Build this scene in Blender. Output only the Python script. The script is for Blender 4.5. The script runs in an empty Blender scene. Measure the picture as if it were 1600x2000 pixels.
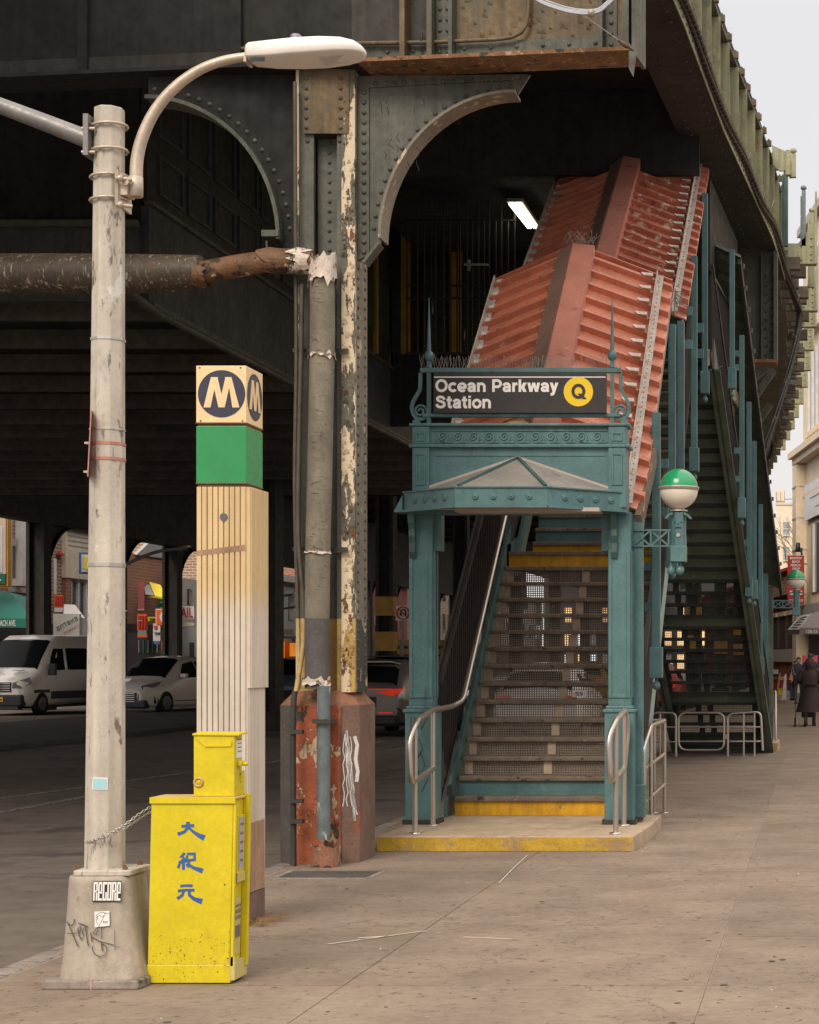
import bpy, math, random
from mathutils import Vector, Matrix
random.seed(7)
C = bpy.context.scene
COL = C.collection
PI = math.pi
# ---------------------------------------------------------------- camera
F = 3500.0; PX, PY = 1600.0, 1290.0; EYE = 1.6
cam = bpy.data.cameras.new("camera"); camo = bpy.data.objects.new("camera", cam); COL.objects.link(camo)
camo.location = (0, 0, EYE); camo.rotation_euler = (math.radians(90), 0, 0)
cam.sensor_fit = 'HORIZONTAL'; cam.sensor_width = 36; cam.lens = 36*F/1600
cam.shift_x = (800-PX)/1600; cam.shift_y = (PY-1000)/1600
cam.clip_start = .1; cam.clip_end = 3000
C.camera = camo
# ---------------------------------------------------------------- light
SUN_EL, SUN_AZ = math.radians(40), math.radians(194)      # azimuth: 0 = +Y, clockwise
W = bpy.data.worlds.new("World"); C.world = W; W.use_nodes = True
nt = W.node_tree; nt.nodes.clear()
out = nt.nodes.new('ShaderNodeOutputWorld'); mixs = nt.nodes.new('ShaderNodeMixShader')
b1 = nt.nodes.new('ShaderNodeBackground'); b2 = nt.nodes.new('ShaderNodeBackground')
sky = nt.nodes.new('ShaderNodeTexSky'); sky.sky_type = 'NISHITA'; sky.sun_disc = False
sky.sun_elevation = SUN_EL; sky.sun_rotation = SUN_AZ; sky.air_density = 1.6; sky.dust_density = 4
nt.links.new(sky.outputs[0], b1.inputs[0]); b1.inputs[1].default_value = .08
tc = nt.nodes.new('ShaderNodeTexCoord'); sp = nt.nodes.new('ShaderNodeSeparateXYZ'); nt.links.new(tc.outputs['Generated'], sp.inputs[0])
ramp = nt.nodes.new('ShaderNodeValToRGB'); nt.links.new(sp.outputs[2], ramp.inputs[0])
cr = ramp.color_ramp; cr.elements[0].position = 0; cr.elements[0].color = (.405, .382, .372, 1)
cr.elements[1].position = 1; cr.elements[1].color = (1.10, 1.04, .98, 1)
e = cr.elements.new(.34); e.color = (.372, .365, .378, 1)
e = cr.elements.new(.6); e.color = (.84, .79, .75, 1)
nt.links.new(ramp.outputs[0], b2.inputs[0]); b2.inputs[1].default_value = 1.75
mixs.inputs[0].default_value = .88
nt.links.new(b1.outputs[0], mixs.inputs[1]); nt.links.new(b2.outputs[0], mixs.inputs[2]); nt.links.new(mixs.outputs[0], out.inputs[0])
sun = bpy.data.lights.new("sun", 'SUN'); sun.energy = 1.7; sun.angle = math.radians(26); sun.color = (1, .89, .76)
suno = bpy.data.objects.new("sun", sun); COL.objects.link(suno)
sd = Vector((math.sin(SUN_AZ)*math.cos(SUN_EL), math.cos(SUN_AZ)*math.cos(SUN_EL), math.sin(SUN_EL)))
suno.rotation_euler = sd.to_track_quat('Z', 'Y').to_euler(); suno.location = (10, -10, 30)
C.view_settings.view_transform = 'Standard'; C.view_settings.look = 'None'
C.view_settings.exposure = 0.42; C.view_settings.gamma = 1
# ---------------------------------------------------------------- materials
def srgb(r, g, b):
    f = lambda c: (c/255/12.92 if c/255 <= .04045 else ((c/255+.055)/1.055)**2.4)
    return (f(r), f(g), f(b), 1)
def mat(name, col, rough=.6, metal=0., var=.18, scale=3., bump=.15, bscale=40., peel=(), zbands=(), streak=0., emit=0., spec=.4, coat=0., alpha=1., trans=0., rand=0., crack=0.):
    """peel: (colour, threshold, scale, z-stretch, xmask) ; zbands: (z0, z1, colour)"""
    m = bpy.data.materials.new(name); m.use_nodes = True; n = m.node_tree; N = n.nodes; L = n.links
    p = N['Principled BSDF']; p.inputs['Roughness'].default_value = rough; p.inputs['Metallic'].default_value = metal
    p.inputs['Specular IOR Level'].default_value = spec; p.inputs['Coat Weight'].default_value = coat
    if trans: p.inputs['Transmission Weight'].default_value = trans
    c = tuple(col[:3])+(1,)
    t = N.new('ShaderNodeTexCoord')
    def noise(sc, det=5, st=1., rough_=.6):
        mp = N.new('ShaderNodeMapping'); mp.inputs['Scale'].default_value = (sc, sc, sc*st)
        L.new(t.outputs['Object'], mp.inputs[0])
        q = N.new('ShaderNodeTexNoise'); q.inputs['Scale'].default_value = 1; q.inputs['Detail'].default_value = det
        q.inputs['Roughness'].default_value = rough_
        L.new(mp.outputs[0], q.inputs['Vector']); return q.outputs[0]
    def mrange(src, a, b, x=0., y=1.):
        q = N.new('ShaderNodeMapRange'); L.new(src, q.inputs[0])
        for i, v in enumerate((a, b, x, y)): q.inputs[i+1].default_value = v
        return q.outputs[0]
    def mixc(fac, a, b, mode='MIX'):
        q = N.new('ShaderNodeMix'); q.data_type = 'RGBA'; q.blend_type = mode
        if isinstance(fac, float): q.inputs[0].default_value = fac
        else: L.new(fac, q.inputs[0])
        for i, v in ((6, a), (7, b)):
            if isinstance(v, tuple): q.inputs[i].default_value = v
            else: L.new(v, q.inputs[i])
        return q.outputs[2]
    cur = c; height = None
    if zbands:
        s_ = N.new('ShaderNodeSeparateXYZ'); L.new(t.outputs['Object'], s_.inputs[0])
        for zq in zbands:
            z0, z1, zc = zq[:3]
            sf = zq[3] if len(zq) > 3 else .004; a = mrange(s_.outputs[2], z0-sf, z0+sf); b = mrange(s_.outputs[2], z1-sf, z1+sf, 1, 0)
            mm = N.new('ShaderNodeMath'); mm.operation = 'MULTIPLY'; L.new(a, mm.inputs[0]); L.new(b, mm.inputs[1])
            cur = mixc(mm.outputs[0], cur, tuple(zc[:3])+(1,))
    if var:
        v1 = mrange(noise(scale), .3, .7, 1-var, 1+var); cur = mixc(1., cur, v1, 'MULTIPLY')
        v2 = mrange(noise(scale*11, 3), .3, .7, 1-var*.6, 1+var*.6); cur = mixc(1., cur, v2, 'MULTIPLY')
    if rand:
        oi = N.new('ShaderNodeObjectInfo'); cur = mixc(1., cur, mrange(oi.outputs['Random'], 0, 1, 1-rand, 1+rand), 'MULTIPLY')
    if streak:
        v3 = mrange(noise(14, 4, .06), .42, .68, 1, 1-streak); cur = mixc(1., cur, v3, 'MULTIPLY')
    for pl in peel:
        pc, th, psc, st = pl[:4]; soft = pl[4] if len(pl) > 4 else .012
        msk = mrange(noise(psc, 9, st, .66), th, th+soft); cur = mixc(msk, cur, tuple(pc[:3])+(1,))
        if height is None: height = msk
        else:
            ad = N.new('ShaderNodeMath'); ad.operation = 'ADD'; L.new(height, ad.inputs[0]); L.new(msk, ad.inputs[1]); height = ad.outputs[0]
    if crack:
        ab = N.new('ShaderNodeMath'); ab.operation = 'ABSOLUTE'; sb_ = N.new('ShaderNodeMath'); sb_.operation = 'SUBTRACT'; L.new(noise(.55, 7, 1., .55), sb_.inputs[0]); sb_.inputs[1].default_value = .5; L.new(sb_.outputs[0], ab.inputs[0])
        msk = mrange(ab.outputs[0], .0006, .0022, crack, 0.); cur = mixc(msk, cur, (.07, .052, .04, 1))
    if isinstance(cur, tuple): p.inputs['Base Color'].default_value = cur
    else: L.new(cur, p.inputs['Base Color'])
    if bump:
        bp = N.new('ShaderNodeBump'); bp.inputs['Strength'].default_value = bump; bp.inputs['Distance'].default_value = .006
        h = noise(bscale, 6)
        if height is not None:
            ad = N.new('ShaderNodeMath'); ad.operation = 'SUBTRACT'; L.new(h, ad.inputs[0]); L.new(height, ad.inputs[1]); h = ad.outputs[0]
        L.new(h, bp.inputs['Height']); L.new(bp.outputs[0], p.inputs['Normal'])
        rr = mrange(noise(scale*5, 4), .3, .7, max(.03, rough-.12), min(1, rough+.12)); L.new(rr, p.inputs['Roughness'])
    if emit:
        p.inputs['Emission Color'].default_value = c; p.inputs['Emission Strength'].default_value = emit
    return m
S = srgb
M = {}
M['concrete'] = mat('sidewalk_concrete', (.222, .170, .128), .9, var=.18, scale=1.6, rand=.08, crack=.6, bump=.5, bscale=60, spec=.2,
    peel=[((.165, .120, .088), .55, .9, 1, .2), ((.30, .24, .18), .64, 6, 1, .06), ((.12, .085, .062), .60, 14, .3, .05), ((.07, .052, .042), .69, 38, 1, .02), ((.34, .29, .24), .72, 50, 1, .02)])
M['joint'] = mat('joint_dirt', (.30, .24, .19), .95, var=.4, scale=8)
M['curb'] = mat('curb_stone', (.23, .19, .16), .9, var=.3, scale=2, bump=.5, peel=[((.09, .08, .07), .56, 6, 1, .05)])
M['asphalt'] = mat('asphalt', (.150, .122, .102), .92, var=.25, scale=.4, bump=.7, bscale=120, spec=.25, crack=.5,
    peel=[((.085, .07, .062), .55, .8, 1, .1), ((.17, .15, .13), .64, 30, 1, .05), ((.06, .05, .045), .66, 5, .2, .02)])
M['asphalt_shade'] = mat('asphalt_shade', (.06, .052, .047), .92, var=.2, scale=1, bump=.6, bscale=120)
M['line'] = mat('road_paint', (.3, .29, .27), .8, var=.3, peel=[((.09, .085, .08), .5, 18, 1, .03)])
M['steel'] = mat('green_grey_steel', (.088, .088, .068), .55, var=.32, scale=2.2, bump=.45, bscale=22, streak=.3,
    peel=[((.10, .105, .085), .60, 3.5, .6, .1), ((.16, .052, .02), .72, 5, .7), ((.32, .25, .16), .76, 9, .8)])
M['steel_dark'] = mat('sooty_steel', (.036, .031, .026), .7, var=.4, scale=1.2, bump=.3, bscale=15, streak=.4,
    peel=[((.07, .035, .02), .69, 3, .5, .05)])
M['steel_teal_dark'] = mat('faded_dark_panel', (.060, .062, .060), .65, var=.3, scale=1.5, bump=.3, streak=.4, peel=[((.09, .05, .035), .72, 4, 1, .05)])
M['steel_rust'] = mat('rusty_flange', (.20, .10, .045), .8, var=.4, scale=4, bump=.6, bscale=30, peel=[((.38, .24, .15), .56, 12, 1, .05), ((.05, .035, .028), .58, 8, 1, .04)])
M['steel_brown'] = mat('ochre_stained_steel', (.135, .092, .044), .6, var=.35, scale=2, bump=.45, bscale=22, streak=.45,
    peel=[((.085, .088, .062), .52, 1.6, .4, .12), ((.12, .045, .02), .69, 6, .7)])
M['steel_olive'] = mat('pale_olive_girder', (.34, .335, .205), .6, var=.25, scale=2, bump=.35, streak=.35,
    peel=[((.30, .13, .05), .64, 2.5, .4, .05), ((.20, .21, .14), .60, 4, .8, .08)])
M['sootshade'] = mat('soot_shade_steel', (.016, .014, .0125), .75, var=.4, scale=1.2, bump=.3, bscale=15, streak=.4, peel=[((.05, .026, .014), .66, 3, .5, .05), ((.07, .06, .05), .72, 10, .2, .03)])  # near-black tone holds soot plus the shade under the deck
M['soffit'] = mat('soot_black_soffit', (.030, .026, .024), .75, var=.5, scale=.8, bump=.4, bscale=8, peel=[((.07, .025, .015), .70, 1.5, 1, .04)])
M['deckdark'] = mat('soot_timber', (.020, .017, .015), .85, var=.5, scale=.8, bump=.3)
M['joist'] = mat('joist_edge', (.10, .085, .075), .8, var=.4, scale=1)
CY = (.42, .27, .085); BK = (.055, .052, .05)
M['col'] = mat('column_paint', (.10, .098, .076), .5, var=.3, scale=2.5, bump=.5, bscale=22, streak=.2,
    zbands=((1.33, 1.93, CY),), peel=[((.095, .098, .078), .60, 3.5, .6, .1), ((.15, .048, .024), .665, 5, .7), ((.48, .37, .25), .76, 9, .5)])
M['colside'] = mat('column_side_paint', (.17, .150, .115), .5, var=.25, scale=3, bump=.5, bscale=25, zbands=((1.33, 1.93, BK),),
    peel=[((.48, .37, .25), .61, 9, .5), ((.16, .05, .025), .66, 7, .5)])
M['colpeel'] = mat('heavily_peeling_edge_paint', (.11, .10, .075), .6, var=.25, scale=4, bump=.9, bscale=30, zbands=((1.33, 1.93, CY),),
    peel=[((.62, .50, .35), .49, 6, .28), ((.15, .055, .022), .60, 8, .4), ((.07, .07, .05), .63, 11, .5)])
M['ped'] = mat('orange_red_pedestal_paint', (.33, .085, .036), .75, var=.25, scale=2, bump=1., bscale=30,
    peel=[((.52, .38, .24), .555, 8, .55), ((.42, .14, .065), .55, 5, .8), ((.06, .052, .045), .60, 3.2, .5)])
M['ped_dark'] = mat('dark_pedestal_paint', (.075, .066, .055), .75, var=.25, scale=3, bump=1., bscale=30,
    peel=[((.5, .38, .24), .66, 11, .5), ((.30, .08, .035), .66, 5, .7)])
M['ped_top'] = mat('brown_pedestal_cap', (.21, .095, .055), .85, var=.3, scale=4, bump=.6, peel=[((.35, .22, .15), .6, 10, 1, .05)])
M['ped_side'] = mat('brown_pedestal_side', (.16, .095, .07), .8, var=.25, scale=3, bump=.8, peel=[((.30, .085, .04), .57, 3, .6, .08), ((.42, .36, .29), .72, 8, .6)])
M['pipe'] = mat('grey_green_drainpipe', (.17, .145, .105), .55, var=.25, scale=4, bump=.6, bscale=25, zbands=((1.33, 1.93, (.085, .078, .072)),),
    peel=[((.24, .20, .145), .55, 3, .3, .1), ((.10, .082, .06), .60, 12, 4, .05), ((.62, .52, .42), .73, 6, 1)])
M['pipewrap'] = mat('peeled_foil_wrap', (.60, .50, .42), .55, var=.3, scale=6, bump=.9, bscale=20, peel=[((.14, .12, .09), .56, 9, 1), ((.30, .13, .06), .60, 6, 1, .05)])
M['pipeh'] = mat('tar_wrapped_pipe', (.060, .043, .028), .5, var=.3, scale=4, bump=.8, bscale=25, peel=[((.34, .29, .22), .55, 40, .10, .08), ((.16, .075, .035), .62, 2.5, 1, .06)])
M['pipeh2'] = mat('rust_stained_pipe', (.15, .075, .035), .6, var=.35, scale=5, bump=.8, bscale=25, peel=[((.55, .38, .26), .62, 8, 1), ((.05, .035, .025), .56, 6, 1, .03)])
M['galv'] = mat('blue_grey_worn_pipe', (.14, .165, .17), .45, .3, var=.25, scale=8, bump=.3, peel=[((.42, .44, .43), .60, 14, .25, .03), ((.16, .08, .045), .67, 7, 1, .04)])
M['conduit'] = mat('painted_conduit', (.075, .062, .045), .5, var=.3, scale=6, bump=.4, zbands=((1.28, 1.93, (.45, .31, .13)),), peel=[((.32, .19, .09), .66, 9, .4)])
M['conduit_b'] = mat('black_conduit', (.04, .036, .03), .5, var=.3, peel=[((.25, .2, .14), .72, 20, 1)])
M['teal'] = mat('teal_enamel_paint', (.075, .160, .163), .45, var=.2, scale=3, bump=.12, bscale=30, streak=.12, spec=.45,
    peel=[((.11, .20, .19), .60, 4, .4, .08), ((.05, .085, .08), .62, 6, .25, .08), ((.10, .075, .05), .73, 16, .6, .03), ((.025, .05, .05), .71, 24, 1, .02)])
M['teal_light'] = mat('pale_teal_stringer', (.20, .32, .31), .4, var=.12, scale=3, bump=.1)
M['teal_dirty'] = mat('dirty_teal_paint', (.05, .105, .095), .55, var=.25, scale=4, bump=.3, streak=.3, peel=[((.1, .09, .07), .60, 5, .5, .06)])
M['glassroof'] = mat('dusty_wired_glass', (.235, .215, .19), .45, var=.2, scale=4, bump=.15, peel=[((.15, .13, .11), .60, 7, 1, .08)])
M['soffitpale'] = mat('pale_soffit_board', (.42, .35, .30), .7, var=.1)
M['signblack'] = mat('black_sign_enamel', (.028, .024, .023), .5, var=.2, scale=5, bump=.05, streak=.0, peel=[((.12, .11, .1), .70, 14, .25, .04)])
M['white'] = mat('sign_white', (.80, .75, .69), .5, var=.04, bump=0)
M['yellowdot'] = mat('yellow_disc', (.82, .55, .012), .5, var=.04, bump=0)
M['red_roof'] = mat('red_sheet_metal', (.53, .185, .11), .42, var=.2, scale=3, bump=.12, spec=.5,
    peel=[((.60, .25, .155), .56, 2.2, 1, .15), ((.62, .44, .33), .645, 5, 1, .05), ((.22, .07, .04), .64, 9, 1, .08)])
M['red_roof_old'] = mat('bird_streaked_red_sheet', (.42, .135, .08), .5, var=.22, scale=3, bump=.2,
    peel=[((.20, .06, .035), .56, 2.5, 1, .1), ((.64, .54, .40), .565, 8, .9, .06)])
M['ridge'] = mat('ridge_flashing', (.47, .185, .13), .5, var=.14, scale=3, bump=.1, peel=[((.28, .10, .07), .6, 4, 1, .06)])
M['ridge_side'] = mat('brown_ridge_side', (.24, .145, .11), .6, var=.14, bump=.1)
M['gutter'] = mat('whitish_guard_rail_metal', (.50, .44, .38), .55, .2, var=.2, scale=6, bump=.3, peel=[((.28, .23, .19), .60, 12, 1, .05)])
M['tab'] = mat('whitish_clip', (.62, .53, .46), .6, var=.2, bump=.2)
M['tread'] = mat('worn_tread', (.155, .118, .086), .75, var=.3, scale=5, bump=.8, bscale=90, peel=[((.24, .20, .165), .58, 14, 1, .06), ((.04, .033, .028), .60, 9, 1, .05)])
M['block'] = mat('riser_bracket_beige', (.44, .33, .24), .7, var=.2, scale=9)
M['mesh'] = mat('riser_wire', (.20, .155, .115), .6, var=.2)
M['yellow_riser'] = mat('yellow_riser_paint', (.60, .31, .012), .5, var=.2, scale=5, bump=.2, streak=.25, peel=[((.22, .12, .03), .64, 12, .5, .04)])
M['yellow_edge'] = mat('worn_yellow_kerb', (.45, .28, .03), .8, var=.25, scale=5, bump=.8, peel=[((.30, .20, .12), .50, 3, 1, .12), ((.45, .39, .33), .66, 7, 1, .05)])
M['slabtop'] = mat('tan_concrete', (.40, .30, .20), .85, var=.2, scale=3, bump=.4, peel=[((.28, .21, .15), .58, 5, 1, .08), ((.52, .46, .40), .66, 4, 1, .06)])
M['stainless'] = mat('brushed_stainless', (.50, .44, .38), .33, .85, var=.06, scale=3, bump=0)
M['darkiron'] = mat('dark_railing', (.038, .030, .026), .55, var=.3, scale=5, bump=.2)
M['stair2'] = mat('dark_green_stair', (.085, .105, .078), .55, var=.3, scale=3, bump=.2, peel=[((.05, .055, .045), .6, 5, 1, .05)])
M['stair2dark'] = mat('dark_stair_tread', (.025, .026, .022), .7, var=.3)
M['yellow'] = mat('yellow_box_paint', (.58, .465, .010), .42, var=.12, scale=4, bump=.08, bscale=60, spec=.4, zbands=(),
    peel=[((.46, .35, .025), .58, 3, .6, .12), ((.40, .28, .04), .73, 18, .5, .02)])
M['yellow_spk'] = mat('speckled_yellow_paint', (.58, .465, .010), .42, var=.12, scale=4, bump=.08, bscale=60, peel=[((.46, .35, .025), .58, 3, .6, .12), ((.12, .09, .02), .60, 60, 1, .02)])
M['yellow_dirt'] = mat('dusty_yellow_top', (.50, .34, .13), .7, var=.2, scale=6)
M['yellow_panel'] = mat('faded_yellow_panel', (.48, .40, .13), .55, var=.15, scale=5)
M['blueink'] = mat('blue_lettering', (.035, .10, .30), .5, var=.1, bump=0)
M['paper'] = mat('news_paper_sheet', (.36, .31, .29), .7, var=.25, scale=14, bump=0)
M['ink'] = mat('grey_print', (.13, .12, .13), .7, var=.1, bump=0)
M['label'] = mat('white_label', (.68, .66, .62), .5, var=.06, bump=0)
M['pylon'] = mat('cream_pylon_enamel', (.58, .46, .315), .5, var=.08, scale=2, bump=.06, streak=.15,
    peel=[((.48, .31, .13), .52, .9, .35, .25), ((.28, .18, .09), .71, 9, .5, .05)])
M['pylon_w'] = mat('pale_pylon_enamel', (.58, .51, .42), .5, var=.08, scale=2, bump=.06, streak=.2, peel=[((.35, .22, .12), .63, 2.5, .3, .12)])
M['pylon_tan'] = mat('tan_pylon_enamel', (.66, .46, .23), .5, var=.08, scale=2, bump=.06, streak=.22, peel=[((.52, .31, .10), .6, 3, .3, .12)])
M['pylon_rust'] = mat('rust_stained_enamel', (.36, .215, .13), .6, var=.2, scale=3, bump=.1, streak=.3, peel=[((.22, .11, .06), .58, 2.5, .5, .15)])
M['pylon_shaft'] = mat('weathered_pylon_enamel', (.62, .54, .44), .5, var=.07, scale=2, bump=.08, streak=.2, zbands=((1.95, 3.2, (.66, .48, .25), .10), (-.5, .45, (.40, .26, .17), .3)), peel=[((.50, .36, .20), .60, 1.6, .35, .12), ((.28, .18, .10), .71, 11, .4, .04)])
M['cube_cream'] = mat('cream_sign_face', (.80, .58, .32), .45, var=.07, scale=6, bump=.03, peel=[((.45, .2, .05), .735, 10, .5, .03)])
M['cube_navy'] = mat('navy_disc', (.035, .037, .062), .45, var=.1, scale=6, bump=.02, peel=[((.5, .4, .3), .765, 14, .3, .01)])
M['cube_green'] = mat('green_sign_face', (.028, .26, .085), .4, var=.06, scale=6, bump=.03, peel=[((.4, .4, .25), .79, 12, .4, .01)])
M['rustline'] = mat('rusty_seam', (.17, .09, .045), .8, var=.3)
M['pole'] = mat('worn_pole_paint', (.50, .445, .37), .6, var=.12, scale=4, bump=.35, bscale=20, streak=.22,
    peel=[((.36, .33, .28), .56, 2.6, .3, .06), ((.15, .13, .11), .60, 13, .35, .05), ((.24, .21, .175), .60, 30, .2, .05), ((.58, .55, .5), .62, 5, .5, .03), ((.4, .2, .11), .735, 9, .5, .02)])
M['polebase'] = mat('cast_base_paint', (.37, .315, .25), .6, .1, var=.16, scale=3, bump=.3, bscale=30, streak=.15,
    peel=[((.27, .215, .165), .57, 2.4, .7, .1), ((.13, .1, .075), .71, 26, 1, .02)])
M['alu'] = mat('weathered_aluminium', (.48, .40, .32), .42, .35, var=.15, scale=6, bump=.15, peel=[((.32, .25, .19), .6, 7, 1, .1)])
M['alu_grey'] = mat('grey_arm', (.20, .19, .18), .45, .35, var=.18, scale=6, bump=.15)
M['lampwhite'] = mat('lamp_housing_white', (.70, .66, .61), .4, var=.06, scale=5, bump=.05)
M['lamplens'] = mat('lamp_lens', (.55, .5, .47), .25, var=.08, bump=0)
M['redfade'] = mat('faded_red_tape', (.42, .19, .15), .6, var=.15)
M['silverband'] = mat('steel_band', (.5, .47, .43), .35, .8, var=.15, bump=0)
M['bluesticker'] = mat('light_blue_sticker', (.33, .56, .60), .55, var=.08, bump=0)
M['black'] = mat('black_print', (.02, .02, .02), .6, var=.1, bump=0)
M['marker'] = mat('dark_marker', (.07, .06, .05), .6, var=.2, bump=0)
M['chalk'] = mat('white_scrawl', (.62, .58, .56), .7, var=.2)
M['chain'] = mat('steel_chain', (.42, .39, .36), .35, .85, var=.2, scale=30, bump=0)
M['globe_green'] = mat('green_globe_glass', (.015, .26, .10), .22, var=.12, scale=5, bump=0, spec=.6, peel=[((.10, .40, .22), .56, 2.2, 1, .12)])
M['globe_white'] = mat('milk_glass', (.74, .66, .56), .3, var=.05, bump=0)
M['ring'] = mat('globe_band', (.42, .37, .31), .45, .4, var=.15)
M['cable'] = mat('black_cable', (.012, .011, .010), .6, var=.3)
M['wire_pale'] = mat('lashing_wire', (.36, .32, .25), .5, .3, var=.2, bump=0)
M['cable_grey'] = mat('grey_cable', (.36, .36, .38), .5, var=.15)
M['tie'] = mat('weathered_tie_timber', (.13, .105, .075), .85, var=.35, scale=3, bump=.4)
M['ochrepaint'] = mat('ochre_post', (.42, .24, .05), .6, var=.25, scale=3)  # flat ochre paint, not luminous
M['greendark'] = mat('dark_green_panel', (.03, .05, .02), .6, var=.3)
M['tube'] = mat('fluorescent_tube', (1, .93, .74), .4, var=0, bump=0, emit=3.2)
M['fixture'] = mat('fixture_steel', (.5, .5, .45), .5, var=.1)
M['spike'] = mat('bird_spike_wire', (.33, .29, .25), .5, .4, var=.2, bump=0)
M['straw'] = mat('dry_grass', (.32, .2, .10), .9, var=.3, bump=0)
M['glass'] = mat('car_glass', (.010, .011, .013), .12, var=0, bump=0, spec=.06)
M['glass_side'] = mat('tinted_glass', (.018, .019, .021), .5, var=.25, scale=2, bump=0, spec=.0)
M['litwin'] = mat('lit_window_cool', (.75, .85, 1), .4, var=0, bump=0, emit=.45)
M['litwarm'] = mat('lit_window_warm', (1, .66, .33), .4, var=0, bump=0, emit=.4)
M['gum'] = mat('dark_gum', (.06, .048, .04), .9, var=.2, bump=0)
M['wind'] = mat('dark_window', (.05, .055, .06), .15, var=.3, scale=.7, bump=0, spec=.6)
M['wind_l'] = mat('pale_blind_window', (.30, .31, .32), .4, var=.3, scale=1.4, bump=0)
M['tyre'] = mat('tyre_rubber', (.018, .018, .018), .85, var=.2)
M['rim'] = mat('alloy_rim', (.20, .20, .20), .45, .5, var=.1, bump=0)
M['vanwhite'] = mat('white_van_paint', (.82, .78, .74), .3, var=.05, scale=1, bump=0, coat=.5)
M['carwhite'] = mat('pearl_car_paint', (.74, .67, .62), .3, var=.05, scale=1, bump=0, coat=.6)
M['carsilver'] = mat('silver_brown_car_paint', (.19, .165, .145), .25, .3, var=.05, scale=1, bump=0, coat=.7)
M['carblue'] = mat('blue_grey_car_paint', (.16, .20, .26), .3, .3, var=.05, scale=1, bump=0, coat=.5)
M['carred'] = mat('red_car_paint', (.45, .05, .05), .3, .1, var=.05, bump=0, coat=.5)
M['cardark'] = mat('dark_plastic', (.03, .03, .032), .5, var=.15, bump=0)
M['carnavy'] = mat('navy_trim', (.015, .018, .035), .35, var=.1, bump=0)
M['chrome'] = mat('chrome', (.6, .6, .6), .15, 1, var=0, bump=0)
M['headlamp'] = mat('headlamp_lens', (.22, .22, .22), .12, .3, var=.3, scale=8, bump=0)
M['taillamp'] = mat('red_tail_lamp', (.75, .05, .02), .2, var=.05, bump=0, emit=.22)
M['plate'] = mat('amber_plate', (.75, .42, .03), .5, var=.05, bump=0)
M['peep'] = mat('grey_hole_plug', (.13, .125, .12), .7, var=.1, bump=0)
def brickmat(name, c1, c2, mortar, sc=1.):
    m = bpy.data.materials.new(name); m.use_nodes = True; n = m.node_tree; N = n.nodes; L = n.links
    p = N['Principled BSDF']; p.inputs['Roughness'].default_value = .85
    t = N.new('ShaderNodeTexCoord'); s_ = N.new('ShaderNodeSeparateXYZ'); L.new(t.outputs['Object'], s_.inputs[0])
    a = N.new('ShaderNodeMath'); a.operation = 'ADD'; L.new(s_.outputs[0], a.inputs[0]); L.new(s_.outputs[1], a.inputs[1])
    cb = N.new('ShaderNodeCombineXYZ'); L.new(a.outputs[0], cb.inputs[0]); L.new(s_.outputs[2], cb.inputs[1])
    b = N.new('ShaderNodeTexBrick'); L.new(cb.outputs[0], b.inputs[0])
    b.inputs['Scale'].default_value = sc; b.inputs['Brick Width'].default_value = .42; b.inputs['Row Height'].default_value = .16; b.inputs['Mortar Size'].default_value = .022
    b.inputs['Color1'].default_value = tuple(c1)+(1,); b.inputs['Color2'].default_value = tuple(c2)+(1,); b.inputs['Mortar'].default_value = tuple(mortar)+(1,)
    L.new(b.outputs[0], p.inputs['Base Color']); return m
M['brick'] = brickmat('brown_brick', (.26, .15, .10), (.20, .11, .07), (.42, .35, .28))
M['brick2'] = brickmat('red_brick', (.30, .12, .07), (.24, .09, .055), (.30, .2, .14))
M['bricklow'] = mat('dark_red_brick_wall', (.19, .055, .035), .85, var=.25, scale=1.2, bump=.4, peel=[((.26, .10, .07), .58, 2, 1, .1)])
for k, c in dict(cream=(.62, .52, .40), beige=(.66, .54, .39), tower=(.74, .62, .47), orange_wall=(.62, .33, .17), stone=(.38, .35, .31), greywall=(.28, .27, .26),
                 greenawn=(.02, .17, .13), redsign=(.50, .04, .03), orangesign=(.75, .12, .02), yellowawn=(.75, .60, .02), greensign=(.02, .26, .10), redpanel=(.62, .07, .07),
                 pinksign=(.45, .12, .12), bluesign=(.06, .14, .32), offwhite=(.66, .62, .58), banner=(.34, .035, .025), greybanner=(.66, .65, .67), darkshop=(.04, .035, .035),
                 signorange=(.80, .36, .04), tealgreen=(.02, .15, .12), awningdark=(.20, .16, .155), skin=(.50, .30, .22), hair=(.03, .02, .015), fur=(.035, .018, .015), navycoat=(.045, .052, .085),
                 jeans=(.05, .07, .12), redcloth=(.30, .02, .02), bag=(.55, .42, .22), shoe=(.02, .02, .02), shoewhite=(.6, .6, .6), cap=(.05, .05, .08), wood=(.35, .23, .14), pinkbox=(.70, .12, .16), bark=(.16, .12, .10),
                 orangebox=(.85, .30, .02), lightbox=(.60, .62, .60)).items():
    M[k] = mat(k+'_paint' if k not in ('skin', 'hair', 'fur', 'bark', 'jeans') else k, c, .7, var=.12, scale=2, bump=.15 if k in ('fur', 'bark', 'cream', 'beige', 'tower') else 0)
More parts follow.
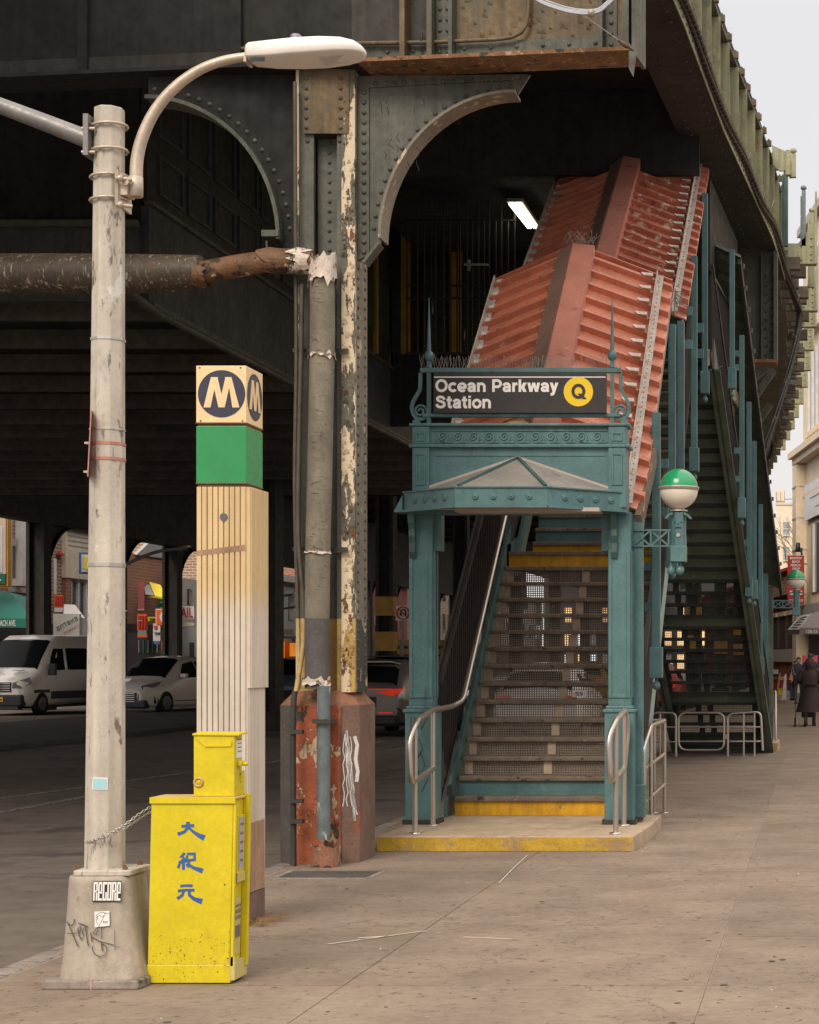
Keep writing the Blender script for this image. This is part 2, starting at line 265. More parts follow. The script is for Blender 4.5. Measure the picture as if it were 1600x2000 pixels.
# ---------------------------------------------------------------- mesh helpers
WL = {}
V = Vector
def px(x, d): return (x-PX)*d/F
def pz(y, d): return EYE+(PY-y)*d/F
def P(x, y, d): return V((px(x, d), d, pz(y, d)))
def G(x, y, h=0.):
    d = (EYE-h)*F/(y-PY); return V((px(x, d), d, h))
class MB:
    def __init__(s): s.v = []; s.f = []; s.s = []
    def add(s, vs, fs, sm=False):
        b = len(s.v); s.v += [tuple(q) for q in vs]; s.f += [tuple(b+i for i in f) for f in fs]; s.s += [sm]*len(fs); return s
    def box(s, x0, x1, y0, y1, z0, z1):
        return s.add([(x0, y0, z0), (x1, y0, z0), (x1, y1, z0), (x0, y1, z0), (x0, y0, z1), (x1, y0, z1), (x1, y1, z1), (x0, y1, z1)],
                     [(0, 3, 2, 1), (4, 5, 6, 7), (0, 1, 5, 4), (1, 2, 6, 5), (2, 3, 7, 6), (3, 0, 4, 7)])
    def obox(s, c, ux, uy, uz):
        c, ux, uy, uz = V(c), V(ux), V(uy), V(uz); vs = []
        for k in (-1, 1):
            for i, j in ((-1, -1), (1, -1), (1, 1), (-1, 1)): vs.append(c+ux*i+uy*j+uz*k)
        return s.add(vs, [(0, 3, 2, 1), (4, 5, 6, 7), (0, 1, 5, 4), (1, 2, 6, 5), (2, 3, 7, 6), (3, 0, 4, 7)])
    def bar(s, p0, p1, w, h, up=(0, 0, 1)):
        p0, p1 = V(p0), V(p1); d = p1-p0; u = d.normalized(); r = u.cross(V(up))
        if r.length < 1e-4: r = u.cross(V((0, 1, 0)))
        r.normalize(); t = r.cross(u)
        return s.obox((p0+p1)/2, d/2, r*w/2, t*h/2)
    def tube(s, pts, r, n=10, caps=True, closed=False):
        pts = [V(p) for p in pts]; N = len(pts); rs = r if isinstance(r, (list, tuple)) else [r]*N
        vs = []; ref = None
        for i, p in enumerate(pts):
            a = pts[(i-1) % N] if (closed or i > 0) else p; b = pts[(i+1) % N] if (closed or i < N-1) else p
            t = (b-a).normalized()
            if ref is None:
                ref = t.cross(V((0, 0, 1)))
                if ref.length < .1: ref = t.cross(V((0, 1, 0)))
            ref = (ref-t*ref.dot(t)).normalized(); bi = t.cross(ref)
            for k in range(n):
                an = 2*PI*k/n; vs.append(p+(ref*math.cos(an)+bi*math.sin(an))*rs[i])
        fs = []
        for i in range(N if closed else N-1):
            j = (i+1) % N
            for k in range(n): fs.append((i*n+k, i*n+(k+1) % n, j*n+(k+1) % n, j*n+k))
        s.add(vs, fs, True)
        if caps and not closed:
            s.add(vs[:n], [tuple(range(n))[::-1]]); s.add(vs[-n:], [tuple(range(n))])
        return s
    def cyl(s, p0, p1, r0, r1=None, n=16, smooth=True):
        s.tube([p0, p1], [r0, r0 if r1 is None else r1], n)
        if not smooth:
            for i in range(len(s.s)-n-2, len(s.s)): s.s[i] = False
        return s
    def prism(s, pts, ext, smooth=False):
        pts = [V(p) for p in pts]; e = V(ext); n = len(pts)
        s.add(pts+[p+e for p in pts], [tuple(range(n))[::-1], tuple(range(n, 2*n))])
        b = len(s.v)-2*n
        for i in range(n):
            j = (i+1) % n; s.f.append((b+i, b+j, b+n+j, b+n+i)); s.s.append(smooth)
        return s
    def lathe(s, prof, c, n=20, axis='z', smooth=True):
        c = V(c); vs = []
        for r, z in prof:
            for k in range(n):
                a = 2*PI*k/n
                q = (r*math.cos(a), r*math.sin(a), z) if axis == 'z' else ((r*math.cos(a), z, r*math.sin(a)) if axis == 'y' else (z, r*math.cos(a), r*math.sin(a)))
                vs.append(c+V(q))
        fs = [(i*n+k, i*n+(k+1) % n, (i+1)*n+(k+1) % n, (i+1)*n+k) for i in range(len(prof)-1) for k in range(n)]
        s.add(vs, fs, smooth)
        if prof[0][0] > 1e-4: s.add(vs[:n], [tuple(range(n))[::-1]])
        if prof[-1][0] > 1e-4: s.add(vs[-n:], [tuple(range(n))])
        return s
    def rivet(s, p, nrm=(0, -1, 0), r=.02):
        p = V(p); nn = V(nrm).normalized(); a = nn.orthogonal().normalized(); b = nn.cross(a); vs = []
        for rr, h in ((r, 0), (r*.75, r*.5)):
            for k in range(6): vs.append(p+(a*math.cos(k*PI/3)+b*math.sin(k*PI/3))*rr+nn*h)
        vs.append(p+nn*r*.75)
        fs = [(k, (k+1) % 6, 6+(k+1) % 6, 6+k) for k in range(6)]+[(6+k, 6+(k+1) % 6, 12) for k in range(6)]
        return s.add(vs, fs, True)
    def grid(s, fn, nu, nv, smooth=True):
        vs = [fn(i/nu, j/nv) for j in range(nv+1) for i in range(nu+1)]
        fs = [(j*(nu+1)+i, j*(nu+1)+i+1, (j+1)*(nu+1)+i+1, (j+1)*(nu+1)+i) for j in range(nv) for i in range(nu)]
        return s.add(vs, fs, smooth)
    def build(s, name, m, parent=None, kind=None, label=None, bev=0, loc=None):
        if not s.v: return None
        L0 = V(WL.get(parent.name, (0, 0, 0))) if parent else V(loc or (0, 0, 0))
        me = bpy.data.meshes.new(name); me.from_pydata([tuple(V(q)-L0) for q in s.v], [], s.f); me.validate()
        me.materials.append(M[m] if isinstance(m, str) else m)
        if len(me.polygons) == len(s.s): me.polygons.foreach_set('use_smooth', s.s)
        me.update()
        o = bpy.data.objects.new(name, me); COL.objects.link(o)
        if parent: o.parent = parent
        else: o.location = L0
        WL[o.name] = tuple(L0)
        if kind: o['kind'] = kind
        if label: o['label'] = label
        if bev:
            b = o.modifiers.new('bevel', 'BEVEL'); b.width = bev; b.segments = 2; b.limit_method = 'ANGLE'; b.angle_limit = math.radians(40)
        return o
def recalc(o):
    import bmesh
    b = bmesh.new(); b.from_mesh(o.data); bmesh.ops.recalc_face_normals(b, faces=b.faces); b.to_mesh(o.data); b.free(); return o
def tag(o, label, cat, group=None):
    o['label'] = label; o['category'] = cat
    if group: o['group'] = group
    return o
def thing(name, label, cat, loc=(0, 0, 0), group=None, rz=None):
    o = bpy.data.objects.new(name, None); COL.objects.link(o); o.location = loc; o.rotation_euler = (0, 0, rz or 0)
    o.empty_display_size = .1
    WL[o.name] = tuple(loc) if rz is None else (0, 0, 0)
    return tag(o, label, cat, group)
def sub(o): return o
def copy_tree(src, loc=None, rz=None, parent=None, **kw):
    c = src.copy(); COL.objects.link(c)
    if loc is not None: c.location = loc
    if rz is not None: c.rotation_euler = (0, 0, rz)
    if parent: c.parent = parent
    WL[c.name] = tuple(c.location)
    for k, v in kw.items(): c[k] = v
    for ch in list(src.children): copy_tree(ch, parent=c)
    return c
def box(name, m, x0, x1, y0, y1, z0, z1, parent=None, **kw): return MB().box(min(x0, x1), max(x0, x1), y0, y1, min(z0, z1), max(z0, z1)).build(name, m, parent, **kw)
def arc(cx, cy, rx, ry, a0, a1, n=14): return [(cx+rx*math.cos(math.radians(a0+(a1-a0)*i/n)), cy+ry*math.sin(math.radians(a0+(a1-a0)*i/n))) for i in range(n+1)]
# flat lettering: strokes in a (u,v) plane mapped to 3-D
_lift = [0]
def ribbon(mb, pts, w, mp, t=.003):
    """pts: 2-D centre line; mp(u,v,h) -> 3-D; builds a raised ribbon"""
    n = len(pts); L_, R_ = [], []
    for i in range(n):
        a = pts[max(i-1, 0)]; b = pts[min(i+1, n-1)]; dx, dy = b[0]-a[0], b[1]-a[1]; l = math.hypot(dx, dy) or 1
        k = 1.
        if 0 < i < n-1:
            d1 = V((pts[i][0]-a[0], pts[i][1]-a[1])); d2 = V((b[0]-pts[i][0], b[1]-pts[i][1]))
            if d1.length and d2.length: k = 1/max(.6, math.cos(d1.angle(d2)/2))
        ww = (w[i] if isinstance(w, (list, tuple)) else w)*k/2
        L_.append((pts[i][0]-dy/l*ww, pts[i][1]+dx/l*ww)); R_.append((pts[i][0]+dy/l*ww, pts[i][1]-dx/l*ww))
    _lift[0] = (_lift[0]+1) % 9; h = t+_lift[0]*.00012
    poly(mb, None, mp, h, (L_, R_))
def poly(mb, pts, mp, h, strip=None):
    if strip:
        L_, R_ = strip; n = len(L_)
        vs = [mp(*q, h) for q in L_]+[mp(*q, h) for q in R_]+[mp(*q, 0) for q in L_]+[mp(*q, 0) for q in R_]
        fs = []
        for i in range(n-1):
            fs += [(i, n+i, n+i+1, i+1), (2*n+i, i, i+1, 2*n+i+1), (n+i, 3*n+i, 3*n+i+1, n+i+1)]
        fs += [(0, 2*n, 3*n, n), (n-1, 2*n-1, 4*n-1, 3*n-1)]
        mb.add(vs, fs)
    else:
        n = len(pts); vs = [mp(*q, h) for q in pts]+[mp(*q, 0) for q in pts]
        mb.add(vs, [tuple(range(n))]+[(i, (i+1) % n, n+(i+1) % n, n+i) for i in range(n)])
def hs(x0, y0, x1, y1, w): return [(x0-w/2, y0), (x0+w/2, y0), (x1+w/2, y1), (x1-w/2, y1)]
def glyph(ch):
    X = .74; r, p = [], []     # ribbons (pts), polygons
    if ch == 'O': r = [arc(.43, .5, .335, .415, 0, 360, 30)]; a = .88
    elif ch == 'Q': r = [arc(.43, .5, .335, .415, 0, 360, 30)]; p = [hs(.82, -.03, .5, .34, .25)]; a = .88
    elif ch == 'o': r = [arc(.34, .37, .245, .29, 0, 360, 24)]; a = .68
    elif ch == 'c': r = [arc(.34, .37, .245, .29, 42, 318, 20)]; a = .63
    elif ch == 'e': r = [[(.10, .35), (.62, .35)], arc(.34, .37, .245, .29, -5, 318, 22)]; a = .67
    elif ch == 'a': r = [[(.10, .50)]+arc(.31, .47, .2, .19, 155, 0, 10)+[(.51, .14), (.54, 0)], [(.52, .40), (.34, .39), (.2, .35), (.135, .26), (.135, .18), (.19, .105), (.29, .085), (.4, .12), (.5, .22)]]; a = .65
    elif ch == 'n': r = [[(.14, 0), (.14, X)], [(.14, .38)]+arc(.345, .42, .205, .235, 165, 0, 10)+[(.55, 0)]]; a = .69
    elif ch == 'P': r = [[(.15, 0), (.15, 1)], [(.15, .905), (.42, .905)]+arc(.42, .655, .22, .25, 88, -88, 12)+[(.42, .405), (.15, .405)]]; a = .74
    elif ch == 'r': r = [[(.14, 0), (.14, X)], [(.14, .40), (.17, .54), (.25, .625), (.41, .645)]]; a = .44
    elif ch == 'k': r = [[(.14, 0), (.14, 1)]]; p = [hs(.26, .26, .5, X, .25)[:2]+hs(.2, .2, .5, X, .24)[2:], hs(.49, 0, .29, .45, .24)]; a = .64
    elif ch == 'w': p = [hs(.25, 0, .11, X, .19), hs(.27, 0, .44, X, .18), hs(.63, 0, .46, X, .18), hs(.65, 0, .79, X, .19)]; a = .9
    elif ch == 'y': p = [hs(.31, .0, .11, X, .2), hs(.25, -.1, .5, X, .2)]; r = [[(.29, -.04), (.235, -.15), (.17, -.19), (.06, -.185)]]; a = .62
    elif ch == 'S': r = [[(.62, .68), (.585, .80), (.50, .88), (.36, .905), (.22, .88), (.15, .80), (.155, .69), (.24, .60), (.40, .545), (.56, .48), (.625, .38), (.62, .23), (.54, .13), (.38, .095), (.22, .12), (.13, .21), (.11, .33)]]; a = .76
    elif ch == 't': r = [[(.2, .94), (.2, .2), (.235, .115), (.39, .09)], [(.02, .66), (.39, .66)]]; a = .42
    elif ch == 'i': r = [[(.14, 0), (.14, X)], [(.14, .84), (.14, 1.0)]]; a = .30
    elif ch == 'M': p = []; a = 1
    else: a = .34
    return r, p, a
def helv(mb, text, u0, v0, h, mp, width=None, t=.004):
    adv = sum(glyph(c)[2] for c in text); kx = (width/(adv*h)) if width else 1
    u = u0
    for c in text:
        r, p, a = glyph(c)
        for q in r: ribbon(mb, [(u+x*h*kx, v0+y*h) for x, y in q], .195*h*(kx+1)/2, mp, t)
        for q in p:
            _lift[0] = (_lift[0]+1) % 9; poly(mb, [(u+x*h*kx, v0+y*h) for x, y in q], mp, t+_lift[0]*.00012)
        u += a*h*kx
def text(body, name, m, parent, origin, ux, uy, height, width=None, off=0., ext=.004, stuff=False):
    """built-in font lettering converted to mesh, laid in the plane origin + u*ux + v*uy"""
    cu = bpy.data.curves.new('tmp', 'FONT'); cu.body = body; cu.extrude = 0; cu.offset = off; cu.resolution_u = 3
    o = bpy.data.objects.new('tmp', cu); me = bpy.data.meshes.new_from_object(o)
    xs = [q.co.x for q in me.vertices]; ys = [q.co.y for q in me.vertices]
    if not xs: return
    x0, x1, y0, y1 = min(xs), max(xs), min(ys), max(ys); k = height/(y1-y0); kx = width/(x1-x0) if width else k
    ux, uy = V(ux).normalized(), V(uy).normalized(); nn = ux.cross(uy)
    mb = MB(); mb.add([V(origin)+ux*(q.co.x-x0)*kx+uy*(q.co.y-y0)*k+nn*ext for q in me.vertices], [tuple(pp.vertices) for pp in me.polygons])
    bpy.data.objects.remove(o); bpy.data.curves.remove(cu); bpy.data.meshes.remove(me)
    return mb.build(name, m, parent)
mpXZ = lambda x0, y0, z0: (lambda u, v, h: V((x0+u, y0-h, z0+v)))       # plane facing -Y
# ================================================================ SETTING: ground
box('ground', 'asphalt', -400, 400, -60, 900, -.6, -.14, kind='structure')
box('road', 'asphalt', -33, -4.27, -20, 220, -.135, -.12, kind='structure')
sw = box('sidewalk', 'joint', -4.12, 5, -3, 110, -.3, -.0045, kind='structure')
XS = [-4.1, -2.34, -.55, 1.22, 3.0, 4.9]; YS = [-2.3, -.7, .9, 2.5, 4.1, 5.7, 7.25, 8.82]
y = 8.82
while y < 100: y += 1.58 if y < 40 else 6.3; YS.append(y)
rj = random.Random(3)
for j in range(len(YS)-1):
    for i in range(5):
        g = .003; dz = rj.uniform(-.002, .001)
        MB().box(XS[i]+g, XS[i+1]-g, YS[j]+g, YS[j+1]-g, -.1, dz).build('paving_slab', 'concrete', sw)
cb = box('curb', 'joint', -4.265, -4.12, -3, 110, -.3, -.02, kind='structure')
yy = -3.
while yy < 80:
    L_ = rj.uniform(1.8, 2.6); MB().box(-4.27, -4.125, yy+.008, yy+L_-.008, -.2, rj.uniform(-.004, .002)).build('curb_stone', 'curb', cb, bev=.012); yy += L_
fs_ = box('far_sidewalk', 'concrete', -40, -33, -10, 220, -.2, .0, kind='structure')
md = box('median_strip', 'asphalt_shade', -21.5, -15.6, 26, 120, -.118, -.03, kind='structure')  # darker asphalt puts the shadow into the strip's colour
mb = MB()
for x0, y0, x1, y1, w in ((0, 1560, 385, 1506, .1), (0, 1430, 175, 1418, .09), (730, 1470, 800, 1459, .08)):
    a, b = G(x0, y0, -.115), G(x1, y1, -.115); mb.bar(a, b, w, .004)
for k in range(16): mb.box(-9.3, -9.2, 20+k*7, 24+k*7, -.119, -.113)
mb.build('lane_marking', 'line', None, kind='structure')
# utility cover in the pavement in front of the column
uc = thing('utility_cover', 'dark cast iron utility cover set in the pavement in front of the riveted column', 'utility cover', (px(630, 13.4), 13.35, 0))
x0, x1 = px(545, 13.35), px(740, 13.35)
MB().box(x0, x1, 13.12, 13.6, -.05, .004).build('frame', 'curb', uc)
MB().box(x0+.05, x1-.05, 13.17, 13.55, 0, .009).build('lid', 'ped_dark', uc)
# ================================================================ ELEVATED RAILWAY
EDGE = [(4., -2.9), (14., -1.99), (19.3, -1.56), (23.9, -1.30), (30.8, -.74), (36., -.56), (45, -.75), (55, -1.2), (70, -2.3), (95, -4.6), (130, -8.5), (215, -19.)]
def edge(d):
    for (a, xa), (b, xb) in zip(EDGE, EDGE[1:]):
        if d <= b: return xa+(xb-xa)*(d-a)/(b-a)
    return EDGE[-1][1]
ZG0, ZG1 = 8.70, 10.1       # outer girder, absolute heights
er = thing('elevated_railway', 'soot-black elevated railway structure of riveted girders spanning over the whole street', 'elevated railway', (-8, 14, 0))
XL = -27.6
# deck over the street
def strip(y0, y1, xl0, xr, z0, z1):
    mb = MB(); ds = [y0]
    while ds[-1] < y1: ds.append(min(y1, ds[-1]+3))
    for a, b in zip(ds, ds[1:]):
        xa, xb = (edge(a)+xr, edge(b)+xr) if isinstance(xr, float) else (xr[0], xr[0])
        mb.prism([(xl0, a, z0), (xa, a, z0), (xb, b, z0), (xl0, b, z0)], (0, 0, z1-z0))
    return mb
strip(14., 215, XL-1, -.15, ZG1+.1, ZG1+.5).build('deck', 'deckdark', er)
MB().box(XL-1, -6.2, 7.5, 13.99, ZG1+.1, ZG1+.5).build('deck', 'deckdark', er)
# cross beams under the deck
for k in range(56):
    d = 15.2+k*2.0
    if 21.5 < d < 47: xl = -7.6
    else: xl = XL
    MB().box(xl, edge(d)-.75, d-.06, d+.06, ZG1-.25, ZG1+.1).box(xl, edge(d)-.75, d-.14, d+.14, ZG1-.28, ZG1-.25).build('floor_beam', 'joist' if k % 3 else 'deckdark', er)
# outer plate girder, in segments that follow the curve
seg = [14.05+i*2.0 for i in range(0, 10)]+[33.5]
for a, b in zip(seg, seg[1:]):
    xa, xb = edge(a), edge(b); u = V((xb-xa, b-a, 0)).normalized(); r = V((u.y, -u.x, 0))
    A, B = V((xa, a, 0)), V((xb, b, 0))
    web = MB().prism([A+V((0, 0, ZG0+.05)), B+V((0, 0, ZG0+.05)), B+V((0, 0, ZG1-.03)), A+V((0, 0, ZG1-.03))], -r*.03)
    # web sits .22 in from the flange tips
    web.v = [tuple(V(q)-r*.22) for q in web.v]
    g = web.build('girder_web', 'steel_olive', er)
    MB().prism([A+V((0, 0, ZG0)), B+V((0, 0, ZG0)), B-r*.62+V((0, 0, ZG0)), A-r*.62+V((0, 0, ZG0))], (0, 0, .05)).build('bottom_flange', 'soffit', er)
    MB().prism([A+V((0, 0, ZG1-.03)), B+V((0, 0, ZG1-.03)), B-r*.5+V((0, 0, ZG1-.03)), A-r*.5+V((0, 0, ZG1-.03))], (0, 0, .04)).build('top_flange', 'steel', er)
    lip = MB().prism([A+r*.004+V((0, 0, ZG0-.004)), B+r*.004+V((0, 0, ZG0-.004)), B+r*.004+V((0, 0, ZG0+.15)), A+r*.004+V((0, 0, ZG0+.15))], r*.012)
    lip.build('flange_lip', 'steel_olive', er)
    for q in range(2):
        c = A.lerp(B, .25+q*.5)
        MB().obox(c-r*.10+V((0, 0, (ZG0+ZG1)/2)), r*.12, u*.012, V((0, 0, (ZG1-ZG0)/2-.04))).obox(c-r*.02+u*.05+V((0, 0, (ZG0+ZG1)/2)), r*.012, u*.06, V((0, 0, (ZG1-ZG0)/2-.05))).build('stiffener', 'steel_olive', er)
rv = MB()
for k in range(150):
    d = 14.3+k*.13
    if k % 2: rv.rivet((edge(d)+.018, d, ZG0+.05), (1, 0, 0), .02)
for k in range(60):
    d = 14.3+k*.33; rv.rivet((edge(d)-.12, d, ZG0-.001), (0, 0, -1), .022); rv.rivet((edge(d)-.45, d, ZG0-.001), (0, 0, -1), .022)
rv.build('rivet', 'steel', er, kind='stuff')
ck = MB()
for k in range(26):
    d = 14.5+k*.72; ck.box(edge(d)-.03, edge(d)+.05, d-.04, d+.04, ZG1, ZG1+.09).box(edge(d)-.01, edge(d)+.02, d-.01, d+.12, ZG1+.09, ZG1+.12)
ck.build('edge_clip', 'steel_brown', er, kind='stuff')
# ceiling well behind the arch: timber soffit between cap and mezzanine roof
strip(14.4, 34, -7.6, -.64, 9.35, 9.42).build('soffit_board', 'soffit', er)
# --- cap girder of the near bent, slightly skewed
u = V((1, -.125, 0)).normalized(); n_ = V((u.y, -u.x, 0)); n_ = V((-.125, -1, 0)).normalized()   # towards the camera
E1 = V((px(1243, 13.9), 13.9, 0))
ZC = EYE+4.68
cap = thing('cap_girder', 'riveted green and ochre cross girder resting on the column beside the street lamp', 'girder', (E1.x, E1.y, ZC))
Lc = 26.
def cpt(s, h, z): return E1-u*s+n_*h+V((0, 0, ZC+z))
def cbox(s0, s1, h0, h1, z0, z1, name, m, par=cap, **k):
    mb = MB(); vs = [cpt(s, h, z) for z in (z0, z1) for s, h in ((s1, h1), (s0, h1), (s0, h0), (s1, h0))]
    mb.add(vs, [(0, 3, 2, 1), (4, 5, 6, 7), (0, 1, 5, 4), (1, 2, 6, 5), (2, 3, 7, 6), (3, 0, 4, 7)]); return mb.build(name, m, par, **k)
cbox(0.02, 1.62, -.03, 0, .03, 2.3, 'web', 'steel_brown')
cbox(1.62, 2.3, -.03, 0, .03, 2.3, 'web', 'steel_dark')
cbox(2.3, Lc, -.03, 0, .03, 2.3, 'web', 'sootshade')  # web darkens leftwards, the deck's shade put into its colour
cbox(0, 2.2, -.22, .17, 0, .03, 'bottom_flange', 'steel_rust'); cbox(2.2, Lc, -.22, .17, 0, .03, 'bottom_flange', 'sootshade')
for k in range(10): cbox(3.2+k*1.3, 3.28+k*1.3, .001, .05, .03, 2.3, 'stiffener', 'sootshade')
cbox(2.4, Lc, .001, .02, .03, .18, 'flange_angle', 'steel_dark')
cbox(.02, 2.2, .001, .014, .03, .17, 'flange_angle', 'steel')
for s0, s1, m in ((.03, .08, 'steel'), (.15, .24, 'steel'), (1.48, 1.60, 'steel'), (1.60, 1.64, 'steel_brown'), (1.82, 1.86, 'steel_brown')):
    cbox(s0, s1, .001, .016 if s1-s0 > .05 else .13, .03, 2.3, 'stiffener', m)
cbox(.24, .27, .001, .12, .03, 2.3, 'stiffener', 'steel'); cbox(1.44, 1.47, .001, .12, .03, 2.3, 'stiffener', 'steel')
cbox(-.03, .0, -.2, .16, -.03, 2.3, 'end_plate', 'steel')
MB().prism([cpt(.02, .165, .06), cpt(.02, .165, -.14), cpt(-.012, .165, -.20), cpt(-.035, .165, -.03)], n_*-.02).build('torn_plate_corner', 'steel', cap)
mb = MB()
for k in range(24):
    mb.rivet(cpt(.32+k*.105, .015, .065 if k % 2 else .12), n_, .02)
for k in range(10):
    for s in (.06, .195, 1.51, 1.57): mb.rivet(cpt(s, .018, .1+k*.085), n_, .019)
mb.build('rivet', 'steel', cap, kind='stuff')
mb = MB()                    # blistered paint flakes on the web
rr = random.Random(5)
for k in range(70):
    s, z = rr.uniform(.35, 1.4), rr.uniform(.15, .7); w = rr.uniform(.006, .03)
    mb.add([cpt(s-w, .003, z-w*rr.uniform(.3, 1)), cpt(s+w, .002, z-w*.5), cpt(s+w*.7, .012, z+w), cpt(s-w*.6, .008, z+w*.8)], [(0, 1, 2, 3)])
mb.build('paint_flake', 'steel_brown', cap, kind='stuff')
# conduit bent over the girder web, pipes left of it
cd = thing('girder_conduit', 'thin brown conduit curving up the ochre stained girder face', 'conduit', cpt(1.0, .05, .3))
pts = [cpt(s, .06, z) for s, z in ((1.62, .165), (1.3, .165), (1.1, .165), (.98, .175), (.90, .21), (.86, .27), (.845, .36), (.84, .6), (.84, 1.6))]
MB().tube(pts, .016, 8).build('pipe', 'steel_brown', cd)
MB().tube([cpt(3.2, .03, .19), cpt(2.2, .05, .185), cpt(1.62, .06, .165)], .018, 8).build('pipe', 'steel_brown', cd)
MB().box(0, 0, 0, 0, 0, 0)
mb = MB(); mb.tube([cpt(1.72, .04, .10), cpt(1.70, .075, .19), cpt(1.71, .03, .25)], .008, 6).build('clip', 'steel_dark', cd)
# hanging bundle of grey cables and its guy wire
cbn = thing('cable_loop', 'loop of bundled grey cables tied up in front of the girder end', 'cable', cpt(.55, .3, .7))
Lp = [P(x, y, 13.5) for x, y in ((1010, -60), (1040, -8), (1085, 14), (1130, 24), (1165, 22), (1185, 8), (1200, -10), (1215, -60))]
def smooth(pts, n=5):
    o = []; pts = [V(p) for p in pts]
    for i in range(len(pts)-1):
        p0, p1, p2, p3 = pts[max(i-1, 0)], pts[i], pts[i+1], pts[min(i+2, len(pts)-1)]
        for k in range(n):
            t = k/n; o.append(.5*((2*p1)+(p2-p0)*t+(2*p0-5*p1+4*p2-p3)*t*t+(3*p1-p0-3*p2+p3)*t**3))
    return o+[pts[-1]]
for k, (dx, dz) in enumerate(((0, 0), (.006, -.016), (-.006, .016), (.012, .030))):
    MB().tube([p+V((dx, dz, dz)) for p in smooth(Lp)], .009, 7).build('cable', 'cable_grey', cbn)
a_, b_ = P(1143, 32, 13.45), P(1208, 78, 13.6)
MB().tube([a_, b_], .004, 5).build('guy_wire', 'wire_pale', cbn)
MB().tube(smooth([b_, P(1222, 88, 13.62), P(1238, 98, 13.66)]), [.012]*3+[.02]*4+[.01]*(11-7), 7).build('shackle', 'steel_brown', cbn)
MB().lathe([(.0, -.02), (.03, -.02), (.03, .02), (0, .02)], P(1155, 25, 13.48), 10, 'x').build('tie', 'wire_pale', cbn)
# --- near column with its pedestal
DC = 14.2
cx0, cx1 = px(578, DC), px(690, DC)
colm = thing('steel_column', 'big riveted steel column with peeling paint on an orange red pedestal', 'column', (px(634, DC), DC+.2, 0))
xr_ = px(658, DC); xm = px(612, DC); zt = ZC+.0; zp = pz(262, DC)
zb = pz(1352, DC)
# right flange plate (peeling) and left flange angle, recessed channel between
MB().box(px(578, DC), px(584, DC), DC-.0, DC+.3, zb, zt).build('edge_plate', 'colpeel', colm)
MB().box(px(584, DC), xm, DC+.012, DC+.06, zb, zt).build('flange_angle', 'col', colm)
MB().box(xm, xr_, DC+.13, DC+.16, zb, zt).build('web', 'col', colm)
MB().box(xr_, px(668, DC), DC+.005, DC+.14, zb, zt).build('flange_angle', 'col', colm)
MB().box(px(668, DC), px(694, DC), DC-.012, DC+.03, zb, zt).build('cover_plate', 'colpeel', colm)
MB().box(px(676, DC), px(694, DC)-.003, DC+.03, DC+.39, zb, zt).build('side_plate', 'colside', colm)
MB().box(px(594, DC), px(683, DC), DC-.022, DC-.006, zp, zt).build('splice_plate', 'steel_brown', colm)
MB().box(xm, xr_, DC+.0, DC+.13, zp+.0, zp+.02).build('diaphragm', 'steel_dark', colm)
mb = MB(); k = 0; z = zb+.1
while z < zt-.05:
    xs_ = px(694, DC)-.002
    mb.rivet((xs_, DC+.09, z), (1, 0, 0), .017); mb.rivet((xs_, DC+.31, z+.035), (1, 0, 0), .017)
    if z > pz(500, DC): mb.rivet(((xm+xr_)/2-.0, DC+.129, z), (0, -1, 0), .018)
    if z > zp: mb.rivet((px(600, DC), DC-.024, z), (0, -1, 0), .018); mb.rivet((px(667, DC), DC-.024, z), (0, -1, 0), .018)
    z += .078
mb.rivet((px(600, DC), DC+.011, zp-.05)); mb.rivet((px(663, DC), DC+.004, zp-.05))
mb.build('rivet', 'steel', colm, kind='stuff')
mb = MB()                   # curled paint along the peeling edge
for k in range(150):
    z = rr.uniform(zb, zt); x = px(rr.uniform(670, 693), DC); w = rr.uniform(.006, .022)
    mb.add([V((x-w, DC-.013, z-w)), V((x+w, DC-.016, z-w*.6)), V((x+w*.8, DC-.03, z+w)), V((x-w*.5, DC-.018, z+w*1.3))], [(0, 1, 2, 3)])
mb.build('paint_flake', 'colpeel', colm, kind='stuff')
pd = []
X0, X1 = px(548, DC), px(703, DC); ch = .115; Y0, Y1 = DC-.12, DC+.60
def octo(i=0., c=ch): return [(X0+c+i, Y0+i), (X1-c-i, Y0+i), (X1-i, Y0+c+i), (X1-i, Y1-c-i), (X1-c-i, Y1-i), (X0+c+i, Y1-i), (X0+i, Y1-c-i), (X0+i, Y0+c+i)]
DZ = pz(1378, DC-.12); q = octo()
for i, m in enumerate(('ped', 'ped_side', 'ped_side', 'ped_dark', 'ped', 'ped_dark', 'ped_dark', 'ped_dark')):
    a, b = q[i], q[(i+1) % 8]
    aa = V((a[0], a[1], 0)); bb = V((b[0], b[1], 0)); nn = (bb-aa).cross(V((0, 0, 1))).normalized()
    if nn.dot(V(((X0+X1)/2, (Y0+Y1)/2, 0))-aa) > 0: nn = -nn
    MB().prism([aa, bb, bb+V((0, 0, DZ)), aa+V((0, 0, DZ))], -nn*.02).build('pedestal_face', m, colm)
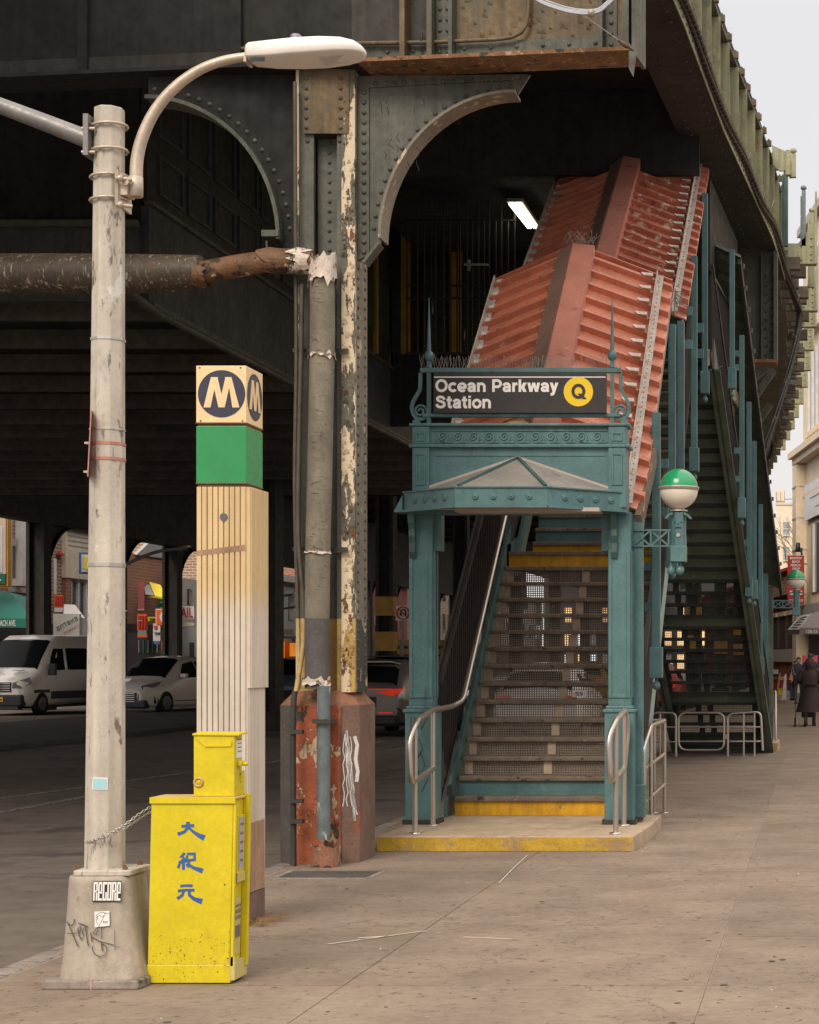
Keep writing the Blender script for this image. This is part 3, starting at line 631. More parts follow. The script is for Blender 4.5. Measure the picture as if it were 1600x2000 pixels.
# dark band down the right of the pedestal front
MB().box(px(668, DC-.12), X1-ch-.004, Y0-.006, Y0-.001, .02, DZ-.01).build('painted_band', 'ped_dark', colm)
t2 = [(cx0-.06, DC-.03), (px(694, DC)+.04, DC-.03), (px(694, DC)+.04, DC+.45), (cx0-.06, DC+.45)]
mb = MB(); top = octo(.03, .09); zz = pz(1352, DC)+.01
mb.add([(x, y, DZ) for x, y in q]+[(x, y, zz) for x, y in octo(.10, .06)], [(i, (i+1) % 8, 8+(i+1) % 8, 8+i) for i in range(8)]+[tuple(range(8, 16))])
mb.build('pedestal_cap', 'ped_top', colm)
for i, m in ((1, 0),):
    sc = MB(); o0 = V((q[1][0], q[1][1], 0)); uu = (V((q[2][0], q[2][1], 0))-o0); L_ = uu.length; uu.normalize(); nn = V((uu.y, -uu.x, 0))
    mp = lambda a, b, h: o0+uu*a+V((0, 0, b))+nn*h
    for xx_ in (.02, .05, .085): ribbon(sc, [(xx_+.01*math.sin(i*2.3+xx_*50), 1.0-i*.055) for i in range(11)], .007, mp, .0025)
    pts = [(.03, 1.02), (.05, .75), (.045, 1.05), (.08, .7), (.06, .95), (.1, .62), (.07, .85), (.11, .55), (.05, .80), (.10, .45), (.06, .7), (.13, .42), (.08, .6), (.12, .33), (.09, .52), (.14, .38)]
    ribbon(sc, pts, .012, mp, .002); o0 = o0+uu*.105; ribbon(sc, [(.01, 1.0), (.035, .93), (.02, .82), (.04, .72), (.03, .64)], .03, mp, .002); sc.build('graffiti', 'chalk', colm)
# arched knee brackets either side of the column
def bracket(side, cxp, cyp, rx, ry, xcol, name_m, dd=DC):
    mb = MB(); pts = [(cxp+side*-1*rx*math.cos(math.radians(t))*1., cyp-ry*math.sin(math.radians(t))) for t in [i*90/18 for i in range(19)]]
    return pts
kb = thing('knee_bracket', 'grey-green arched riveted bracket springing right from the column above the station entrance', 'bracket', (px(700, DC), DC+.1, pz(500, DC)))
A2 = [(1010-266*math.cos(math.radians(t)), 470-288*math.sin(math.radians(t))) for t in [i*90/20 for i in range(21)]]
web = [(697, 150), (697, 508), (716, 516), (744, 478)]+A2+[(1012, 184), (1036, 146)]
MB().prism([P(x, y, DC+.08) for x, y in web], (0, .025, 0)).build('web', 'steel', kb)
fl = MB(); 
for (a, b) in zip(A2, A2[1:]):
    p, q_ = P(*a, DC+.08), P(*b, DC+.08); c_ = V((px(1010, DC), DC, pz(470, DC)))
    n1 = (V((c_.x, 0, c_.z))-V((p.x, 0, p.z))).normalized()
    fl.prism([p+V((0, -.10, 0)), q_+V((0, -.10, 0)), q_+V((0, .16, 0)), p+V((0, .16, 0))], n1*.022)
fl.build('curved_flange', 'steel_rust' if False else 'colside', kb)
MB().bar(P(744, 478, DC+.08), P(714, 516, DC+.08), .02, .16, (0, 1, 0)).build('foot_plate', 'steel', kb)
MB().prism([P(697, 150, DC+.08), P(697, 510, DC+.08), P(722, 498, DC+.08), P(722, 172, DC+.08), P(1015, 156, DC+.08), P(1030, 146, DC+.08)], (0, -.014, 0)).build('edge_angle', 'steel', kb)
mb = MB()
for k in range(17): mb.rivet(P(711, 180+k*19.5, DC+.064), r=.022)
for k in range(15): mb.rivet(P(733+k*19, 163-k*.6, DC+.064), r=.02)
for k in range(1, 20):
    t = math.radians(k*4.6); mb.rivet(P(1010-280*math.cos(t), 470-302*math.sin(t), DC+.078), r=.02)
mb.build('rivet', 'steel', kb, kind='stuff')
mb = MB(); 
for k in range(20):
    x, y = rr.uniform(740, 830), rr.uniform(180, 330); w = rr.uniform(3, 10)
    mb.tube([P(x, y, DC+.079), P(x+w*rr.uniform(-1, 1), y+w, DC+.079), P(x+w*.4, y+2*w, DC+.079)], .0022, 4)
mb.build('paint_crack', 'steel_dark', kb, kind='stuff')
kb2 = thing('knee_bracket', 'shade-darkened arched riveted bracket springing left from the column behind the street lamp arm', 'bracket', (px(570, DC), DC+.1, pz(500, DC)))
A3 = [(290+262*math.cos(math.radians(t)), 470-280*math.sin(math.radians(t))) for t in [i*90/20 for i in range(21)]]
MB().prism([P(x, y, DC+.12) for x, y in [(578, 140), (578, 500), (560, 505), (552, 478)]+A3+[(290, 150)]], (0, .025, 0)).build('web', 'sootshade', kb2)  # web coloured black for the shade under the deck
fl = MB()
for (a, b) in zip(A3, A3[1:]):
    p, q_ = P(*a, DC+.08), P(*b, DC+.08); n1 = (V((px(290, DC), 0, pz(470, DC)))-V((p.x, 0, p.z))).normalized()
    fl.prism([p+V((0, -.08, 0)), q_+V((0, -.08, 0)), q_+V((0, .2, 0)), p+V((0, .2, 0))], n1*.03)
fl.build('curved_flange', 'steel', kb2)
mb = MB()
for k in range(1, 20):
    t = math.radians(k*4.6); mb.rivet(P(290+277*math.cos(t), 470-296*math.sin(t), DC+.118), r=.02)
mb.build('rivet', 'steel', kb2, kind='stuff')
# --- drain pipes
dp = thing('drain_pipe', 'fat grey-green drainpipe strapped to the column, foil wrap torn at its elbow', 'pipe', (px(628, 14), 14.05, 0))
dpd = 14.03
pts = [P(628, 505, dpd), P(630, 620, dpd), P(628, 760, dpd), P(624, 950, dpd), P(620, 1140, dpd), P(620, 1345, dpd)]
MB().tube(smooth(pts), .095, 22).build('riser_pipe', 'pipe', dp)
def ragged(c0, r, h, n=26, amp=.03, seed=1, m='pipewrap', name='torn_wrap', axis='z', par=None, both=True):
    rg = random.Random(seed); mb = MB(); vs = []
    for lv in range(3):
        for k in range(n):
            a = 2*PI*k/n; rad = r*(1+.05*rg.uniform(0, 1))+(.008 if lv == 0 else 0)
            z = (-h/2 if lv == 0 else (0 if lv == 1 else h/2)); z += rg.uniform(-amp, amp) if (lv == 0 or (lv == 2 and both)) else 0
            vs.append(V(c0)+(V((rad*math.cos(a), rad*math.sin(a), z)) if axis == 'z' else V((z, rad*math.cos(a), rad*math.sin(a)))))
    mb.add(vs, [(l*n+k, l*n+(k+1) % n, (l+1)*n+(k+1) % n, (l+1)*n+k) for l in range(2) for k in range(n)])
    return mb.build(name, m, par or dp)
ragged(P(630, 528, dpd), .103, .22, amp=.05, seed=2)
ragged(P(629, 694, dpd), .099, .02, amp=.035, seed=4)
ragged(P(620, 1080, dpd), .1, .015, amp=.008, seed=5)
ragged(P(618, 1332, dpd), .105, .06, amp=.02, seed=6)
MB().tube(smooth([P(633, 1340, 13.95), P(632, 1420, 13.95), P(632, 1640, 13.95)]), .052, 16).build('lower_pipe', 'galv', dp)
MB().box(px(612, 13.9), px(648, 13.9), 13.86, 14.06, pz(1413, 13.9), pz(1405, 13.9)).build('clamp', 'conduit_b', dp)
ragged(P(636, 1668, 13.92), .105, .15, n=24, amp=.035, seed=9, m='ped_top', name='broken_sleeve', both=True)
for y in (686, 1073):
    MB().box(px(575, DC), px(682, DC), DC-.045, DC-.03, pz(y+3.5, DC), pz(y-3.5, DC)).box(px(650, DC), px(683, DC), DC-.06, DC-.045, pz(y+7, DC), pz(y+4, DC)).build('strap', 'conduit_b', dp)
hp = thing('horizontal_pipe', 'tar-black fat pipe crossing high behind the lamp pole, rust stained towards the column', 'pipe', (px(300, 14.1), 14.1, pz(530, 14.1)))
MB().tube([V((px(-800, 15.0), 15.0, pz(535, 15.0))), P(-200, 535, 14.4), P(180, 535, 14.15), P(330, 534, 14.1), P(395, 531, 14.1)], [.17, .165, .158, .148, .13], 24).build('wide_pipe', 'pipeh', hp)
MB().tube(smooth([P(385, 535, 14.08), P(450, 522, 14.06), P(520, 512, 14.04), P(612, 508, 14.03)]), .088, 20).build('narrow_pipe', 'pipeh2', hp)
ragged(P(555, 510, 14.04), .097, .30, amp=.05, seed=11, m='pipeh2', axis='x', par=hp, name='torn_wrap')
ragged(P(590, 510, 14.04), .1, .12, amp=.05, seed=12, m='pipewrap', axis='x', par=hp, name='torn_wrap')
ragged(P(392, 535, 14.06), .095, .10, amp=.02, seed=13, m='pipeh2', axis='x', par=hp, name='collar')
MB().tube([P(521, 470, 14.0), P(521, 510, 14.0)], .008, 6).box(px(512, 14), px(545, 14), 13.98, 14.03, pz(462, 14), pz(450, 14)).build('hanger', 'steel', hp)
cdt = thing('column_conduit', 'thin twisted conduits running up the left edge of the column', 'conduit', (px(582, 14.1), 14.1, 0))
MB().tube(smooth([P(590, 555, 14.1), P(588, 700, 14.1), P(584, 880, 14.1), P(583, 1050, 14.08), P(592, 1160, 14.06), P(592, 1260, 14.05), P(580, 1340, 14.02), P(574, 1400, 13.96), P(575, 1690, 13.96)]), .019, 10).build('pipe', 'conduit', cdt)
MB().tube(smooth([P(576, 160, 14.12), P(577, 420, 14.12), P(579, 700, 14.12), P(576, 950, 14.12), P(582, 1200, 14.1), P(585, 1345, 14.05)]), .016, 9).build('pipe', 'conduit', cdt)
MB().tube(smooth([P(576, 1350, 13.95), P(572, 1420, 13.94), P(573, 1690, 13.94)]), .022, 9).build('pipe', 'conduit_b', cdt)
for y in (1430, 1565, 1605): MB().box(px(566, 13.9), px(590, 13.9), 13.9, 13.96, pz(y+4, 13.9), pz(y-4, 13.9)).build('clip', 'conduit_b', cdt)
# --- mezzanine station house hung over the street
mz = thing('mezzanine', 'dark panelled station mezzanine hanging under the elevated tracks at left', 'station house', (-8.2, 22, 5.99))
MX = -8.23; z0, z1 = EYE+4.39, EYE+5.59
def slab(x0, x1, y0, y1, za, zb_, n, m, **k): return MB().box(x0, x1, y0, y1, za, zb_).build(n, m, mz, **k)
slab(MX-.1, MX, 22, 48, z0, z1, 'floor_band', 'steel_teal_dark'); slab(MX-.1, MX+.09, 21.95, 48, z0-.06, z0, 'band_flange', 'steel')
slab(MX-.05, MX+.06, 21.98, 48, z1, z1+.05, 'sill_moulding', 'steel')
slab(MX-.12, MX-.02, 22, 34.5, z1+.05, ZG1, 'side_wall', 'steel_dark')
slab(-27, MX-.1, 21.9, 22, z0, z1-.25, 'front_band', 'steel_teal_dark'); slab(-27, MX-.1, 21.95, 22.02, z1-.25, ZG1, 'front_wall', 'sootshade')
slab(-27, MX-.08, 21.82, 21.9, z1-.3, z1-.22, 'front_moulding', 'steel')
slab(-27, MX-.1, 22.02, 48, z0+.2, z0+.3, 'floor_slab', 'deckdark')
slab(-27, MX-.12, 47.9, 48, z0, z1, 'rear_band', 'steel_dark')
for k in range(13):
    y = 22.9+k*2.0; slab(-27, MX-.1, y-.05, y+.05, z0-.05, z0+.2, 'floor_joist', 'joist')
for k in range(8):          # raised panels on the side wall
    y = 22.3+k*1.02
    for za, zb_ in ((z1+.22, z1+.72), (z1+.95, ZG1-.5)):
        f = MB()
        f.box(MX-.02, MX+.012, y+.06, y+.10, za, zb_).box(MX-.02, MX+.012, y+.86, y+.90, za, zb_).box(MX-.02, MX+.012, y+.1, y+.86, za, za+.04).box(MX-.02, MX+.012, y+.1, y+.86, zb_-.04, zb_)
        f.build('wall_panel', 'steel_teal_dark', mz)
for k in range(3):
    y = 30.9+k*1.25
    slab(MX-.03, MX+.01, y, y+.95, z1+.5, ZG1-1.4, 'window', 'greendark')
    slab(MX-.03, MX+.05, y+1.0, y+1.12, z1+.1, ZG1-1.0, 'window_post', 'ochrepaint')
MB().tube([P(240, 560, 21.5), V((px(300, 21.9)+.0, 22.1, z0-.12)), V((MX+.13, 40, z0-.12))], .05, 8).build('conduit', 'steel', mz)
# far wall of the ticket hall, seen behind the gate
hall = thing('ticket_hall_wall', 'green and ochre ticket hall wall glimpsed behind the black gate', 'wall', (-6.5, 34.4, 7))
MB().box(MX, -3.2, 34.4, 34.5, 6.1, ZG1).build('back_wall', 'steel_dark', hall)
for xa, xb, m in ((783, 800, 'ochrepaint'), (826, 872, 'greendark'), (882, 902, 'ochrepaint'), (905, 950, 'greendark'), (765, 782, 'greendark')):
    MB().box(px(xa, 34.3), px(xb, 34.3), 34.3, 34.39, pz(690, 34.3), pz(395 if m == 'ochrepaint' else 520, 34.3)).build('panel', m, hall)
for xx, yy in ((862, 620), (902, 640), (840, 590)):
    MB().tube([P(xx, yy, 34.25), P(xx+5, yy, 34.2), P(xx+5, yy+22, 34.2), P(xx, yy+22, 34.25)], .02, 5).build('pull_handle', 'stainless', hall)
gt = thing('security_gate', 'tall black bar gate at the top of the station stairs', 'gate', (px(870, 30), 30, pz(692, 30)))
for k, x in enumerate([795, 815, 828, 842, 850, 866, 878, 893, 898, 912, 922, 934, 945, 955, 968, 979, 992, 1005]):
    MB().box(px(x-1.4, 30), px(x+1.4, 30), 30, 30.03, pz(692, 30), pz(390 if k % 2 else 430, 30)).build('bar', 'darkiron', gt)
for y in (430, 558, 583, 690): MB().box(px(793, 30), px(1008, 30), 29.98, 30.0, pz(y+2, 30), pz(y-2, 30)).build('rail', 'darkiron', gt)
MB().box(px(908, 30), px(955, 30), 29.9, 29.96, pz(520, 30), pz(517, 30)).box(px(915, 30), px(920, 30), 29.9, 29.96, pz(530, 30), pz(510, 30)).build('latch', 'fixture', gt)
# fluorescent fixture: lit
lf = thing('ceiling_light', 'lit fluorescent ceiling fixture glowing behind the gate bars', 'light', P(1016, 418, 31))
a, b = P(990, 394, 29.5), P(1029, 442, 31); w = V((.26, 0, 0))
MB().prism([a, a+w, b+w*.8, b], (0, .0, .06)).build('housing', 'fixture', lf)
MB().prism([a+V((.03, .02, -.015)), a+V((.105, .02, -.015)), b+V((.085, -.03, -.015)), b+V((.02, -.03, -.015))], (0, 0, -.03)).build('tube', 'tube', lf)
MB().prism([a+V((.15, .02, -.015)), a+V((.225, .02, -.015)), b+V((.19, -.03, -.015)), b+V((.125, -.03, -.015))], (0, 0, -.03)).build('tube', 'tube', lf)
# --- second cap girder, by the far stairs
c2 = thing('cap_girder', 'grey riveted end of the next cross girder jutting over the far stairs', 'girder', (px(1500, 31), 31, pz(710, 31)))
d = 31.
MB().box(px(1380, d), px(1492, d), d, d+.03, pz(706, d), pz(500, d)).build('web', 'steel', c2)
MB().box(px(1375, d), px(1518, d), d-.25, d+.25, pz(712, d), pz(706, d)).build('bottom_flange', 'steel_rust', c2)
MB().box(px(1487, d), px(1490, d), d-.12, d, pz(706, d), pz(495, d)).box(px(1490, d), px(1512, d), d-.02, d+.03, pz(706, d), pz(495, d)).box(px(1512, d), px(1519, d), d-.2, d+.25, pz(706, d), pz(495, d)).build('end_stiffener', 'steel', c2)
mb = MB()
for k in range(10): mb.rivet(P(1496, 540+k*17, d-.021), r=.03); mb.rivet(P(1507, 548+k*17, d-.021), r=.03)
mb.build('rivet', 'steel', c2, kind='stuff')
for k, (a, b) in enumerate((((1462, 748), (1500, 716)), ((1465, 790), (1512, 722)), ((1470, 840), (1505, 790)))):
    MB().bar(P(*a, 32+k), P(*b, 32+k), .12, .12).build('brace', 'steel', c2)
# --- cantilever outriggers and ties beyond, along the curve
tips = [(1594, 470, 33.5), (1596, 566, 37.5), (1594, 600, 40.), (1589, 648, 43.5), (1583, 690, 47.), (1577, 725, 50.5), (1569, 760, 54.), (1560, 788, 57.5), (1552, 812, 61.), (1543, 835, 65.), (1534, 856, 69.)]
for k, (x, y, d) in enumerate(tips):
    br = thing('outrigger_bracket', 'x', 'bracket', P(x, y, d), group='pale olive outrigger brackets along the curving elevated railway')
    br['label'] = ('nearest','second','third','fourth','fifth','sixth','seventh','eighth','ninth','tenth','farthest')[k]+' pale olive outrigger bracket along the elevated railway edge, counted from the camera'
    xi = edge(d)-.15; zt_ = pz(y, d); xo = px(x, d); hh = .42
    MB().prism([V((xi, d, zt_-hh)), V((xo, d, zt_-hh)), V((xo, d, zt_+.35)), V((xo-.10, d, zt_+.35)), V((xo-.22, d, zt_+.05)), V((xo-.34, d, zt_-.05)), V((xi, d, zt_-.05))], (0, .03, 0)).build('web', 'steel_olive', br)
    MB().box(xi, xo+.01, d-.1, d+.13, zt_-hh-.03, zt_-hh).build('flange', 'steel_olive', br)
    MB().box(xo-.02, xo+.02, d-.08, d+.1, zt_-hh, zt_+.9).build('upright', 'steel_olive', br)
    mb = MB()
    for i in range(4): mb.rivet(V((xo-.09-i*.18, d-.002, zt_-hh+.07)), r=.028)
    for i in range(3): mb.rivet(V((xo-.09, d-.002, zt_-hh+.17+i*.15)), r=.028)
    mb.build('rivet', 'steel_olive', br, kind='stuff')
tk = thing('tie_deck', 'rows of weathered timber ties projecting under the station platform edge', 'railway ties', (edge(40)-.5, 40, 8.5))
for k in range(46):
    d = 33.4+k*.8; zt_ = 9.1+.35*math.sin(k*1.7)*.1-.004*(d-33)
    MB().box(edge(d)-.8, edge(d)+.30+.1*math.sin(k*2.3), d-.11, d+.11, zt_-.22, zt_).build('tie', 'tie', tk)
    if k % 2: MB().box(edge(d)+.02, edge(d)+.16, d-.14, d-.115, zt_-.2, zt_-.02).build('tie_clip', 'galv', tk)
for k in range(12):
    d = 33.2+k*3.2; MB().box(edge(d)-.9, edge(d)-.1, d, d+3.15, 8.75, 8.87).build('longitudinal', 'steel', tk)
    MB().box(edge(d)-.05, edge(d)+.07, d, d+3.15, 9.2, 9.28).build('walkway_edge', 'steel_olive', tk)
# platform-edge posts standing above the girder
for (x, y0, y1, w, dd, m) in ((1550, 300, 345, 10, 30.5, 'steel_olive'), (1535, 330, 480, 9, 32, 'teal_dirty'), (1570, 372, 480, 8, 33.5, 'galv'), (1586, 415, 560, 10, 34.5, 'steel_olive')):
    pst = thing('platform_post', {1550: 'short olive plate post sticking up from the girder end', 1535: 'blue-green steel post on the railway edge beside hanging cables', 1570: 'grey pitted post with a cable clamp on the railway edge', 1586: 'tall pale olive post nearest the beige building'}[x], 'post', P(x, y1, dd))
    MB().box(px(x-w/2, dd), px(x+w/2, dd), dd, dd+.1, pz(y1, dd), pz(y0, dd)).build('upright', m, pst)
    MB().box(px(x-w*.8, dd), px(x-w/2, dd), dd-.05, dd+.12, pz(y1, dd), pz(y0+12, dd)).build('angle', m, pst)
    MB().lathe([(0.02, 0), (.06, .03), (.05, .08), (0, .1)], P(x, y0, dd+.05), 8).build('cap', m, pst)
sgp = thing('platform_bracket', 'pale olive plate arm bracketed off the top of the curving girder', 'bracket', P(1510, 290, 30))
MB().prism([P(x, y, 30) for x, y in ((1508, 283), (1536, 296), (1536, 332), (1524, 334), (1510, 322))], (0, .05, 0)).build('plate', 'steel_olive', sgp)
MB().box(px(1535, 30), px(1545, 30), 29.95, 30.1, pz(342, 30), pz(294, 30)).build('end_plate', 'steel_olive', sgp)
# --- cable bundle draped along the girder
cb2 = thing('cable_bundle', 'thick black cable bundle lashed with pale wire along the lower edge of the curving girder', 'cable', (edge(20), 20, ZG0))
path = [V((edge(d)+.05, d, ZG0+.13+.05*math.sin(d*1.3))) for d in (13.9, 16, 18, 20, 22, 24, 26, 28, 30, 32, 33.5)]
path += [P(1553, 580, 35), P(1562, 620, 35.5), P(1548, 700, 34.), P(1522, 790, 32.5), P(1500, 860, 31.5), P(1488, 890, 31)]
sp_ = smooth(path, 6)
for k in range(4):
    a = k*PI/2
    MB().tube([p+V((.035*math.cos(a+i*.15), 0, .035*math.sin(a+i*.15))) for i, p in enumerate(sp_)], .028, 6).build('cable', 'cable', cb2)
hx = []; N_ = len(sp_)-1
for i in range(N_*14):
    t = i/14; j = min(int(t), N_-1); p = sp_[j].lerp(sp_[j+1], t-j); a = i*2*PI/7
    hx.append(p+V((.078*math.cos(a), 0, .085*math.sin(a))))
MB().tube(hx, .0035, 4).build('lashing', 'steel_brown', cb2, kind='stuff')
mb = MB()
for k in range(60):
    i = rr.randrange(len(sp_)-8); p = sp_[i]+V((rr.uniform(-.02, .05), rr.uniform(-.5, .5), .04)); mb.tube([p, p+V((rr.uniform(-.02, .1), rr.uniform(-.1, .1), rr.uniform(.05, .16)))], .005, 4)
mb.build('loose_wire', 'wire_pale', cb2, kind='stuff')
sl = thing('slack_cable', 'slack black cable looping down under the far ties', 'cable', P(1500, 850, 50))
MB().tube(smooth([P(1508, 850, 50), P(1509, 880, 50), P(1500, 896, 50), P(1488, 892, 50), P(1490, 870, 50)]), .05, 6).build('cable', 'cable', sl)
# ================================================================ COLUMNS and arches further on
def far_column(name, x, d, h, w, label, group, m='steel_dark', bands=False, arch=0., girder=True):
    t = thing(name, label, 'column', (x, d, -.12), group=group)
    MB().box(x-w/2, x-w*.32, d-w/2, d+w/2, -.12, h).build('flange', m, t)
    MB().box(x+w*.32, x+w/2, d-w/2, d+w/2, -.12, h).build('flange', m, t)
    MB().box(x-w*.32, x+w*.32, d-w*.1, d+w*.1, -.12, h).build('web', m, t)
    MB().box(x-w*.7, x+w*.7, d-w*.7, d+w*.7, -.12, .35).build('base', m, t)
    if bands:
        for za, zb_ in ((1.9, 2.5), (3.0, 3.6)):
            MB().box(x-w*.52, x+w*.52, d-w*.53, d+w*.53, za, zb_).build('painted_band', 'ochrepaint', t)
    if arch:
        r = arch; z_ = h; pts = [(d+w/2, z_)]+[(d+w/2+r, z_)]+[(d+w/2+r-r*math.sin(math.radians(a)), z_-r+r*math.cos(math.radians(a))-.0) for a in range(0, 91, 9)]+[(d+w/2, z_-r-.35)]
        # web of the bracket fills the corner outside the quarter circle
        MB().prism([V((x-.05, yy, zz)) for yy, zz in pts], (.1, 0, 0)).build('arch_web', m, t)
        f = MB(); ar = pts[2:-1]
        for a, b in zip(ar, ar[1:]): f.bar(V((x, a[0], a[1])), V((x, b[0], b[1])), .35, .04)
        f.build('arch_flange', m, t)
    return t
HA = EYE+4.75
for k in range(14):
    d = 62.+k*6.8-(0 if k < 2 else .4*k)
    far_column('street_column', XL+.6, d, HA, .62, 'dark arched street column on the far side of the road under the elevated railway', 'dark arched columns on the far side of the road', arch=2.3)
MB().box(XL+.35, XL+.85, 40, 165, HA, HA+.5).build('edge_girder', 'steel_dark', er)
MB().box(XL+.55, XL+.65, 40, 165, HA+.5, ZG1+.1).build('edge_web', 'steel_dark', er)
far_column('street_column', XL+.6, 54, HA, .62, 'dark street column half hidden at the left picture edge', 'dark arched columns on the far side of the road')
for k, d in enumerate((44., 56.3, 68.6, 81., 93., 105.)):
    far_column('median_column', -13.7 if k != 1 else -13.6, d, ZG1, .55, ('round-shouldered dark column in mid street right of the subway pylon' if k == 0 else ('black median column with ochre painted bands behind the silver car' if k == 1 else 'slim dark median column deep in the street shade')), 'median columns in the street' if k > 1 else None, m='steel_dark', bands=(k == 1)) if k != 0 else far_column('median_column', -13.6, 44., ZG1, .7, 'dark thick median column just right of the cream subway pylon', None, m='steel_dark')
for k, d in enumerate((48., 65., 82., 99.)):
    far_column('curb_column', -4.6+k*.05, d, ZG1, .55, 'dark curbside column seen through the stair risers', 'curbside columns behind the stairs', m='steel_dark', bands=True)
for t in [o for o in C.objects if o.name.startswith('median_column') and not o.get('group')]:
    if 'group' in t: del t['group']
# ================================================================ STATION ENTRANCE
XLs, XRs = -3.48, -1.80            # stair width
RISE, RUN = .179, .212
D1 = 17.0
steps = []                          # (h_top, d_front)
h = .13; d = D1
for n in range(1, 33):
    h += RISE; steps.append((h, d)); d += RUN if n != 15 else 1.05
def slope_h(dd):                    # nosing line height at depth dd
    if dd < steps[14][1]: return .13+RISE+(dd-D1)*RISE/RUN
    if dd < steps[15][1]: return steps[14][0]+(dd-steps[14][1])*.17
    return steps[15][0]+(dd-steps[15][1])*RISE/RUN
# base slab
ls = thing('concrete_plinth', 'low concrete plinth with a worn yellow front edge under the station stairs', 'plinth', (px(990, 15), 15.6, 0))
xa, xb = px(737, 15.0), px(1237, 15.0)
o = MB().prism([V((xa, 15.0, -.05)), V((xb, 15.0, -.05)), V((xb+.05, 16.1, -.05)), V((xb+.05, 17.1, -.05)), V((xa, 17.1, -.05))], (0, 0, .178)).build('slab', 'slabtop', ls, bev=.012)
MB().box(xa, xb-.01, 14.994, 15.0, .004, .118).build('yellow_edge', 'yellow_edge', ls)
# staircase
st = thing('station_staircase', 'open riser station staircase climbing away between teal stringers to the elevated platform', 'staircase', (-2.6, 17, .13))
mesh_me = None
for i, (h, d) in enumerate(steps):
    n = i+1; lx = XLs if n < 16 else XLs+.10
    td = RUN+.045 if n != 15 else 1.07
    MB().box(lx+.02, XRs-.02, d-.012, d+td, h-.035, h).box(lx+.02, XRs-.02, d-.018, d+.01, h-.045, h-.006).build('tread', 'tread', st, bev=.006)
    z0 = h-RISE; z1 = h-.045
    if n == 1: MB().box(lx+.02, XRs-.05, d+.02, d+.03, z0, z1).build('riser', 'yellow_riser', st, label='worn yellow riser')
    elif n in (15, 16): MB().box(lx+.02, XRs-.05, d+.02, d+.03, z0, z1).build('riser', 'yellow_riser', st, label='worn yellow riser')
    elif n in (2, 17, 18): MB().box(lx+.02, XRs-.05, d+.02, d+.03, z0, z1).build('riser', 'teal', st, label='solid teal riser')
    elif n < 19:
        wm = MB(); x = lx+.06; dd = d+.045
        while x < XRs-.03: wm.box(x, x+.011, dd, dd+.003, z0+.0, z1); x += .024
        for k in range(6): wm.box(lx+.05, XRs-.04, dd+.003, dd+.005, z0+.002+k*.024, z0+.0115+k*.024)
        f = wm.build('riser_mesh', 'mesh', st, kind='stuff')
        for xx, w in ((lx+.03, .075), (XRs-.90+.01*n*.6, .08)): MB().box(xx, xx+w, d+.03, d+.044, z0+.006, z1-.004).build('riser_bracket', 'block', st)
        if n == 7:
            plx = XRs-.72; MB().box(plx, plx+.145, d+.022, d+.028, z0+.025, z0+.09).build('number_plate', 'label', st)
            text('·S5·', 'plate_lettering', 'black', st, (plx+.012, d+.0215, z0+.038), (1, 0, 0), (0, 0, 1), .036, .12, off=.01)
for sx in (XLs-.04, XRs):         # stringers
    for (a, b) in ((0, 14), (15, 31)):
        pa, pb = steps[a], steps[b]; ya, yb = pa[1]-.10, pb[1]+.3; za = slope_h(pa[1])-.10*.844; zb_ = pb[0]+.3*.844
        if a == 0: MB().prism([V((sx, ya-.10, .13)), V((sx, ya-.10, za+.06)), V((sx, ya, za+.13)), V((sx, yb, zb_+.10)), V((sx, yb, zb_-.30)), V((sx, ya+.33, .13))], (.035, 0, 0)).build('stringer', 'teal_dirty', st)
        else: MB().prism([V((sx, ya-.9, za-.25-.17)), V((sx, ya-.9, za+.08-.1)), V((sx, ya, za+.13)), V((sx, yb, zb_+.1)), V((sx, yb, zb_-.3)), V((sx, ya, za-.3))], (.035, 0, 0)).build('stringer', 'teal_dirty', st)
MB().bar(V((XRs+.09, 17.4, .45)), V((XRs+.09, 21.2, .45+3.8*.83)), .02, .36).build('outer_stringer', 'teal_light', st)
MB().box(XLs-.02, XLs-.0, 16.86, 17.0, .14, .42).build('foot_bracket', 'darkiron', st)
# side railings of dark pickets
for sx, top in ((XLs-.10, 1.15), (XRs+.10, 1.0)):
    for k in range(74):
        dd = 16.95+k*.1; zb_ = slope_h(dd)+.02
        MB().box(sx-.008, sx+.008, dd, dd+.016, zb_, zb_+top).build('picket', 'darkiron', st)
    for zz in (.06, top):
        pts = [V((sx, dd, slope_h(dd)+zz)) for dd in (16.9, steps[14][1], steps[15][1], 24.4)]
        for a, b in zip(pts, pts[1:]): MB().bar(a, b, .045 if zz > .5 else .03, .03).build('rail', 'darkiron', st)
    if sx < -3: 
        pts = [V((sx-.03, dd, slope_h(dd)+.55)) for dd in (16.95, steps[14][1])]
        MB().bar(pts[0], pts[1], .012, 1.05).build('dark_side_panel', 'darkiron', st)
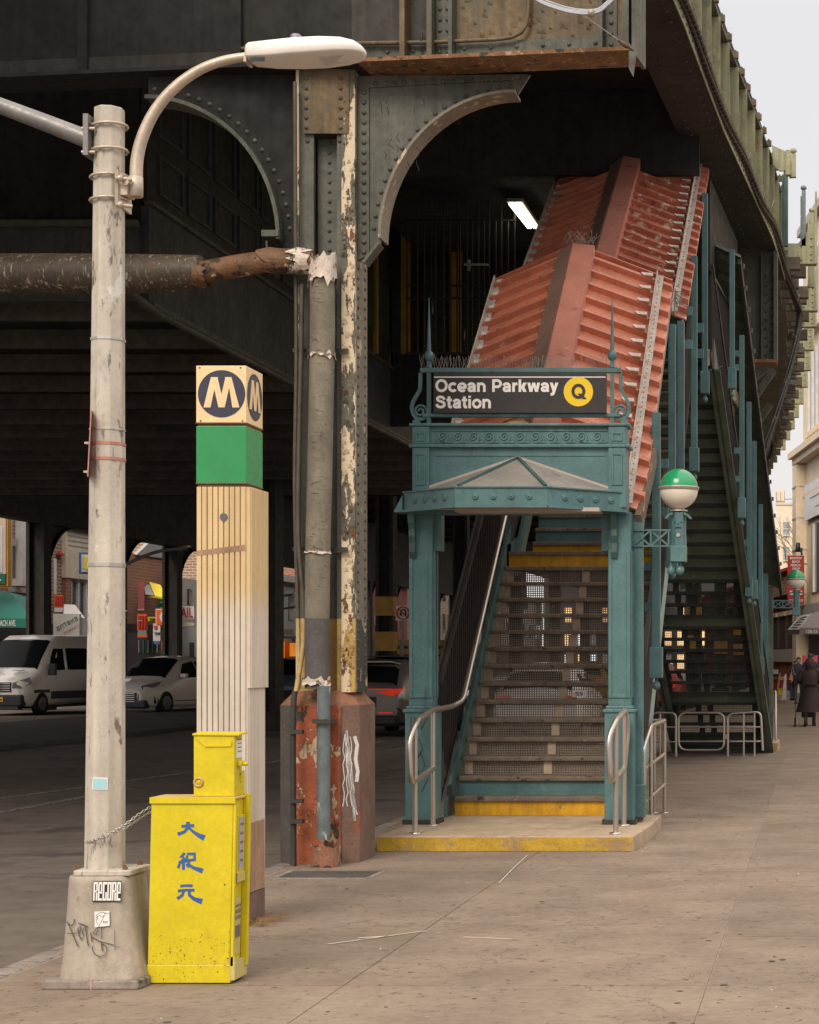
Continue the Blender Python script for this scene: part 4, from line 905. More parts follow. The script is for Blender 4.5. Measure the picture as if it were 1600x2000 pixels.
# tall dark newel framing by the canopy
# hand rails on the walls
hr = smooth([P(795, 1490, 15.3)])
def rail(pts, name, label, r=.019):
    t = thing(name, label, 'handrail', (pts[0][0][0], pts[0][0][1], .13))
    for p in pts: MB().tube(p, r, 10).build('tube', 'stainless', t)
    return t
def round_path(pts, r=.08, n=5, closed=False):
    pts = [V(p) for p in pts]; out = []
    N = len(pts)
    for i in range(N):
        if not closed and (i == 0 or i == N-1): out.append(pts[i]); continue
        a, b, c = pts[(i-1) % N], pts[i], pts[(i+1) % N]
        u, w = (a-b), (c-b); rr_ = min(r, u.length*.45, w.length*.45); p0 = b+u.normalized()*rr_; p1 = b+w.normalized()*rr_
        for k in range(n+1):
            t = k/n; out.append(p0*(1-t)**2+b*2*t*(1-t)+p1*t*t)
    return out
for side, (xn, xf) in (('left', (812, 846)), ('right', (1200, 1215))):
    t = thing('handrail', 'stainless steel handrail loop beside the left teal post of the entrance' if side == 'left' else 'stainless steel handrail loop beside the right teal post of the entrance', 'handrail', (px(xn, 15.25), 15.25, .13))
    if side == 'left': xq, dn, df = px(811, 15.2), 15.2, 15.95; xw = XLs+.10; x2 = px(846, 15.95)
    else: xq, dn, df = px(1203, 15.2), 15.2, 15.95; xw = XRs-.08; x2 = px(1219, 15.95)
    zt_ = 1.04; zl = .62
    MB().tube([V((xq, dn, .13)), V((xq, dn, zt_+.03))], .023, 12).build('post', 'stainless', t)
    MB().tube([V((x2, df, .13)), V((x2, df, zt_+.10))], .023, 12).build('post', 'stainless', t)
    for a, b in ((xq, dn), (x2, df)): MB().lathe([(.055, 0), (.055, .01), (.03, .014)], V((a, b, .13)), 14).build('foot_flange', 'stainless', t)
    dx = (x2-xq)/(df-dn)
    if side == 'left':
        loop = [V((x2+.0, df+.02, zl+.02)), V((xq-dx*.12, dn-.16, zl-.05)), V((xq-dx*.12-.02, dn-.16, zt_-.12)), V((xq+.02, dn-.02, zt_+.05)), V((x2, df, zt_+.12)), V((xw-.05, 16.75, 1.17)), V((xw, 17.0, 1.22)), V((xw, 19.9, 1.22+2.9*.844))]
    else:
        loop = [V((x2+.0, df+.02, zl+.02)), V((xq-.03, dn-.12, zl-.05)), V((xq-.05, dn-.12, zt_-.1)), V((xq+.0, dn-.02, zt_+.05)), V((x2+.01, df, zt_+.12)), V((x2+.03, df+.04, zt_-.05)), V((x2+.0, df+.02, zl+.02))]
    MB().tube(round_path(loop, .09), .025, 12).build('rail', 'stainless', t)
    if side == 'right':
        MB().tube(round_path([V((XRs-.10, 16.85, 1.02)), V((XRs-.10, 17.0, 1.12)), V((XRs-.10, 19.9, 1.12+2.9*.844))], .08), .019, 10).build('rail', 'stainless', t)
# --- portal
PD = 16.1
pt = thing('entrance_portal', 'teal cast iron subway entrance portal with station name sign and small glass canopy', 'subway entrance', (-2.6, PD, .13))
def post(x0, x1, name='post'):
    za = pz(1385, PD); w = (x1-x0)
    MB().box(x0-.03, x1+.03, PD-.03, PD+w+.03, .13, za).build('pedestal', 'teal', pt, bev=.008)
    MB().box(x0-.05, x1+.05, PD-.05, PD+w+.05, .13, .17).build('base_plate', 'darkiron', pt)
    MB().box(x0-.045, x1+.045, PD-.045, PD+w+.045, za-.03, za).box(x0-.02, x1+.02, PD-.02, PD+w+.02, za, za+.03).build('moulding', 'teal', pt, bev=.006)
    zt_ = pz(1000, PD)
    MB().box(x0, x1, PD, PD+w, za+.03, zt_).build('shaft', 'teal', pt, bev=.004)
    f = MB()
    for a, b in ((x0+.004, x0+.035), (x1-.035, x1-.004)): f.box(a, b, PD-.012, PD-.0005, za+.10, zt_-.35)
    f.box(x0+.035, x1-.035, PD-.012, PD-.0005, za+.10, za+.13)
    f.build('raised_border', 'teal', pt, bev=.004)
    f = MB()
    for a, b in ((PD+.02, PD+.05), (PD+w-.05, PD+w-.02)): f.box(x1+.0005, x1+.012, a, b, za+.1, zt_-.35)
    f.build('raised_border', 'teal', pt, bev=.004)
xl0, xl1 = px(799, PD), px(845, PD)
xr0, xr1 = px(1188, PD), px(1232, PD)
post(xl0, xl1); post(xr0, xr1)
mb = MB()          # marker tags on the left pedestal
mpp = mpXZ(xl0-.02, PD-.031, 0)
for s in ([(.05, 1.10), (.04, 1.02), (.07, .97), (.08, 1.09), (.10, .99), (.13, 1.12), (.14, .98), (.18, 1.07)], [(.07, .85), (.12, .9), (.15, .8), (.09, .7), (.13, .78), (.17, .66), (.12, .55)], [(.12, .62), (.08, .5), (.14, .42), (.2, .55)]):
    ribbon(mb, s, .009, mpp, .002)
mb.build('graffiti', 'marker', pt, kind='stuff')
# wing plates beside post tops (brackets)
for x0, x1 in ((xl1, xl1+.065), (xr0-.065, xr0)):
    MB().box(x0, x1, PD+.05, PD+.2, pz(1075, PD), pz(1000, PD)).build('header_end', 'teal', pt)
for x0 in (px(806, PD), px(1199, PD)):
    prof = [(0, 0), (0, -.40), (.02, -.42), (.05, -.36), (.045, -.28), (.075, -.22), (.07, -.16), (.11, -.10), (.13, 0)]
    MB().prism([V((x0-.02, PD-.0-b, pz(1000, PD)+c)) for b, c in prof], (.055, 0, 0)).build('scroll_bracket', 'teal_dirty', pt, bev=.006)
# fascia
FZ0, FZ1 = pz(1003, 16.0), pz(833, 16.0)
fx0, fx1 = px(808, 16), px(1224, 16)
MB().box(fx0, fx1, 16.0, 16.22, FZ0, FZ1).build('fascia', 'teal', pt)
MB().box(fx0-.03, fx1+.03, 15.95, 16.27, FZ1, FZ1+.025).build('top_moulding', 'teal', pt, bev=.006)
zm = pz(872, 16)
MB().box(fx0-.035, fx1+.035, 15.955, 16.25, zm-.012, zm+.018).build('middle_moulding', 'teal', pt, bev=.006)
for a, b in ((fx0, px(840, 16)), (px(1190, 16), fx1)):
    MB().box(a-.004, b, 15.965, 16.0, FZ0+.05, zm-.014).box(a-.004, b, 15.965, 16.0, zm+.02, FZ1-.002).build('pilaster', 'teal', pt, bev=.005)
    for za, zb_ in ((pz(862, 16), pz(845, 16)), (pz(948, 16), pz(886, 16))):
        w = .014; f = MB(); x0, x1 = a+.028, b-.032
        f.box(x0, x1, 15.954, 15.966, za, za+w).box(x0, x1, 15.954, 15.966, zb_-w, zb_).box(x0, x0+w, 15.954, 15.966, za+w, zb_-w).box(x1-w, x1, 15.954, 15.966, za+w, zb_-w)
        f.build('panel_frame', 'teal', pt)
f = MB(); x0, x1 = px(852, 16), px(1182, 16)
for za in (pz(889, 16), pz(965, 16)): f.box(x0, x1, 15.992, 16.0, za-.008, za+.008)
f.build('panel_frame', 'teal', pt)
MB().box(px(845, 16), px(1186, 16), 15.988, 16.0, pz(865, 16), pz(864, 16)+.005).box(px(845, 16), px(1186, 16), 15.988, 16.0, pz(842, 16), pz(841, 16)+.005).build('frieze_border', 'teal', pt)
for k in range(11):           # running scroll frieze
    cx_, cz_ = px(865+k*30.2, 16), pz(853, 16); pts = []
    for i in range(34):
        a = math.radians(200-i*22); r = .008+.0016*i if i < 30 else .056
        r = .006+i*.00145; pts.append((cx_+r*math.cos(a), cz_+r*math.sin(a)))
    ex = pts[-1]; pts2 = pts+[(ex[0]+.02, cz_-.052), (cx_+.115, cz_-.045)]
    mb = MB(); mp = (lambda u, v, h: V((u, 16.0-h, v))); ribbon(mb, pts, .013, mp, .012)
    ribbon(mb, [(cx_-.075, cz_-.05), (cx_-.03, cz_-.058), (cx_+.03, cz_-.05), (cx_+.055, cz_-.02)], .012, mp, .010)
    mb.build('scroll_ornament', 'teal', pt)
# canopy skirt (three sided) with rosettes
za, zb_ = pz(996, 16), pz(963, 16)
ring = [V((px(789, 16), 16.0, 0)), V((px(889, 15.5), 15.5, 0)), V((px(1069, 15.5), 15.5, 0)), V((px(1222, 16), 16.0, 0))]
for a, b, m in ((ring[0], ring[1], 'teal'), (ring[1], ring[2], 'teal'), (ring[2], ring[3], 'teal')):
    u_ = (b-a).normalized(); n1 = V((u_.y, -u_.x, 0))
    MB().prism([a+V((0, 0, za)), b+V((0, 0, za)), b+V((0, 0, zb_)), a+V((0, 0, zb_))], -n1*.02).build('skirt_board', m, pt)
    MB().prism([a+V((0, 0, za-.022))+n1*.022, b+V((0, 0, za-.022))+n1*.022, b+V((0, 0, za-.022))-n1*.03, a+V((0, 0, za-.022))-n1*.03], (0, 0, .022)).build('skirt_moulding', 'teal', pt)
    MB().prism([a+V((0, 0, zb_))+n1*.015, b+V((0, 0, zb_))+n1*.015, b+V((0, 0, zb_))-n1*.03, a+V((0, 0, zb_))-n1*.03], (0, 0, .012)).build('skirt_moulding', 'teal', pt)
    for k in range(4):
        c_ = a.lerp(b, (.22+k*.195)); c_.z = (za+zb_)/2
        mb = MB(); ax = n1; e1 = u_; e2 = V((0, 0, 1)); vs = []
        for rr_, hh in ((.030, 0), (.030, .008), (.021, .012), (.013, .006), (.009, .016), (.0001, .018)):
            for i in range(10): vs.append(c_+(e1*math.cos(i*PI/5)+e2*math.sin(i*PI/5))*rr_+n1*(hh))
        mb.add(vs, [(l*10+i, l*10+(i+1) % 10, (l+1)*10+(i+1) % 10, (l+1)*10+i) for l in range(5) for i in range(10)], True); mb.build('rosette', 'teal', pt)
MB().prism([V((px(789, 16)-.01, 15.98, za-.02)), V((px(770, 16), 15.98, za-.02)), V((px(772, 16), 15.98, za+.0)), V((px(789, 16)-.01, 15.98, zb_-.02))], (0, .22, 0)).build('end_flare', 'teal', pt)
apx = V((px(1012, 15.99), 15.985, pz(896, 15.99)))
top = [V((px(820, 16), 15.985, zb_+.01)), V((ring[1].x+.02, 15.53, zb_+.01)), V((ring[2].x-.02, 15.53, zb_+.01)), V((px(1205, 16), 15.985, zb_+.01))]
for a, b in zip(top, top[1:]):
    MB().prism([a, b, apx], (0, .0, .006)).build('glass_panel', 'glassroof', pt)
for q, m in ((top[0], 'glassroof'), (top[1], 'teal_dirty'), (top[2], 'teal_dirty'), (top[3], 'teal_light')):
    MB().bar(q+V((0, 0, .012)), apx+V((0, 0, .012)), .03, .02).build('glazing_bar', 'soffitpale' if q is top[0] or q is top[3] else m, pt)
MB().prism([V((px(825, 16), 15.99, za-.002)), ring[1]+V((.03, .04, za-.002)), ring[2]+V((-.03, .04, za-.002)), V((px(1205, 16), 15.99, za-.002))], (0, 0, .01)).build('ceiling', 'soffitpale', pt)
MB().box(px(901, 16), px(1178, 16), 15.7, 15.96, pz(1004, 16), za-.003).build('light_box', 'soffitpale', pt)
# sign frame with finials
SD = 16.05
yb0, yb1 = pz(815, SD), pz(808, SD); yt0, yt1 = pz(728, SD), pz(719, SD)
MB().box(px(822, SD), px(1214, SD), SD-.03, SD+.03, yt0, yt1).build('sign_rail', 'teal', pt, bev=.004)
MB().box(px(826, SD), px(1212, SD), SD-.03, SD+.03, yb0, yb1).build('sign_rail', 'teal', pt, bev=.004)
for xc, mir in ((838, 1), (1196, -1)):
    x = px(xc, SD)
    MB().box(x-.016, x+.016, SD-.02, SD+.02, FZ1+.02, pz(706, SD)).build('sign_post', 'teal', pt)
    MB().lathe([(.03, 0), (.02, .02), (.012, .05), (.016, .06), (.034, .075), (.042, .105), (.034, .135), (.016, .15), (.020, .165), (.016, .21), (.003, .62), (.0005, .63)], V((x, SD, pz(722, SD)+.02)), 14).build('finial_spike', 'teal', pt)
    o_ = x-mir*.0; S_ = lambda a, b: V((x-mir*a, SD, b))
    zt_ = yt0; z0_ = FZ1
    pts = [S_(.075, zt_), S_(.078, zt_-.10), S_(.085, zt_-.16), S_(.12, zt_-.22), S_(.148, zt_-.28), S_(.15, zt_-.34), S_(.12, zt_-.40), S_(.07, zt_-.415), S_(.03, zt_-.40), S_(.012, zt_-.37)]
    sm = smooth(pts, 4); mb = MB()
    for a, b in zip(sm, sm[1:]): mb.bar(a, b, .03, .026, (0, 1, 0))
    mb.build('scroll_arm', 'teal', pt)
    cc = (.078, zt_-.345); pts = []
    for i in range(22):
        a = math.radians(-20+i*27); r = .062-i*.0024; pts.append(S_(cc[0]-r*math.cos(a), cc[1]+r*math.sin(a)))
    MB().tube(pts, .012, 6).build('scroll_curl', 'teal', pt)
    MB().box(x-mir*.11-.016, x-mir*.11+.016, SD-.02, SD+.02, FZ1+.02, yb0).box(x-mir*.11-.03, x-mir*.11+.03, SD-.03, SD+.03, FZ1+.02, FZ1+.06).build('sign_foot', 'teal', pt)
# sign board
BX0, BX1 = px(847, 15.98), px(1184, 15.98); BZ0, BZ1 = pz(806, 15.98), pz(727, 15.98)
sb = MB().box(BX0, BX1, 15.98, 16.04, BZ0, BZ1).build('sign_board', 'signblack', pt, label='black sign board reading Ocean Parkway Station with a yellow Q disc')
mp = mpXZ(0, 15.98, 0)
mb = MB(); helv(mb, 'Ocean Parkway', px(850.5, 15.98), pz(765.5, 15.98), .112, mp, width=(1091-850)*15.98/F)
helv(mb, 'Station', px(850.5, 15.98), pz(797.5, 15.98), .112, mp, width=(960-850)*15.98/F)
mb.build('sign_lettering', 'white', sb)
MB().box(BX0+.005, BX1-.005, 15.977, 15.9795, pz(737.5, 15.98), pz(735.5, 15.98)).build('sign_stripe', 'white', sb)
cxq, czq = px(1130, 15.98), pz(765, 15.98)
MB().prism([V((cxq+.131*math.cos(a), 15.976, czq+.131*math.sin(a))) for a in [i*PI/24 for i in range(48)]], (0, .0035, 0)).build('route_disc', 'yellowdot', sb)
mb = MB(); helv(mb, 'Q', cxq-.062, czq-.062, .130, mpXZ(0, 15.976, 0), width=.128); 
mb2 = MB(); mb2.v, mb2.f, mb2.s = mb.v, mb.f, mb.s; mb2.build('route_letter', 'signblack', sb)
sp2 = MB()
for k in range(64):
    x = px(824+k*6.15, SD); 
    for s_ in (-1, 0, 1):
        if rr.random() < .85: sp2.tube([V((x, SD, yt1)), V((x+s_*.022+rr.uniform(-.006, .006), SD+rr.uniform(-.05, .05), yt1+rr.uniform(.085, .125)))], .0016, 3)
sp2.build('bird_spikes', 'spike', pt, kind='stuff')
# bird nest lump behind the sign foot
MB().lathe([(.12, 0), (.11, .03), (.06, .06), (0, .07)], V((px(1010, 16.15), 16.15, FZ1+.02)), 12).build('nest', 'straw', pt)
# ================================================================ STAIR ROOFS
def roof(name, label, xl, xr, xm, e0, e1, rh, nr, flip=False, m='red_roof', capx=(.06, .20), end=True, dirx=0., gutters=True):
    """e0,e1: (depth, eave z) ; ribs run from the ridge down to both eaves"""
    t = thing(name, label, 'roof', (xm, e0[0], e0[1]))
    (d0, z0), (d1, z1) = e0, e1; L_ = math.hypot(d1-d0, z1-z0); sd_ = V((0, (d1-d0)/L_, (z1-z0)/L_)); up = V((0, -sd_.z, sd_.y))
    if dirx: sx = dirx
    else: sx = 0
    def pt_(s, x, h): return V((x+sx*s, d0, z0))+sd_*s+up*h
    prof = []          # corrugation: (s, h)
    p = L_/nr
    for k in range(nr):
        b = k*p; prof += [(b, 0), (b+p*.48, .004), (b+p*.50, .072), (b+p*.60, .08), (b+p*.90, .035), (b+p*.95, 0.)]
    prof.append((L_, 0))
    for xa, xb_, nm in ((xl, xm, 'left'), (xm, xr, 'right')):
        ha, hb = (0, rh) if nm == 'left' else (rh, 0)
        mb = MB(); vs = []; n = len(prof)
        for x, hh in ((xa, ha), (xb_, hb)):
            for s, c in prof: vs.append(pt_(s, x, hh+c))
        for x, hh in ((xa, ha), (xb_, hb)):
            for s, c in prof: vs.append(pt_(s, x, hh-.02))
        fs = [(i, i+1, n+i+1, n+i) for i in range(n-1)]+[(2*n+i, 3*n+i, 3*n+i+1, 2*n+i+1) for i in range(n-1)]
        fs += [(i, 2*n+i, 2*n+i+1, i+1) for i in range(n-1)]+[(n+i, n+i+1, 3*n+i+1, 3*n+i) for i in range(n-1)]
        fs += [(0, n, 3*n, 2*n), (n-1, 3*n-1, 4*n-1, 2*n-1)] if False else [(0, n, 3*n, 2*n), (n-1, 2*n+n-1, 3*n+n-1, 2*n-1)]
        mb.add(vs, fs); mb.build('corrugated_sheet', 'red_roof' if nm == 'left' else m, t)
    # ridge cap: box section
    cw0, cw1 = capx
    MB().add([pt_(s, x, h) for s in (-.05, L_) for x, h in ((xm-cw0, rh-.05), (xm-cw0, rh+.07), (xm-cw0+.035, rh+.10), (xm+cw1, rh+.07), (xm+cw1, rh-.1))],
             [(0, 1, 2, 3, 4), (9, 8, 7, 6, 5), (1, 6, 7, 2), (2, 7, 8, 3), (3, 8, 9, 4), (4, 9, 5, 0)]).build('ridge_cap', 'ridge', t)
    MB().add([pt_(s, x, h) for s in (-.052, L_+.002) for x, h in ((xm-cw0-.16, rh-.10), (xm-cw0-.15, rh-.02), (xm-cw0+.02, rh+.105), (xm-cw0+.02, rh-.10))],
             [(0, 1, 2, 3), (7, 6, 5, 4), (0, 4, 5, 1), (1, 5, 6, 2), (2, 6, 7, 3)]).build('ridge_side_flashing', 'ridge_side', t)
    mb = MB(); k = 0
    s = .1
    while s < L_: mb.rivet(pt_(s, xm+cw1-.06, rh+.077), up, .008); mb.rivet(pt_(s, xm-cw0-.13, rh+.0), (-.7, 0, .7), .008); s += .22
    mb.build('screw', 'gutter', t, kind='stuff')
    if end:
        MB().add([pt_(L_, xl, -.02), pt_(L_, xl, .07), pt_(L_, xm, rh+.09), pt_(L_, xr, .07), pt_(L_, xr, -.02), pt_(L_, xm, rh)]+[pt_(L_+.015, x, h) for x, h in ((xl, -.02), (xl, .07), (xm, rh+.09), (xr, .07), (xr, -.02), (xm, rh))],
                 [(0, 1, 2, 5), (5, 2, 3, 4), (6, 11, 8, 7), (11, 10, 9, 8), (1, 7, 8, 2), (2, 8, 9, 3)]).build('end_flashing', m, t)
    if gutters:
        for x, hh in ((xl+.03, .06), (xr-.16, .16*rh/(xr-xm)+.055)):
            MB().bar(pt_(-.05, x, hh+.02), pt_(L_, x, hh+.02), .012, .10, up).bar(pt_(-.05, x+.03, hh), pt_(L_, x+.03, hh), .075, .012, up).build('snow_guard', 'gutter', t)
            mb = MB(); s = .05
            while s < L_: mb.rivet(pt_(s, x+.03, hh+.007), up, .0075); s += .09
            mb.build('bolt', 'darkiron', t, kind='stuff')
        for k in range(nr):          # whitish profile closers by the eaves
            s = k*p+p*.60
            for x, hh, sg in ((xr-.20, .20*rh/(xr-xm)+.085, -1), (xl+.07, .07*rh/(xm-xl)+.06, 1)):
                MB().add([pt_(s-.03, x, hh+.035), pt_(s+.03, x, hh+.035), pt_(s+.028, x+sg*.10, hh+.045+.0*sg), pt_(s-.022, x+sg*.10, hh+.04), pt_(s-.02, x, hh-.0), pt_(s+.02, x, hh-.0), pt_(s+.01, x+sg*.12, hh+.06), pt_(s-.01, x+sg*.12, hh+.06)],
                         [(0, 1, 2, 3), (4, 7, 6, 5), (0, 4, 5, 1), (3, 2, 6, 7), (0, 3, 7, 4), (1, 5, 6, 2)]).build('closer_tab', 'tab', t)
    return t, pt_, L_
XE0, XE1, XM = -3.57, -1.60, -2.62
r1, f1, L1 = roof('stair_roof', 'lower red ribbed metal roof sloping up over the near stairs behind the station sign', XE0, XE1, XM, (16.35, EYE+1.36), (19.62, EYE+4.10), .42, 15)
r2, f2, L2 = roof('stair_roof', 'upper red ribbed roof streaked with bird droppings vanishing under the black girder', -3.66, -1.55, -2.62, (20.9, EYE+3.98), (25.3, EYE+6.90), .42, 19, m='red_roof_old', end=False)
MB().box(-7.5, -1.62, 24.25, 24.33, EYE+6.57, ZG0+.6).build('shade_screen', 'sootshade', er)  # added black sheet standing in for the dark above the roof end
# spikes on the lower roof end
mb = MB()
for k in range(26):
    p = f1(L1-.02, XM+rr.uniform(-.15, .2), .42+.1); mb.tube([p, p+V((rr.uniform(-.14, .14), rr.uniform(-.1, .1), rr.uniform(.05, .16)))], .003, 3)
mb.build('bird_spikes', 'spike', r1, kind='stuff')
mb = MB()
for k in range(50):
    p = f1(L1*.99-rr.random()*.3, XE1+.03, .0); mb.tube([p, p+V((rr.uniform(-.02, .12), rr.uniform(-.1, .1), rr.uniform(-.2, .02)))], .003, 3)
mb.build('bird_spikes', 'spike', r1, kind='stuff')
MB().bar(f1(-.1, XE1-.04, -.05), f1(L1*.25, XE1+.01, -.09), .06, .16).build('torn_gutter_end', 'tread', r1)
# rafters / underside purlins below the roofs (teal), and uprights
stp = thing('stair_frame', 'teal tube uprights with ball finials carrying the stair roofs at the right side', 'stair frame', (-1.62, 16.4, 0))
def tubepost(x, d, z0, z1, ball=True, w=.040, foot=False, m='teal', par=stp, bx=True):
    MB().box(x-w, x+w, d-w, d+w, z0+.02, z1).build('upright', m, par, bev=.006)
    if bx: MB().box(x-w-.022, x+w+.022, d-w-.022, d+w+.022, z0, z0+.30).build('socket', m, par, bev=.008)
    if ball: MB().lathe([(.014, 0), (.014, -.03), (.03, -.045), (.042, -.075), (.03, -.105), (0, -.118)], V((x, d, z0)), 12).build('ball_finial', m, par)
    if foot: MB().lathe([(.05, .12), (.05, .08), (.03, .06), (.045, .03), (.05, 0)], V((x, d, z0-.10)), 10).build('foot', 'ped_top', par)
tubepost(px(1247, 16.35), 16.35, .17, pz(1012, 16.35), ball=False, foot=True, w=.045)
tubepost(px(1282, 17.3), 17.3, EYE-.17, pz(806, 17.3))
tubepost(px(1313, 19.4), 19.4, EYE+1.0, pz(634, 19.4)); tubepost(px(1330, 20.2), 20.2, EYE+1.1, pz(628, 20.2))
tubepost(px(1356, 22.4), 22.4, EYE+2.36, pz(500, 22.4)); tubepost(px(1377, 24.2), 24.2, EYE+3.6, pz(378, 24.2))
for x, d, y in ((1268, 17.4, 1105), (1268, 17.4, 1185), (1296, 18.5, 905), (1296, 18.5, 1000), (1343, 21, 607), (1343, 21, 672), (1365, 23, 640), (1365, 23, 690)):
    MB().box(px(x-9, d), px(x+9, d), d, d+.06, pz(y+9, d), pz(y-9, d)).build('tie_block', 'teal', stp)
for a, b in (((16.5, 1.40), (19.6, 4.02)), ((20.9, 3.9), (25.0, 6.6))):
    MB().bar(V((-1.64, a[0], EYE+a[1]-.06)), V((-1.64, b[0], EYE+b[1]-.06)), .06, .10).build('eave_beam', 'teal', stp)
    MB().bar(V((-3.5, a[0], EYE+a[1]-.06)), V((-3.5, b[0], EYE+b[1]-.06)), .06, .10).build('eave_beam', 'teal', stp)
for dd in (22.4, 24.2): MB().box(-3.55, -3.45, dd-.05, dd+.05, slope_h(dd)-.4, slope_h(dd)+2.2).build('upright', 'teal', stp)
# ================================================================ FAR STAIRCASE (seen from behind)
s2 = thing('far_staircase', 'dark green second staircase descending away from the viewer behind steel barriers', 'staircase', (-1.9, 31.3, 0))
def sx2(d): return -.947+(d-30.4)*.085       # right side
R2, T2 = .179, .213; WD = 1.60
solid = set(list(range(17, 34))+[2, 6, 13])
for n in range(1, 34):
    h = n*R2; d = 31.35-n*T2; xr_ = sx2(d)-.06; xl_ = xr_-WD+.1
    MB().box(xl_, xr_, d-.03, d+T2+.01, h-.05, h).build('tread', 'stair2dark', s2)
    z0, z1 = h-R2+.0, h-.05; dd = d+T2-.03
    if n in solid or n == 1: MB().prism([V((xl_, dd-.06, z1)), V((xr_, dd-.06, z1)), V((xr_, dd+.0, z0)), V((xl_, dd+.0, z0))], (0, .012, 0)).build('riser', 'stair2', s2)
    else:
        wm = MB(); x = xl_
        while x < xr_: wm.box(x, x+.005, dd, dd+.003, z0, z1); x += .03
        for k in range(5): wm.box(xl_, xr_, dd+.003, dd+.005, z0+.005+k*.03, z0+.01+k*.03)
        wm.build('riser_mesh', 'stair2', s2, kind='stuff')
        for fx in (.0, .42, .62, 1.38): MB().box(xl_+fx, xl_+fx+.10, dd-.01, dd, z0, z1).build('riser_bracket', 'stair2dark', s2)
for off, w in ((0, .03), (-WD, .03)):
    a, b = 31.5, 24.4; za, zb_ = .02, (31.35-24.4)/T2*R2
    MB().prism([V((sx2(a)+off, a, 0)), V((sx2(a)+off, a, .25)), V((sx2(b)+off, b, zb_+.15)), V((sx2(b)+off, b, zb_-.30)), V((sx2(a-.5)+off, a-.5, 0))], (w, 0, 0)).build('stringer', 'stair2', s2)
    MB().prism([V((sx2(b)+off-.05, b, zb_-.30)), V((sx2(a-.5)+off-.05, a-.5, -.0)), V((sx2(a-.5)+off-.05, a-.5, .03)), V((sx2(b)+off-.05, b, zb_-.27))], (.16, 0, 0)).build('stringer_flange', 'stair2', s2)
for k in range(60):
    d = 31.2-k*.115; hh = (31.35-d)/T2*R2; MB().box(sx2(d)-.01, sx2(d)+.008, d, d+.016, hh+.1, hh+1.15).build('picket', 'darkiron', s2)
MB().bar(V((sx2(31.2), 31.2, 1.2)), V((sx2(24.4), 24.4, (31.35-24.4)/T2*R2+1.15)), .04, .04).build('rail', 'darkiron', s2)
for (x, d, yb_, yt_) in ((1430, 25.2, 760, 488), (1449, 26.3, 1012, 655), (1463, 27.8, 1165, 785), (1473, 28.5, 1170, 862), (1486, 30.0, 1318, 985)):
    tubepost(px(x, d), d, pz(yb_, d), pz(yt_, d), par=s2, w=.038)
d = 31.6; tubepost(px(1494, d), d, pz(1440, d), pz(1120, d), par=s2, w=.06, ball=False)
MB().box(px(1499, 31.8), px(1510, 31.8), 31.8, 31.95, 0, pz(1145, 31.8)).build('corner_post', 'stair2', s2)
for k, (x, d, y) in enumerate(((1440, 26, 880), (1440, 26, 935), (1457, 27.5, 1060), (1457, 27.5, 1105), (1437, 25.6, 690), (1437, 25.6, 717))): MB().box(px(x-6, d), px(x+6, d), d, d+.05, pz(y+6, d), pz(y-6, d)).build('tie_block', 'teal', s2)
# its roof
rf = MB(); nr = 18; d0, d1 = 32.0, 26.2; 
def rz2(d): return EYE+1.25+(32.0-d)*.80
for sgn in (0,):
    pass
prof = []
for k in range(nr):
    a = d0-(d0-d1)*k/nr; p = (d0-d1)/nr; prof += [(a, 0), (a-p*.5, .01), (a-p*.6, .08), (a-p*.9, .07), (a-p*.97, 0)]
prof.append((d1, 0)); n = len(prof)
vs = [V((sx2(d)+.16, d, rz2(d)+c)) for d, c in prof]+[V((sx2(d)-.75, d, rz2(d)+c+.42)) for d, c in prof]+[V((sx2(d)-1.66, d, rz2(d)+c)) for d, c in prof]
rf.add(vs, [(j*n+i, j*n+i+1, (j+1)*n+i+1, (j+1)*n+i) for j in range(2) for i in range(n-1)])
r3 = thing('far_stair_roof', 'dark ribbed roof edge running down over the far staircase', 'roof', (-1.5, 32, rz2(32)))
rf.build('corrugated_sheet', 'stair2', r3)
MB().bar(V((sx2(32)+.14, 32, rz2(32)-.05)), V((sx2(26.2)+.14, 26.2, rz2(26.2)-.05)), .05, .14).build('eave_board', 'stair2dark', r3)
for k in range(18):
    d = 31.8-k*.32; MB().prism([V((sx2(d)+.17, d, rz2(d)-.0)), V((sx2(d)+.17, d-.08, rz2(d)+.06)), V((sx2(d)+.17, d, rz2(d)+.05))], (.03, 0, 0)).build('closer_tab', 'ring' if k > 12 else 'stair2', r3)
# landing side: picket panel and weathered fascia
lp_ = thing('landing_balustrade', 'dark picket balustrade over a weathered beige fascia on the upper landing', 'railing', (px(1412, 26.5), 26.5, EYE+4.1))
for k in range(34):
    d = 24.6+k*.112; x = -1.50+(d-24.6)*.055; MB().box(x-.008, x+.008, d, d+.016, EYE+4.25, EYE+5.35).build('picket', 'darkiron', lp_)
for zz in (4.25, 5.35): MB().bar(V((-1.50, 24.5, EYE+zz)), V((-1.29, 28.4, EYE+zz)), .04, .04).build('rail', 'darkiron', lp_)
MB().prism([V((-1.52, 24.4, EYE+4.02)), V((-1.30, 28.4, EYE+4.02)), V((-1.30, 28.4, EYE+4.24)), V((-1.52, 24.4, EYE+4.24))], (.03, 0, 0)).build('fascia_board', 'slabtop', lp_)
MB().prism([V((-1.60, 24.4, EYE+3.86)), V((-1.36, 28.4, EYE+3.86)), V((-1.36, 28.4, EYE+4.0)), V((-1.60, 24.4, EYE+4.0))], (.03, 0, 0)).build('under_board', 'tie', lp_)
MB().box(-3.4, -1.6, 24.6, 28.4, EYE+4.05, EYE+4.15).build('landing_floor', 'stair2dark', lp_)
mb = MB()
